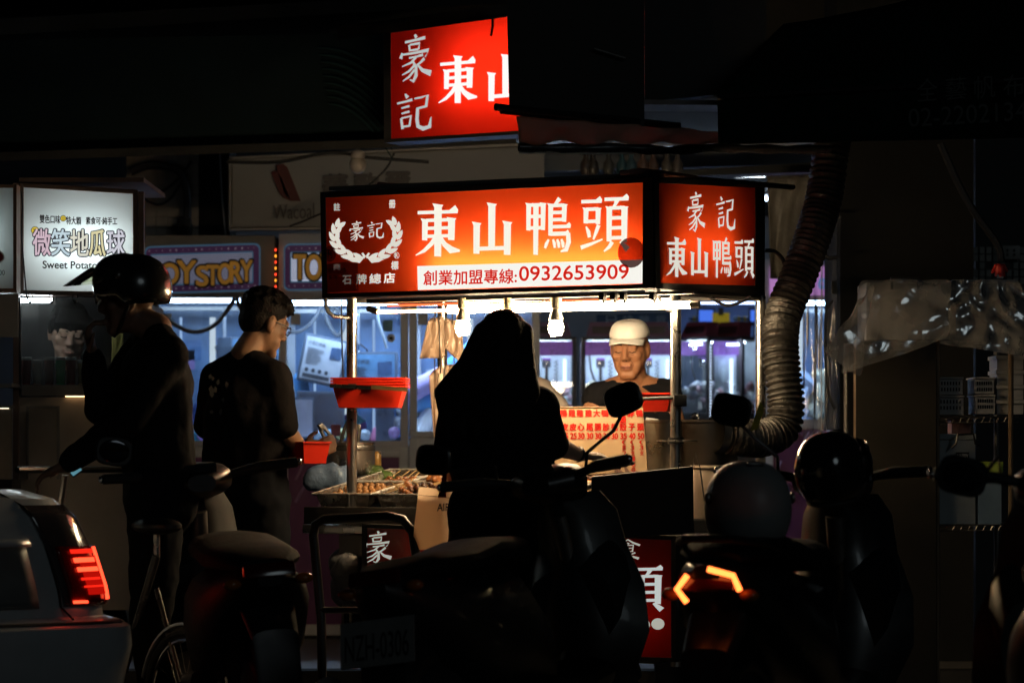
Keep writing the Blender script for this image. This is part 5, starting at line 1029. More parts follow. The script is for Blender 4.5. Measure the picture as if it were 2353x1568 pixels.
bxm = mat('pale_box', (.30,.30,.30), .5, var=.1); th = thing('storage_bin', 'large pale storage bin under plastic on top of the rack', 'bin', U(2090,780,DRK)); BX('body', 1990, 648, 2185, 779.5, DRK+.03, .32, bxm, th); BX('handle', 2046, 636, 2112, 645, DRK+.015, .01, M_black, th); BX('handle_leg', 2046, 645.2, 2052, 664, DRK+.015, .01, M_black, th); BX('handle_leg', 2106, 645.2, 2112, 664, DRK+.015, .01, M_black, th)
th = thing('storage_bin', 'grey storage bin beside the pale bin under crinkled film', 'bin', U(2250,780,DRK)); BX('body', 2195, 650, 2330, 779.5, DRK+.05, .3, mat('grey_box', (.20,.21,.22), .45), th); BX('lid', 2190, 642, 2336, 649.5, DRK+.04, .32, mat('grey_box_lid', (.24,.25,.26), .45), th)
M_film = glass('wrap_film', (.90,.91,.92), .50, .16, .52, (.80,.80,.80), 1.5, .25, .8)
wr = thing('plastic_wrap', 'crinkled clear plastic sheet draped over the top of the rack', 'plastic sheet', U(2120,800,DRK-.1))
def crumple(name, q, nx, ny, amp, seed, m, parent):
    rs_ = random.Random(seed); n_ = qnormal(q); rings = []
    for j in range(ny+1): rings.append([bil(q, i/nx, 1-j/ny)+n_*amp*rs_.uniform(-1,1)+Vector((rs_.uniform(-.006,.006),0,rs_.uniform(-.006,.006))) for i in range(nx+1)])
    mb = MB(); mb.loft(rings, close=False, cap=False); o = obj(name, mb, m, parent, smooth=True, angle=180); z_ = o.modifiers.new('s','SUBSURF'); z_.levels = 2; z_.render_levels = 2; return o
crumple('front_sheet', Q([(1976,640),(2186,644),(2176,778),(1930,860)], [DRK+.0,DRK+.0,DRK-.06,DRK-.14]), 10, 8, .012, 3, M_film, wr); crumple('corner_sheet', Q([(2187,641),(2338,648),(2420,830),(2160,790)], [DRK+.0,DRK+.02,DRK-.1,DRK-.06]), 12, 10, .016, 4, M_film, wr); crumple('skirt', Q([(1966,700),(2008,650),(1975,870),(1893,808)], [DRK-.02,DRK-.02,DRK-.1,DRK-.15]), 6, 6, .009, 5, M_film, wr)
for i, (u0,v0,u1,v1,lb) in enumerate(((2156,866,2212,906,'upper white perforated basket at the left of the rack shelf'),(2154,908,2214,952,'lower white perforated basket at the left of the rack shelf'),(2238,866,2284,904,'upper white perforated basket in the middle of the rack shelf'),(2240,906,2286,950,'lower white perforated basket in the middle of the rack shelf'))):
    th = thing('mesh_basket', lb, 'basket', U((u0+u1)/2,v1,DRK+.03), group='perforated baskets on the rack shelf'); pbm = mat('pale_plastic_grey', (.40,.39,.38), .45)
    BX('body', u0+1, v0+4, u1-1, v1, DRK+.035, .2, pbm, th); BX('rim', u0-1, v0, u1+1, v0+3.5, DRK+.025, .22, pbm, th)
    for r_ in range(2):
        for k in range(7): x_ = u0+6+k*(u1-u0-12)/6.6; BX('slot', x_, v0+10+r_*14, x_+3, v0+18+r_*14, DRK+.033, .002, M_blackm, th)
for i in range(4):
    th = thing('white_box', 'white lidded box in the right stack on the rack, %s from the top' % ('first','second','third','fourth')[i], 'box', U(2314,952-34*(3-i),DRK+.03), group='white lidded boxes on the rack'); v0 = 816+i*34; BX('body', 2290, v0+9, 2350, v0+33, DRK+.045, .2, mat('white_box', (.42,.42,.42), .4), th); BX('lid', 2288, v0, 2352, v0+8.5, DRK+.035, .22, MATS['white_box'], th)
th = thing('clip_bin', 'tall translucent bin with black handle on the lower rack shelf', 'bin', U(2205,1204,DRK)); BX('body', 2156, 1010, 2240, 1203, DRK+.03, .3, mat('misty_bin', (.30,.34,.36), .35, var=.1), th); BX('lid', 2156, 996, 2242, 1008, DRK+.02, .32, mat('misty_bin', (.3,.34,.36)), th); obj('handle', MB().tube([U(2186,1028,DRK), U(2196,1018,DRK-.01), U(2200,998,DRK-.01), U(2236,996,DRK-.01), U(2240,1018,DRK-.01), U(2250,1024,DRK)], .005, 6), M_black, th)
BX('label_card', 2196, 1038, 2226, 1080, DRK+.024, .004, M_black, th); letters('lettering', 'HAPPY', Q([(2198,1042),(2224,1042),(2224,1056),(2198,1056)], DRK+.02), mat('label_white', (.5,.5,.5), .5), th, .002, .0006); letters('lettering', '水果盒', Q([(2199,1062),(2223,1062),(2223,1074),(2199,1074)], DRK+.02), mat('label_red', (.4,.03,.02), .5), th, .002, .0006)
th = thing('tub_box', 'pale blue tub with lime green clip lid on the lower rack shelf', 'tub', U(2275,1204,DRK)); BX('body', 2246, 1086, 2300, 1203, DRK+.03, .28, mat('blue_tub', (.16,.24,.34), .4), th); BX('lid', 2242, 1060, 2304, 1085, DRK+.02, .3, mat('lime_lid', (.30,.42,.06), .35), th); BX('clip', 2268, 1066, 2300, 1090, DRK+.012, .007, mat('lime_clip', (.36,.48,.10), .3), th)
th = thing('red_tub', 'small stacked pinkish tubs behind the black handled bin', 'tub', U(2212,995,DRK+.1)); BX('body', 2186, 970, 2230, 995.5, DRK+.1, .12, mat('pink_tub', (.32,.17,.15), .4), th); BX('lid', 2184, 962, 2232, 969.5, DRK+.095, .13, mat('pink_tub', (.32,.17,.15)), th)
fg = thing('toy_figure', 'little red shirted toy with white face standing on the covered rack', 'toy', U(2297,640,DRK+.1)); obj('body', MB().lathe([(.010,-.034),(.022,-.03),(.02,.012),(.012,.02)], U(2297,618,DRK+.1), 12), mat('toy_red', (.55,.03,.02), .5), fg); obj('arm', MB().cap(U(2288,610,DRK+.1), .008, U(2280,625,DRK+.1), .006), mat('toy_red', (.55,.03,.02)), fg); obj('arm', MB().cap(U(2305,610,DRK+.1), .008, U(2312,622,DRK+.1), .006), mat('toy_red', (.55,.03,.02)), fg); obj('face', MB().box(U(2297,635,DRK+.09), (.026,.02,.018), None, .005), M_white, fg)
cable('leaning dark hose hanging from the green awning over the rack', [(2160,330),(2200,420),(2240,490),(2290,560),(2300,600)], 14.0, .016)
sk = thing('wall_socket', 'grey wall socket on the tiles above the rack', 'socket', U(2322,583,15.95)); obj('plate', MB().box(U(2322,580,15.97), (.09,.02,.07), None, .005), mat('socket_grey', (.25,.25,.24), .5), sk)
for k in range(4): obj('hole', MB().box(U(2314+(k % 2)*16,575+(k//2)*10,15.958), (.008,.004,.012)), M_black, sk, smooth=False)
# ------------------------------------------------------------------ people
def skin_mat(name, col):
    m = mat(name, col, .5, var=.12, scale=14, bump=.06, bscale=160, spec=.35)
    b = m.node_tree.nodes['Principled BSDF']; b.inputs['Subsurface Weight'].default_value = .12; b.inputs['Subsurface Radius'].default_value = (.012,.005,.003); return m
SK3 = skin_mat('skin_olive', (.34,.19,.115)); SK1 = skin_mat('skin_tan', (.36,.165,.085)); SK2 = skin_mat('skin_fair', (.52,.33,.24))
M_tee = mat('black_cotton', (.010,.010,.012), .95, var=.2, bump=.25, bscale=40, spec=.08); M_teeg = mat('charcoal_cotton', (.011,.010,.011), .95, var=.2, bump=.25, bscale=40, spec=.08); M_pant = mat('dark_denim', (.010,.011,.014), .95, var=.2, spec=.08); M_hair = mat('black_hair', (.006,.005,.005), .6, var=.3, scale=60, bump=.5, bscale=120, spec=.15); M_shoe = mat('dark_shoe', (.02,.02,.02), .6)
def hrot(yaw, pitch=0, roll=0): return Euler((0,0,R(yaw))).to_matrix() @ Euler((R(pitch),0,0)).to_matrix() @ Euler((0,R(roll),0)).to_matrix()
def add_head(mb, c, M, k=1.0, fat=0.):
    """local: x right, -y face, z up; head about 0.23 m tall"""
    E_ = lambda p, r: mb.ell(c+M@(Vector(p)*k), tuple(a*k for a in r), M, 18, 12); C_ = lambda a, ra, b, rb: mb.cap(c+M@(Vector(a)*k), ra*k, c+M@(Vector(b)*k), rb*k, 12)
    E_((0,.012,.035), (.075,.094,.088)); E_((0,-.018,-.025), (.069+fat,.068,.085)); E_((0,-.030,-.066), (.055+fat,.052,.050))      # cranium, face, jaw
    C_((-.018,-.064,-.104), .021, (.018,-.064,-.104), .021)                          # chin
    C_((-.040,-.074,.022), .0135, (.040,-.074,.022), .0135)                          # brow ridge
    C_((0,-.084,.014), .0085, (0,-.103,-.026), .0125); C_((-.013,-.094,-.033), .0085, (.013,-.094,-.033), .0085)    # nose
    E_((-.042,-.060,-.020), (.024,.022,.022)); E_((.042,-.060,-.020), (.024,.022,.022))                               # cheekbones
    C_((-.017,-.083,-.062), .0085, (.017,-.083,-.062), .0085); C_((-.013,-.080,-.074), .0085, (.013,-.080,-.074), .0085)   # lips
    C_((-.036,-.05,-.062), .026, (-.030,-.05,-.085), .022); C_((.036,-.05,-.062), .026, (.030,-.05,-.085), .022)      # jowls
    for s_ in (-1, 1):
        E_((s_*.030,-.077,.002), (.0155,.010,.0105))                                 # eyelids
        E_((s_*.078,.008,-.008), (.010,.020,.034)); E_((s_*.077,.000,-.034), (.008,.010,.012))    # ears
def add_hand(mb, wr, d, pn, th_dir, curl=.5, k=1.):
    d = Vector(d).normalized(); pn = Vector(pn).normalized(); sd_ = d.cross(pn).normalized()
    if sd_.dot(Vector(th_dir)) < 0: sd_ = -sd_
    Mh = Matrix((sd_, d, pn)).transposed(); mb.ell(wr+d*.048*k, (.040*k,.052*k,.017*k), Mh, 12, 8)
    for i, (off, L) in enumerate(((.030,.070),(.010,.080),(-.010,.075),(-.029,.058))):
        p = wr+d*.082*k+sd_*off*k; a = 0; pts = [p]; 
        for sg_ in (.42,.33,.25): a += curl; pts.append(pts[-1]+(d*math.cos(a)+pn*math.sin(a))*L*sg_*k)
        mb.chain(pts, [.0092*k,.0086*k,.0080*k,.0068*k], 8)
    p = wr+d*.022*k+sd_*.030*k; mb.chain([p, p+(d*.5+sd_*.75+pn*.3).normalized()*.036*k, p+(d*.5+sd_*.75+pn*.3).normalized()*.036*k+(d*.85+sd_*.2+pn*.5*curl).normalized()*.034*k], [.013*k,.0105*k,.0085*k], 8)
def person(label, J, yaw, pitch, skin, shirt, pants=M_pant, voxel=.008, sleeve=.85, headk=1., fat=0., roll=0, shirt_low=.0, hands=None, cat='person', neckr=.052, arm=1., tw=1., sv=.010, fsleeve=0, open_=0., nbz=0.):
    """J: joint points. One continuous body; clothes are children."""
    base = (J['aL']+J['aR'])/2; base = Vector((base.x, base.y, 0.002)); th = thing('person', label, cat, base); M = hrot(yaw, pitch, roll); mb = MB()
    add_head(mb, J['head'], M, headk, fat); nb = (J['sL']+J['sR'])/2+UPZ*(.03+nbz); mb.cap(J['head']+M@Vector((0,.018,-.07)), neckr, nb, neckr*1.12, 14)
    ax = (J['sR']-J['sL']).normalized(); fwd = ax.cross(UPZ).normalized(); hipc = (J['hL']+J['hR'])/2; chest = (J['sL']+J['sR'])/2-UPZ*.13
    def torso(t_, e, op=0.):
        Mt = Matrix((ax, -fwd, UPZ)).transposed(); w_ = (J['sR']-J['sL']).length/2
        t_.ell(chest.lerp(hipc,.02)+UPZ*(.02-op*.9), ((w_*.93+e)*tw,.115+e,.17), Mt, 18, 12); t_.ell(chest.lerp(hipc,.45), ((w_*.82+e)*tw,.108+e,.20), Mt, 18, 12); t_.ell(hipc+UPZ*.03, ((w_*.86+e)*tw,.115+e,.14), Mt, 18, 12)
        for s_ in ('sL','sR'): t_.cap(nb-UPZ*(.015+op*.25)+(J[s_]-nb).normalized()*op, .050+e*.5-op*.15, J[s_]-ax*(.0), .056+e*.6, 12); t_.ell(J[s_]-UPZ*.015, (.058+e,.058+e,.058+e))
        t_.cap(chest+ax*w_*.62, .085+e, hipc+ax*w_*.5, .10+e, 12); t_.cap(chest-ax*w_*.62, .085+e, hipc-ax*w_*.5, .10+e, 12)
    torso(mb, 0)
    for s_ in 'LR':
        mb.chain([J['s'+s_], J['s'+s_].lerp(J['e'+s_],.5), J['e'+s_]], [.050*arm,.046*arm,.038*arm]); mb.chain([J['e'+s_], J['e'+s_].lerp(J['w'+s_],.35), J['w'+s_]], [.038*arm,.039*arm,.026*arm])
        mb.chain([J['h'+s_], J['h'+s_].lerp(J['k'+s_],.5), J['k'+s_]], [.088,.074,.056]); mb.chain([J['k'+s_], J['k'+s_].lerp(J['a'+s_],.35), J['a'+s_]], [.054,.056,.036])
        if hands and s_ in hands: add_hand(mb, J['w'+s_], *hands[s_])
        else: d = (J['w'+s_]-J['e'+s_]).normalized(); add_hand(mb, J['w'+s_], d, d.orthogonal(), UPZ, .35)
    blob('body', mb, skin, th, voxel, 4)
    t = MB(); torso(t, .014, open_)
    for s_ in 'LR':
        if sleeve > 0: e_ = J['s'+s_].lerp(J['e'+s_], sleeve); t.chain([J['s'+s_], J['s'+s_].lerp(J['e'+s_],sleeve*.5), e_], [.070*arm,.066*arm,.062*arm])
        if fsleeve: t.chain([J['e'+s_], J['e'+s_].lerp(J['w'+s_],.5), J['e'+s_].lerp(J['w'+s_],fsleeve)], [.060,.054,.042])
    t.cap(hipc, .12, hipc-UPZ*.04, .12)
    blob('shirt', t, shirt, th, sv, 9, .016)
    p = MB()
    for s_ in 'LR': p.chain([J['h'+s_]+UPZ*.05, J['h'+s_].lerp(J['k'+s_],.5), J['k'+s_], J['k'+s_].lerp(J['a'+s_],.5), J['a'+s_]+UPZ*.01], [.108,.092,.074,.070,.056])
    p.cap(J['hL'], .115, J['hR'], .115); blob('trousers', p, pants, th, .012, 4, .022)
    for s_ in 'LR': a_ = J['a'+s_]; dd = fwd*-1 if 'toe' not in J else J['toe']; sh = MB().cap(Vector((a_.x,a_.y,.05))-dd*.03, .046, Vector((a_.x,a_.y,.042))+dd*.15, .038); sh.ell(Vector((a_.x,a_.y,.03))+dd*.06, (.05,.05,.03)); blob('shoe', sh, M_shoe, th, .010, 3)
    return th, M
def legs(J, cx, D, yaw, hz=.93, w=.10, stance=.10):
    ax = Euler((0,0,R(yaw))).to_matrix()@Vector((-1,0,0)); c = Vector((cx, D, 0)); f = Euler((0,0,R(yaw))).to_matrix()@Vector((0,-1,0))
    J['hL'] = c+ax*-w+UPZ*hz; J['hR'] = c+ax*w+UPZ*hz
    J['kL'] = c-ax*(w+stance*.3)+f*.02+UPZ*.50; J['kR'] = c+ax*(w+stance*.3)+f*.03+UPZ*.50; J['aL'] = c-ax*(w+stance*.5)-f*.02+UPZ*.09; J['aR'] = c+ax*(w+stance*.5)-f*.02+UPZ*.09; J['toe'] = f; return J
def loc(c, M, p, k=1.): return c+M@(Vector(p)*k)
# --- vendor with white cap
DV = 13.5; hc = U(1447, 800, DV)
J = {'head': hc, 'sR': U(1352, 893, DV+.02), 'sL': U(1545, 890, DV+.08), 'eR': U(1338, 1010, DV-.08), 'wR': U(1402, 1050, DV-.42), 'eL': U(1562, 1010, DV+.02), 'wL': U(1500, 1040, DV-.32)}
J['sR'] = U(1374,910,DV); J['sL'] = U(1530,905,DV+.06); legs(J, hc.x+.02, DV+.14, -6)
vend, MV = person('vendor in white cap and black sleeveless top looking down behind the cart', J, -16, 10, SK1, M_tee, voxel=.0055, sleeve=.0, open_=.035, sv=.007, nbz=.04, headk=.99, fat=.007, hands={'R': ((.6,-.8,-.2),(0,0,-1),(-.5,-.5,0),.5), 'L': ((-.7,-.7,-.1),(0,0,-1),(.5,-.5,0),.5)}, neckr=.056)
K = .99
M_brow = mat('eyebrow', (.035,.022,.016), .8); M_lip = mat('lip', (.34,.13,.09), .5); M_lash = mat('lash', (.03,.015,.01), .7)
for s_ in (-1, 1):
    obj('eyebrow', MB().tube([loc(hc,MV,(s_*.013,-.0875,.026),K), loc(hc,MV,(s_*.030,-.086,.031),K), loc(hc,MV,(s_*.048,-.073,.026),K)], [.003,.0036,.002], 6), M_brow, vend)
    obj('eyelid_line', MB().tube([loc(hc,MV,(s_*.016,-.0865,-.003),K), loc(hc,MV,(s_*.030,-.0885,-.0065),K), loc(hc,MV,(s_*.044,-.081,-.003),K)], .0021, 6), M_lash, vend)
obj('lips', MB().tube([loc(hc,MV,(-.022,-.0855,-.066),K), loc(hc,MV,(-.010,-.0925,-.064),K), loc(hc,MV,(0,-.0925,-.066),K), loc(hc,MV,(.010,-.0925,-.064),K), loc(hc,MV,(.022,-.0855,-.066),K)], [.002,.004,.0045,.004,.002], 8).tube([loc(hc,MV,(-.018,-.085,-.072),K), loc(hc,MV,(0,-.0905,-.075),K), loc(hc,MV,(.018,-.085,-.072),K)], [.002,.0055,.002], 8), M_lip, vend)
obj('mouth_line', MB().tube([loc(hc,MV,(-.024,-.0865,-.0685),K), loc(hc,MV,(0,-.0955,-.0695),K), loc(hc,MV,(.024,-.0865,-.0685),K)], .0014, 5), M_lash, vend)
for s_ in (-1, 1): obj('nostril', MB().ell(loc(hc,MV,(s_*.008,-.1015,-.039),K), (.0035,.0035,.002), MV, 8, 6), M_lash, vend)
hr = MB(); hr.ell(loc(hc,MV,(0,.030,.005),K), (.078,.082,.075), MV); blob('hair', hr, mat('grey_hair', (.05,.045,.04), .7), vend, .008, 2)
# cap: a fitted dome with a curved peak
cp = MB(); rings = []
for i in range(9):
    a_ = math.pi/2*i/8; rings.append([loc(hc, MV, ((.0845*math.cos(a_)**.55+.001)*math.cos(t_), .004+(.104*math.cos(a_)**.55+.001)*math.sin(t_), .052+(.070)*math.sin(a_)), K) for t_ in [2*math.pi*k/28 for k in range(28)]])
cp.loft(rings, True, False); cap_o = obj('cap', cp, mat('white_cotton', (.80,.79,.76), .85, var=.06, bump=.15, bscale=50), vend, angle=80); s_ = cap_o.modifiers.new('t', 'SOLIDIFY'); s_.thickness = .004
pk = []
for j in range(5):
    r_ = j/4; pk.append([loc(hc, MV, (.080*math.sin(t_)*(1-.06*r_), -.078*math.cos(t_)*(1)-.050*r_*math.cos(t_)**.6-.014, .054-.012*r_-.016*(1-math.cos(t_))-.012*r_*abs(math.sin(t_))), K) for t_ in [R(-72+144*k/16) for k in range(17)]])
pm = MB(); pm.loft(pk, False, False); pko = obj('peak', pm, MATS['white_cotton'], cap_o); s_ = pko.modifiers.new('t', 'SOLIDIFY'); s_.thickness = .004
obj('button', MB().ell(loc(hc,MV,(0,.004,.121),K), (.008,.008,.005), MV), MATS['white_cotton'], cap_o)
pr = Q([(1484,958),(1512,962),(1520,990),(1478,985)], DV-.13); obj('shirt_print', MB().quad(*pr), mat('print_white', (.6,.6,.6), .7), vend, smooth=False)
# --- man with glasses
DG = 12.62; hg = U(607, 742, DG)
J = {'head': hg, 'sL': U(498, 870, DG+.02), 'sR': U(632, 866, DG-.10), 'eR': U(652, 985, DG-.12), 'wR': U(700, 1040, DG-.02), 'eL': U(478, 985, DG+.12), 'wL': U(640, 1045, DG+.22)}
legs(J, U(560,1000,DG).x, DG+.02, 140)
gman, MG = person('man with glasses in a dark printed t-shirt holding a red basket', J, 122, 20, SK3, M_teeg, voxel=.0065, nbz=.065, sleeve=.92, hands={'R': ((.75,.2,.25),(.1,.9,.1),(.2,.2,1),.55), 'L': ((.9,-.2,.1),(0,-.6,.3),(.3,0,1),.5)}, tw=1.04)
hr = MB(); hr.ell(loc(hg,MG,(0,.022,.050)), (.086,.098,.090), MG); hr.ell(loc(hg,MG,(0,.048,.006)), (.077,.060,.074), MG); hr.ell(loc(hg,MG,(0,-.040,.092)), (.070,.056,.040), MG); hr.ell(loc(hg,MG,(-.0,-.062,.078)), (.058,.034,.030), MG)
rh = random.Random(4)
for k in range(170):
    a_ = rh.uniform(0,2*math.pi); b_ = rh.uniform(.1,1.3); n_ = Vector((math.cos(a_)*math.sin(b_), math.sin(a_)*math.sin(b_), math.cos(b_))); p = Vector((0,.016,.048))+Vector((n_.x*.084,n_.y*.102,n_.z*.09)); hr.cap(loc(hg,MG,p), .010, loc(hg,MG,p+n_*.012+Vector((rh.uniform(-.008,.008),-.014,-.006))), .0035, 6)
blob('hair', hr, M_hair, gman, .0055, 1)
gl_ = MB()
for s_ in (-1, 1):
    ring = [loc(hg,MG,(s_*.032+.022*math.cos(t_), -.098+.004*abs(math.cos(t_)), .0+.017*math.sin(t_))) for t_ in [2*math.pi*k/16 for k in range(16)]]; gl_.tube(ring, .0024, 6, closed=True); gl_.tube([loc(hg,MG,(s_*.054,-.094,.006)), loc(hg,MG,(s_*.074,-.06,.008)), loc(hg,MG,(s_*.080,.004,.004))], .0024, 6)
gl_.tube([loc(hg,MG,(-.010,-.100,.004)), loc(hg,MG,(.010,-.100,.004))], .002, 6); obj('glasses', gl_, M_black, gman)
sp_ = []
for k in range(14):
    a_ = rh.uniform(0,6.28); c_ = (505+rh.uniform(-22,22), 905+rh.uniform(-40,50)); sp_.append([(c_[0]+rh.uniform(2,7)*math.cos(a_+t_), c_[1]+rh.uniform(3,10)*math.sin(a_+t_)) for t_ in (0,1.2,2.4,3.6,5)])
dpl = Q([(460,840),(560,840),(560,980),(460,980)], DG-.135)
tag(pix_polys('shirt_print', sp_, mat('faint_print', (.05,.048,.046), .9), gman, dpl, .0), kind='stuff')
c = U(704,1014,DG-.06); th = thing('red_basket', 'red plastic basket in the hands of the man with glasses', 'basket', c-UPZ*.09); basket(th, rect(c, .115, .19, .5), .085, .82)
# --- woman with long hair, seen from behind
DW = 11.3; hw = U(1156, 790, DW)
J = {'head': hw, 'sL': U(1052, 926, DW), 'sR': U(1240, 928, DW+.01), 'eR': U(1272, 1022, DW+.05), 'wR': U(1336, 1046, DW+.16), 'eL': U(1030, 1030, DW+.05), 'wL': U(1040, 1100, DW+.18)}
legs(J, U(1165,1000,DW).x, DW-.02, 180, .88)
wom, MW = person('woman in black with long hair seen from behind at the cart', J, 178, 6, SK2, M_tee, voxel=.008, sleeve=1.0, hands={'R': ((.85,.35,-.05),(.2,.3,-1),(0,1,.5),.35)}, tw=1.1, headk=.96, arm=.9)
hr = MB(); hr.ell(loc(hw,MW,(0,.012,.042)), (.086,.104,.082), MW); hr.ell(U(1158,770,DW-.015), (.086,.098,.085))
for k in range(26):
    t_ = k/25; x = -1+2*t_; top = U(1156+50*x, 745+14*abs(x), DW-.07+.05*abs(x)); mid = U(1148+(62 if x > 0 else 78)*x, 835, DW-.10+.06*abs(x)); low = U(1132+(92 if x > 0 else 118)*x, 900, DW-.125+.05*abs(x)); end = U(1132+(80 if x > 0 else 112)*x, 985+22*math.sin(k*1.7), DW-.14+.05*abs(x)); hr.chain([top, mid, low, end], [.030,.031,.028,.012], 8)
blob('hair', hr, M_hair, wom, .008, 2)
wt = MB().lathe([(.028,-.006),(.030,0),(.028,.006)], J['wR'].lerp(J['eR'],.12), 16, (J['wR']-J['eR']).to_track_quat('Z','Y').to_matrix(), False); obj('wrist_band', wt, M_black, wom)
sk = MB(); hcn = (J['hL']+J['hR'])/2; sk.lathe([(.15,.10),(.185,0),(.20,-.30),(.21,-.45)], hcn, 20); blob('skirt', sk, M_pant, wom, .014, 3, .03)
# tote bag on her left arm, the printed cat left off
tb = thing('tote_bag', 'beige canvas tote bag with red strap hanging beside the woman in black', 'bag', U(1010,1262,DW+.1)); q = Q([(962,1118),(1046,1126),(1052,1262),(946,1262)], [DW+.16,DW+.12,DW+.10,DW+.16])
M_tote = translucent('canvas_tote', (.80,.62,.46), .25, .01, .1); cloth('front', q, M_tote, tb, 12, 10, .004, 4, 31); cloth('back', [p+Vector((.005,.05,0)) for p in q], M_tote, tb, 12, 10, .004, 4, 32)
sd_ = MB(); sd_.add([q[0],q[3],q[3]+Vector((.005,.05,0)),q[0]+Vector((.005,.05,0))], [(0,1,2,3)]); sd_.add([q[2],q[3],q[3]+Vector((.005,.05,0)),q[2]+Vector((.005,.05,0))], [(0,1,2,3)]); obj('gusset', sd_, M_tote, tb, smooth=False)
obj('hem', MB().tube([q[0]+Vector((0,-.006,-.028)), q[1]+Vector((0,-.006,-.028))], .0012, 5), M_wood, tb)
stq = Q([(1018,1080),(1026,1080),(1025,1142),(1006,1142)], DW+.105); obj('strap', MB().hexa(stq, [p+Vector((0,.004,0)) for p in stq]), mat('red_strap', (.30,.012,.012), .7), tb, smooth=False)
letters('lettering', 'AIR', Q([(1004,1156),(1034,1155),(1034,1172),(1004,1173)], DW+.115), M_ik, tb, .006, .0006)
# --- man with helmet
DH = 11.4; hh_ = U(296, 690, DH)
J = {'head': hh_, 'sR': U(390, 806, DH-.16), 'sL': U(330, 800, DH+.15), 'eL': U(232, 938, DH+.06), 'wL': U(212, 810, DH-.02), 'eR': U(300, 960, DH-.22), 'wR': U(148, 1068, DH-.10)}
J['sR'] = U(388,812,DH-.14); legs(J, U(368,1000,DH).x, DH, -90, .93)
hman, MH = person('man in dark clothes and open helmet resting a hand at his mouth', J, -84, 4, skin_mat('skin_brown', (.20,.115,.075)), M_tee, voxel=.008, sleeve=1., fsleeve=.92, nbz=.05, hands={'L': ((-.15,-.1,.9),(.9,0,.1),(0,-1,.2),.75), 'R': ((-.8,.05,-.35),(0,.1,-1),(-.2,1,.2),.7)}, tw=1.15)
hm = MB(); rings = []
for i in range(10):
    a_ = R(-28)+(math.pi/2-R(-28))*i/9; rings.append([loc(hh_, MH, (.122*math.cos(a_)**.8*math.cos(t_)+1e-4*math.cos(t_), .016+.142*math.cos(a_)**.8*math.sin(t_), .040+.125*math.sin(a_)-(.0 if math.sin(t_) > -.4 else -.03)*max(0,math.cos(a_))), 1.) for t_ in [2*math.pi*k/28 for k in range(28)]])
hm.loft(rings, True, False); he = obj('helmet', hm, mat('helmet_black', (.016,.016,.016), .22, var=.1, coat=.5), hman, angle=80); s_ = he.modifiers.new('t', 'SOLIDIFY'); s_.thickness = .022; s_.offset = -1
vs = []
for j in range(6):
    r_ = j/5; vs.append([loc(hh_, MH, (.118*math.sin(t_)*(1-.08*r_), -.125*math.cos(t_)-.105*r_*math.cos(t_), .128-.062*r_*(.35+.65*math.cos(t_))-.03*(1-math.cos(t_))), 1.) for t_ in [R(-75+150*k/16) for k in range(17)]])
vm = MB(); vm.loft(vs, False, False); obj('visor', vm, glass('visor_clear', (.78,.80,.66), .05, .05, .10, (.5,.55,.4), 8), he)
for s_ in (-1, 1): obj('pivot', MB().ell(loc(hh_,MH,(s_*.124,-.03,.085)), (.010,.014,.014), MH, 10, 6), M_steeld, he); obj('strap', MB().tube([loc(hh_,MH,(s_*.092,.0,-.02)), loc(hh_,MH,(s_*.074,-.03,-.085)), loc(hh_,MH,(0,-.06,-.125))], .006, 6), M_black, he)
# --- seller behind the steamy glass
DP = 13.42; hp_ = U(158, 762, DP); J = {'head': hp_, 'sR': U(75, 868, DP+.02), 'sL': U(240, 872, DP+.06), 'eR': U(62, 990, DP+.02), 'wR': U(120, 1010, DP-.10), 'eL': U(255, 990, DP+.02), 'wL': U(200, 1010, DP-.10)}
legs(J, hp_.x+.02, DP+.12, 10)
sel, MS = person('young snack seller with fringe seen through the steamy stall glass', J, 14, 16, SK2, M_tee, voxel=.0065, sleeve=.8, roll=4)
hr = MB(); hr.ell(loc(hp_,MS,(0,.018,.052)), (.084,.098,.080), MS); 
for k in range(22): x = -.066+.132*k/21; hr.chain([loc(hp_,MS,(x*.7,-.055,.105)), loc(hp_,MS,(x,-.088+.5*x*x/.07*.1,.060)), loc(hp_,MS,(x*1.05,-.080+abs(x)*.4,.018+.02*math.sin(k*2.3)))], [.014,.011,.004], 6)
for s_ in (-1, 1): hr.chain([loc(hp_,MS,(s_*.075,-.02,.06)), loc(hp_,MS,(s_*.080,-.02,.0))], [.02,.010])
blob('hair', hr, M_hair, sel, .006, 1)
for s_ in (-1, 1):
    obj('eyebrow', MB().tube([loc(hp_,MS,(s_*.014,-.0875,.022)), loc(hp_,MS,(s_*.048,-.075,.024))], .0028, 6), M_brow, sel); obj('eyelid_line', MB().tube([loc(hp_,MS,(s_*.017,-.0865,-.003)), loc(hp_,MS,(s_*.030,-.088,-.005)), loc(hp_,MS,(s_*.043,-.081,-.003))], .0022, 6), M_lash, sel)
obj('lips', MB().tube([loc(hp_,MS,(-.022,-.086,-.068)), loc(hp_,MS,(0,-.093,-.068)), loc(hp_,MS,(.022,-.086,-.068))], [.002,.006,.002], 8), M_lip, sel)
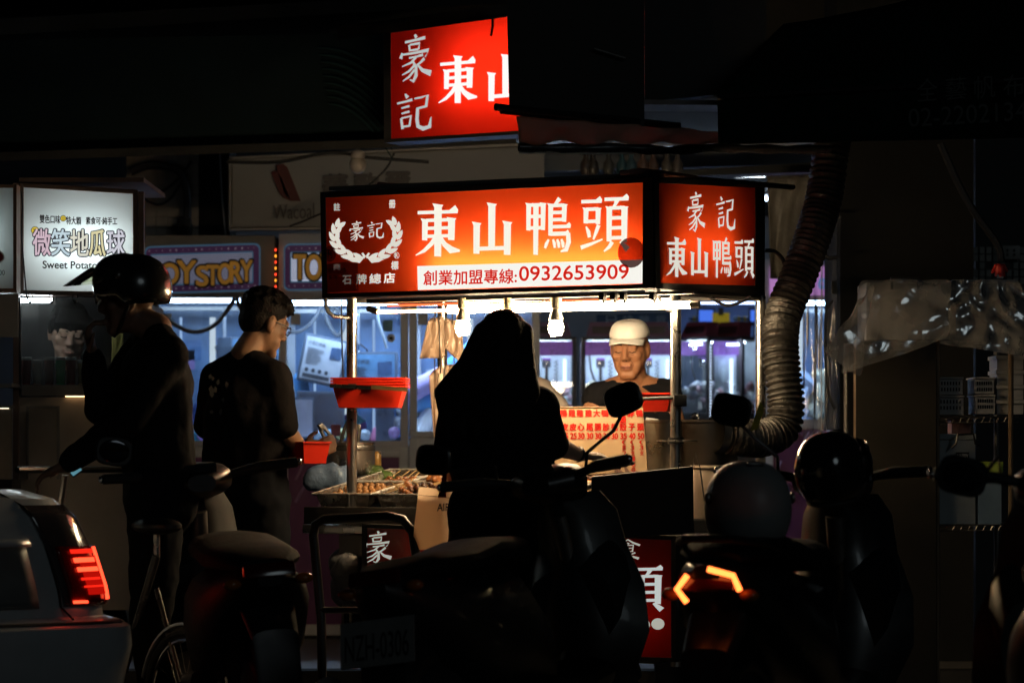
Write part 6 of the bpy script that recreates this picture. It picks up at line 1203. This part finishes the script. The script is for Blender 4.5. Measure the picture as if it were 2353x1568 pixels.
# --- helper half hidden behind the woman
DX = 13.62; hx = U(1182, 812, DX); J = {'head': hx, 'sL': U(1262, 898, DX), 'sR': U(1100, 898, DX), 'eL': U(1300, 985, DX-.06), 'wL': U(1270, 1030, DX-.28), 'eR': U(1090, 990, DX), 'wR': U(1110, 1040, DX-.25)}
J['sL'] = U(1236,902,DX); J['eL'] = U(1288,950,DX-.1); legs(J, U(1175,1000,DX).x, DX+.05, 0)
hlp, MX = person('helper in a grey t-shirt almost hidden behind the woman in black', J, 0, 10, SK1, mat('grey_tee', (.30,.26,.23), .9, var=.1, bump=.2, bscale=40), voxel=.009, sleeve=.85)
hr = MB(); hr.ell(loc(hx,MX,(0,.02,.05)), (.084,.098,.078), MX); blob('hair', hr, M_hair, hlp, .008, 1)

# dark lines painted as wrinkle shade on the vendor's face
for s_ in (-1, 1):
    obj('cheek_crease_shade', MB().tube([loc(hc,MV,(s_*.020,-.0865,-.036),K), loc(hc,MV,(s_*.030,-.081,-.052),K), loc(hc,MV,(s_*.033,-.076,-.068),K)], .0011, 5), mat('crease_shade', (.16,.065,.035), .8), vend)
    obj('eye_bag_shade', MB().tube([loc(hc,MV,(s_*.017,-.084,-.013),K), loc(hc,MV,(s_*.031,-.0825,-.017),K), loc(hc,MV,(s_*.044,-.0765,-.013),K)], .0010, 5), MATS['crease_shade'], vend)
# ------------------------------------------------------------------ car (only its rear corner is in view)
M_car = mat('silver_paint', (.58,.61,.63), .34, .25, var=.05, coat=.8)
M_tl = mat('lamp_red', (.16,.006,.004), .15, var=.1, coat=.5); M_tl2 = mat('lamp_smoke', (.055,.045,.048), .12, var=.1, coat=.6)
head_c = Vector((-.60,.80,0)).normalized(); right_c = Vector((head_c.y,-head_c.x,0))
corner = U(285, 1480, 10.6); car_o = Vector((corner.x, corner.y, 0))-right_c*.80-head_c*.03
car = thing('parked_car', 'silver grey sedan parked with its lit red tail lamp at the left edge', 'car', car_o)
def cw(x, y, z): return car_o+right_c*x+head_c*y+UPZ*z
LEV = [(.20,.76,.06,4.45),(.33,.845,-.01,4.56),(.47,.86,-.045,4.60),(.535,.855,-.04,4.58),(.556,.83,-.012,4.5),(.57,.795,.035,4.45),(.66,.785,.045,4.42),(.80,.745,.065,4.3),(.90,.70,.085,4.1),(.955,.655,.12,3.95),(.985,.57,.19,3.8)]
def interp(z):
    for a_, b_ in zip(LEV, LEV[1:]):
        if a_[0] <= z <= b_[0]: t = (z-a_[0])/(b_[0]-a_[0]); return [p+(q_-p)*t for p, q_ in zip(a_, b_)]
    return LEV[-1] if z > LEV[-1][0] else LEV[0]
def surf(z, s, off=0.):
    """s 0..1: along the rear face from centre to the right corner (0..0.55), round it and up the right flank"""
    _, hw, y0, y1 = interp(z); r_ = .17; hw += off
    if s < .55: return cw((hw-r_)*s/.55, y0-off-.03*(1-(s/.55)**2), z)
    if s < .75: a_ = (s-.55)/.2*math.pi/2; return cw(hw-r_+r_*math.sin(a_), y0-off+r_-r_*math.cos(a_), z)
    return cw(hw, y0+r_+(1.6-y0)*(s-.75)/.25, z)
def ring_c(lv):
    z, hw, y0, y1 = lv; r_ = .17; out = []
    for k in range(9): t = k/8; out.append(cw(-(hw-r_)+2*(hw-r_)*t, y0-.03*(1-(2*t-1)**2), z))
    for k in range(1,7): a_ = k/6*math.pi/2; out.append(cw(hw-r_+r_*math.sin(a_), y0+r_-r_*math.cos(a_), z))
    out.append(cw(hw+.0,2.2,z))
    for k in range(7): a_ = k/6*math.pi/2; out.append(cw(hw-.3+.3*math.cos(a_), y1-.3+.3*math.sin(a_), z))
    for k in range(7): a_ = k/6*math.pi/2; out.append(cw(-(hw-.3)-.3*math.sin(a_), y1-.3+.3*math.cos(a_), z))
    out.append(cw(-hw,2.2,z))
    for k in range(6): a_ = k/6*math.pi/2; out.append(cw(-(hw-r_)-r_*math.cos(a_), y0+r_-r_*math.sin(a_), z))
    return out
bd = MB(); bd.loft([ring_c(l_) for l_ in LEV], True, True); obj('body', bd, M_car, car, angle=28)
cb = MB(); cb.loft([[cw(x,y,z) for x, y in ((-hw,y0),(-hw*.6,y0-.06),(hw*.6,y0-.06),(hw,y0),(hw,y1),(hw*.6,y1+.06),(-hw*.6,y1+.06),(-hw,y1))] for z, hw, y0, y1 in ((.98,.66,1.0,3.2),(1.15,.62,1.2,2.9),(1.38,.56,1.5,2.45),(1.43,.5,1.65,2.3))], True, True); obj('cabin', cb, mat('car_glass', (.015,.018,.02), .08, coat=.5), car)
def patch(nm, z0, z1, s0, s1, off, m, par, nz=8, ns=12, fz=None):
    g_ = MB(); g_.loft([[surf(z0+(z1-z0)*j/nz, (s0 if not callable(s0) else s0(j/nz))+((s1 if not callable(s1) else s1(j/nz))-(s0 if not callable(s0) else s0(j/nz)))*i/ns, off) for i in range(ns+1)] for j in range(nz+1)], close=False, cap=False); o = obj(nm, g_, m, par); q_ = o.modifiers.new('t','SOLIDIFY'); q_.thickness = .006; return o
tl_ = patch('tail_lamp', .605, .935, lambda t: .50-.02*t, .70, .010, M_tl2, car); patch('red_lens', .61, .80, .515, .705, .014, M_tl, tl_)
L_t = emitter('brake_glow', (1,.06,.022), 3.2); L_t2 = emitter('brake_glow_soft', (1,.02,.008), 1.2)
rq = random.Random(8)
for k, (z_, h_, m_) in enumerate(((.776,.013,L_t2),(.746,.015,L_t),(.716,.014,L_t),(.688,.008,L_t2),(.664,.006,L_t2))): patch('lamp_bar', z_, z_+h_, .556+.002*k, .634-.004*(k % 2), .018, m_, tl_, 2, 8)
patch('lamp_edge', .622, .795, lambda t: .641+.004*t, lambda t: .660+.002*t, .019, L_t, tl_, 8, 3); patch('lamp_glow', .64, .765, .575, .660, .0165, emitter('brake_glow_dim', (1,.010,.004), .45), tl_, 4, 4); patch('lamp_foot', .613, .622, .52, .565, .018, L_t, tl_, 2, 4)
patch('boot_gap', .56, .97, .492, .496, .004, M_blackm, car, 10, 2); patch('plate_recess', .60, .80, .0, .42, .003, mat('recess_dark', (.20,.22,.23), .4, .5), car); patch('handle_lip', .80, .825, .0, .43, .012, M_car, car, 2, 8); patch('bumper_gap', .548, .556, .0, .74, .004, M_blackm, car, 2, 14)  # plate recess is only a darker patch lying on the body surface
for sx in (-.74, .74):
    for y_ in (.95, 3.55):
        Mw = Matrix((UPZ, head_c, right_c)).transposed(); w_ = obj('wheel', MB().lathe([(.19,-.10),(.29,-.10),(.31,-.07),(.31,.07),(.29,.10),(.19,.10)], cw(sx,y_,.312), 28, Mw), M_rubber, car); obj('rim', MB().lathe([(.03,-.06),(.18,-.105),(.19,-.1),(.19,.1),(.18,.105),(.03,.06)], cw(sx,y_,.312), 20, Mw), M_steeld, w_)
# ------------------------------------------------------------------ scooters
def sec(x, zc, hw, hh, p=2.6, n=16): return [Vector((x, math.copysign(abs(math.cos(a_))**(2/p), math.cos(a_))*hw, zc+math.copysign(abs(math.sin(a_))**(2/p), math.sin(a_))*hh)) for a_ in [2*math.pi*k/n for k in range(n)]]
def scooter(label, loc_, yaw, roll, paint, seat_m=None, mirrors=((.30,.24),(-.30,.24)), plate=None, leds=False, big=1., rail=True, sz=0.):
    th = thing('motor_scooter', label, 'scooter', loc_, 0, 'scooters parked in front of the cart', local=True); th.rotation_euler = (R(roll), 0, R(yaw))
    o = lambda nm, mb, m, par=None, **k: obj(nm, mb, m, par or th, **k)
    Mw = Matrix(((1,0,0),(0,0,-1),(0,1,0)))
    for x_ in (-.58, .66):
        w_ = o('wheel', MB().lathe([(.13,-.045),(.20,-.05),(.225,-.03),(.232,0),(.225,.03),(.20,.05),(.13,.045)], (x_,0,.235), 28, Mw), M_rubber); o('rim', MB().lathe([(.02,-.04),(.125,-.035),(.13,0),(.125,.035),(.02,.04)], (x_,0,.235), 20, Mw), M_steeld, w_)
        o('fender', MB().tube([(x_+.26*math.cos(R(a_)),0,.235+.26*math.sin(R(a_))) for a_ in range(20,165,12)], .05, 10), paint)
    b = MB(); b.loft([sec(-.88,.76+sz,.04,.025), sec(-.82,.74+sz,.10,.06), sec(-.66,.68+sz,.16*big,.11), sec(-.42,.60+sz,.185*big,.17), sec(-.15,.55,.18*big,.19), sec(.02,.46,.15*big,.17)]); o('rear_body', b, paint)
    s_ = MB(); s_.loft([sec(-.80,.80+sz,.08,.02), sec(-.72,.815+sz,.13,.035), sec(-.45,.82+sz,.155,.045), sec(-.25,.79,.145,.05), sec(-.02,.79,.125,.05), sec(.06,.765,.09,.03)]); o('seat', s_, seat_m or mat('seat_vinyl', (.007,.007,.008), .75, bump=.2, bscale=90, spec=.15))
    f = MB(); f.loft([sec(-.05,.34,.16,.06), sec(.2,.33,.175,.045), sec(.42,.36,.17,.06)]); o('floor_board', f, M_black)
    l_ = MB(); l_.loft([[Vector((x0+.05*abs(y)**1.5*3,y*hw,z)) for y in (-1,-.8,-.5,-.2,.2,.5,.8,1)]+[Vector((x0+.07+.05*abs(y)**1.5*2,y*hw*.97,z)) for y in (1,.8,.5,.2,-.2,-.5,-.8,-1)] for x0, hw, z in ((.42,.17,.34),(.44,.235,.48),(.47,.225,.64),(.50,.165,.78),(.49,.15,.90),(.46,.11,.97))]); o('leg_shield', l_, paint)
    fr_ = MB(); fr_.loft([sec(.50,.58,.16,.14), sec(.60,.66,.19,.17), sec(.72,.68,.15,.13), sec(.80,.64,.06,.06)]); o('front_cowl', fr_, paint)
    o('fork', MB().tube([(.50,0,.9),(.60,0,.5),(.66,.0,.25)], .035, 10), M_steeld)
    h = MB(); h.loft([sec(.34,1.0,.05,.03), sec(.40,1.01,.12,.055), sec(.48,1.01,.13,.065), sec(.58,.98,.08,.05)]); hc_ = o('handlebar_cover', h, M_black); o('dash', MB().box((.37,0,1.045), (.02,.12,.05), Euler((0,-.7,0)).to_matrix(), .006), mat('dash_glass', (.02,.03,.035), .12), hc_)
    for sy in (1, -1):
        o('handle_grip', MB().tube([(.42,sy*.10,1.02),(.40,sy*.18,1.035),(.36,sy*.22,1.04),(.34,sy*.345,1.045)], [.014,.016,.019,.018], 10), M_rubber); o('grip_end', MB().ell((.338,sy*.352,1.045), (.014,.010,.014)), M_chrome); o('brake_lever', MB().tube([(.46,sy*.16,1.03),(.47,sy*.24,1.03),(.42,sy*.33,1.035)], .006, 6), M_steeld)
    for (my, mz) in mirrors:
        sy = 1 if my > 0 else -1; bx = .40; top = Vector((.34, my, 1.04+mz)); mi = o('mirror', MB().loft([[top+Euler((sy*.22,0,0)).to_matrix()@(v_-Vector((0,0,0))) for v_ in sec(x_,0,hw_,hh_,3.4,20)] for x_, hw_, hh_ in ((-.018,.060,.046),(-.012,.066,.052),(.004,.064,.050),(.022,.045,.036),(.030,.02,.016))]), M_black); o('stem', MB().tube([(bx,sy*.165,1.04),(bx+.01,sy*.17,1.09),(bx-.01,my*.80,1.04+mz*.55),tuple(top+Vector((.015,-sy*.02,-.04)))], .0065, 8), M_black, mi); o('mirror_glass', MB().ell(top+Vector((-.020,0,0)), (.003,.055,.041), Euler((sy*.22,0,0)).to_matrix(), 14, 8), mat('mirror_glass', (.05,.05,.055), .06, .9), mi)
    t_ = o('tail_lamp', MB().box((-.868,0,.735), (.03,.17,.05), Euler((0,.35,0)).to_matrix(), .012), mat('lens_dark', (.06,.006,.006), .15, coat=.5))
    for sy in (1, -1): o('turn_signal', MB().ell((-.84,sy*.115,.70), (.022,.03,.018)), mat('amber_lens', (.35,.10,.01), .2))
    if leds:
        for sy, pts in ((1, [(-.895,.050,.757),(-.905,.078,.717),(-.89,.054,.680)]), (-1, [(-.90,-.012,.775),(-.895,-.085,.757),(-.875,-.098,.715)])): o('led_bar', MB().tube(pts, .0085, 8), emitter('led_tail', (1,.16,.03), 5.), t_)
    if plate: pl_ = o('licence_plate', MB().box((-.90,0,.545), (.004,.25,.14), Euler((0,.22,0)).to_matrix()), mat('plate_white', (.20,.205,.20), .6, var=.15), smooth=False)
    o('mud_guard', MB().loft([sec(-.76,.62,.09,.04), sec(-.88,.52,.075,.03), sec(-.90,.38,.07,.012)]), M_black)
    if plate:
        Mp = Euler((0,.22,0)).to_matrix(); q = [Vector((-.90,0,.545))+Mp@Vector((-.004, y_, z_)) for y_, z_ in ((.108,.03),(-.108,.03),(-.108,-.05),(.108,-.05))]
        vs_, fs_, _ = glyph_mesh(plate); o('plate_number', MB().add([bil(q, v_.x, v_.y) for v_ in vs_], fs_), mat('plate_ink', (.02,.02,.022), .6), pl_, smooth=False)
    if rail: o('grab_rail', MB().tube([(-.50,.13,.80),(-.74,.125,.845),(-.86,.07,.86),(-.86,-.07,.86),(-.74,-.125,.845),(-.50,-.13,.80)], .012, 8), M_black)
    o('exhaust', MB().tube([(-.25,-.15,.25),(-.45,-.17,.26),(-.82,-.17,.33)], [.02,.045,.05], 12), M_steeld); o('stand', MB().tube([(-.05,.10,.32),(-.02,.20,.03 if roll else .03)], .012, 6), M_steeld)
    return th
P_mat = mat('matte_black_paint', (.006,.006,.007), .6, var=.2, spec=.25); P_blk = M_blacks; P_gry = mat('dark_teal_paint', (.014,.017,.017), .42, var=.15, coat=.2)
def place(c_head, hv):
    hv = Vector((hv[0],hv[1],0)).normalized(); o_ = Vector((c_head.x, c_head.y, 0))-hv*.42; return (o_.x, o_.y, .003), math.degrees(math.atan2(hv.y, hv.x))
l_, y_ = place(U(1243,1060,10.72), (.43,.90)); l_ = (l_[0]+.14, l_[1]-.06, l_[2])
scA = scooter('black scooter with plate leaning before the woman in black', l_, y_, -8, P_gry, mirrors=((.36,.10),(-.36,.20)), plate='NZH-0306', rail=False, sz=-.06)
l_, y_ = place(U(1905,1060,10.26), (.36,.93)); scC = scooter('black scooter with glowing orange red tail light bars', l_, y_, 0, P_blk, leds=True, mirrors=((.30,.20),))
l_, y_ = place(U(512,1110,11.35), (-.25,.97)); scE = scooter('black scooter between the car and the man with glasses', l_, y_, -5, P_mat, mirrors=((.30,.10),), rail=False, sz=-.05)
l_, y_ = place(U(2440,1100,8.6), (.10,.99)); scD = scooter('dark scooter at the lower right edge with a big oval mirror', l_, y_, 0, P_gry, mirrors=((.27,.0),))
ym = thing('mirror_sticker', 'yellow sticker on the dark scooter mirror before the duct', 'sticker', U(1740,960,10.2)); pq_ = [U(a_,b_,10.16) for a_,b_ in ((1745,922),(1752,928),(1754,945),(1740,985),(1724,990),(1730,965))]; obj('sheet', MB().prism(pq_, (0,.003,0)), mat('yellow_vinyl', (.50,.40,.02), .5, var=.5, scale=60), ym, smooth=False)
# helmets on the scooter ------------------------------------------------------
def helmet(label, c, yaw, k, shell, visor=True, tilt=0):
    th = thing('motorcycle_helmet', label, 'helmet', c-UPZ*.12*k); M = hrot(yaw, tilt); mb = MB(); rings = []
    for i in range(12):
        a_ = R(-52)+(math.pi/2-R(-52))*i/11; rings.append([c+M@(Vector(((.128*max(0,math.cos(a_))**.75+1e-4)*math.cos(t_), (.150*max(0,math.cos(a_))**.75+1e-4)*math.sin(t_), .14*math.sin(a_)))*k) for t_ in [2*math.pi*q_/30 for q_ in range(30)]])
    mb.loft(rings, True, False); s_ = obj('shell', mb, shell, th, angle=80); m_ = s_.modifiers.new('t','SOLIDIFY'); m_.thickness = .02; m_.offset = -1
    obj('rim_trim', MB().tube([p*1.0 for p in rings[0]], .008*k, 8, closed=True), M_rubber, th)
    if visor:
        vs_ = [[c+M@(Vector((.132*math.sin(t_), -.150*math.cos(t_)-.035*math.sin(math.pi*r_)-.012, .085-.16*r_))*k) for t_ in [R(-80+160*q_/16) for q_ in range(17)]] for r_ in [j/6 for j in range(7)]]; vm_ = MB(); vm_.loft(vs_, False, False); vo = obj('visor', vm_, mat('tinted_visor', (.008,.010,.012), .06, coat=.8), th); m_ = vo.modifiers.new('t','SOLIDIFY'); m_.thickness = .003
    for s2 in (-1, 1): obj('pivot', MB().ell(c+M@(Vector((s2*.130,-.02,.03))*k), (.008,.018,.018), M, 10, 6), M_steeld, th)
    obj('vent', MB().box(c+M@(Vector((0,-.07,.128))*k), (.05*k,.03*k,.012*k), M, .005), M_black, th); obj('badge', MB().box(c+M@(Vector((0,.151,.02))*k), (.03*k,.004,.012*k), M, .002), M_chrome, th)
    return th
helmet('matte white helmet resting on the seat of the scooter with glowing tail bars', U(1718,1166,9.45), 12, 1.0, mat('helmet_white', (.26,.27,.27), .45, var=.12, scale=12), False)
helmet('glossy black helmet with visor hanging on the scooter handlebar', U(1908,1078,10.05), 148, .86, mat('helmet_gloss', (.010,.010,.011), .12, coat=.7), True, -12)
# bicycle under the helmeted man's hand ----------------------------------------
bk = thing('bicycle', 'small wheeled bicycle standing behind the silver car', 'bicycle', U(250,1700,11.3)); fv = U(75,1500,11.75); rv = U(428,1500,11.0); ax_ = (Vector((fv.x,fv.y,0))-Vector((rv.x,rv.y,0))).normalized(); sdv = Vector((ax_.y,-ax_.x,0)); Mb = Matrix((ax_, UPZ, sdv)).transposed()
rc, fc = Vector((rv.x,rv.y,.252)), Vector((fv.x,fv.y,.252))
for c_ in (rc, fc):
    w_ = obj('wheel', MB().tube([c_+Mb@Vector((.235*math.cos(t_),.235*math.sin(t_),0)) for t_ in [2*math.pi*k/36 for k in range(36)]], .016, 8, closed=True), M_rubber, bk); obj('rim', MB().tube([c_+Mb@Vector((.212*math.cos(t_),.212*math.sin(t_),0)) for t_ in [2*math.pi*k/36 for k in range(36)]], .007, 6, closed=True), M_chrome, w_)
    for k in range(16): t_ = 2*math.pi*k/16; obj('spoke', MB().tube([c_+sdv*(.02 if k % 2 else -.02), c_+Mb@Vector((.21*math.cos(t_+.2),.21*math.sin(t_+.2),0))], .0012, 4), M_steel, w_)
    obj('mudguard', MB().tube([c_+Mb@Vector((.265*math.cos(R(a_)),.265*math.sin(R(a_)),0)) for a_ in range(15,170,8)], .013, 8), mat('mudguard_chrome', (.4,.4,.4), .2, .9), bk)
bbk = rc.lerp(fc,.42)+UPZ*.03; hdT = fc-ax_*.13+UPZ*.45; sT = rc+ax_*.18+UPZ*.50; Mfr = mat('bike_paint', (.10,.09,.085), .25, .4)
for a_, b_, r_ in ((bbk,hdT,.018),(bbk,sT,.016),(rc,bbk,.011),(rc,sT-UPZ*.12,.010),(fc,hdT,.014)): obj('frame_tube', MB().tube([a_,b_], r_, 10), Mfr, bk)
hb_t = U(150,1078,11.6); obj('stem', MB().tube([hdT, Vector((hb_t.x,hb_t.y,hb_t.z-.02))], .013, 8), M_steel, bk); obj('handlebar', MB().tube([hb_t-sdv*.24-ax_*.06, hb_t-sdv*.1, hb_t+sdv*.1, hb_t+sdv*.24-ax_*.06], .012, 8), M_black, bk); obj('saddle', MB().ell(sT+UPZ*.10, (.07,.12,.03), Matrix((sdv,ax_,UPZ)).transposed()), M_black, bk); obj('seat_post', MB().tube([sT,sT+UPZ*.09], .012, 8), M_steel, bk)
obj('crank', MB().tube([bbk+sdv*.05-ax_*.08-UPZ*.1, bbk+sdv*.05, bbk-sdv*.05, bbk-sdv*.05+ax_*.08+UPZ*.1], .008, 6), M_steel, bk); obj('pedal', MB().box(bbk+sdv*.10-ax_*.08-UPZ*.1, (.09,.07,.02), Mb, .004), M_black, bk); obj('kick_stand', MB().tube([bbk-ax_*.03+UPZ*-.02, Vector((bbk.x,bbk.y,0.006))+sdv*.13], .009, 6), M_steel, bk)
ph = thing('phone', 'lit phone mounted on the bicycle handlebar under his hand', 'phone', U(178,1086,11.35)); q = Q([(160,1086),(184,1070),(190,1078),(168,1094)], 11.35); obj('case', MB().hexa(q, [p+Vector((0,.01,-.004)) for p in q]), M_black, ph, smooth=False); qs = [p+Vector((0,-.002,.0))+(sum(q,Vector())/4-p)*.1 for p in q]; obj('screen', MB().quad(*qs), emitter('phone_screen', (.25,.65,.8), .35), ph, smooth=False)
# hand truck behind the scooter
ht = thing('hand_truck', 'black tubular hand truck standing against the cart front', 'hand truck', U(835,1500,11.5)); obj('frame', MB().tube([U(742,1700,11.5), U(738,1420,11.5), U(720,1230,11.55), U(724,1204,11.55), U(745,1192,11.55), U(890,1184,11.5), U(925,1192,11.5), U(948,1222,11.48), U(958,1290,11.45), U(960,1700,11.4)], .017, 10), M_black, ht); obj('cross_bar', MB().tube([U(738,1400,11.5), U(960,1400,11.42)], .012, 8), M_black, ht)
obj('toe_plate', MB().box(Vector((U(850,1700,11.45).x,11.38,.02)), (.36,.2,.012), None, .003), M_steeld, ht)
# clutter under the cart: translucent plastic sack
sk_ = MB()
for k in range(12): sk_.ell(U(790+rs.random()*40, 1290+rs.random()*90, 12.55+rs.random()*.1), (.05+rs.random()*.03,.05,.06), None, 10, 7)
blob('plastic_sack', sk_, mat('grey_plastic_bag', (.20,.21,.24), .3, bump=.9, bscale=22), voxel=.014, smooth=2, label='crumpled grey plastic sack under the left end of the cart', cat='sack')
pb2 = MB()
for k in range(9): pb2.ell(U(722+rs.random()*70, 1088+rs.random()*16, 12.95+rs.random()*.08), (.06,.05,.035), Euler((rs.random()*3,rs.random()*3,0)).to_matrix(), 10, 7)
blob('blue_plastic_bag', pb2, mat('blue_film', (.16,.24,.38), .3, bump=.9, bscale=24), voxel=.010, smooth=1, label='crumpled pale blue plastic bag behind the foil trays', cat='plastic bag')
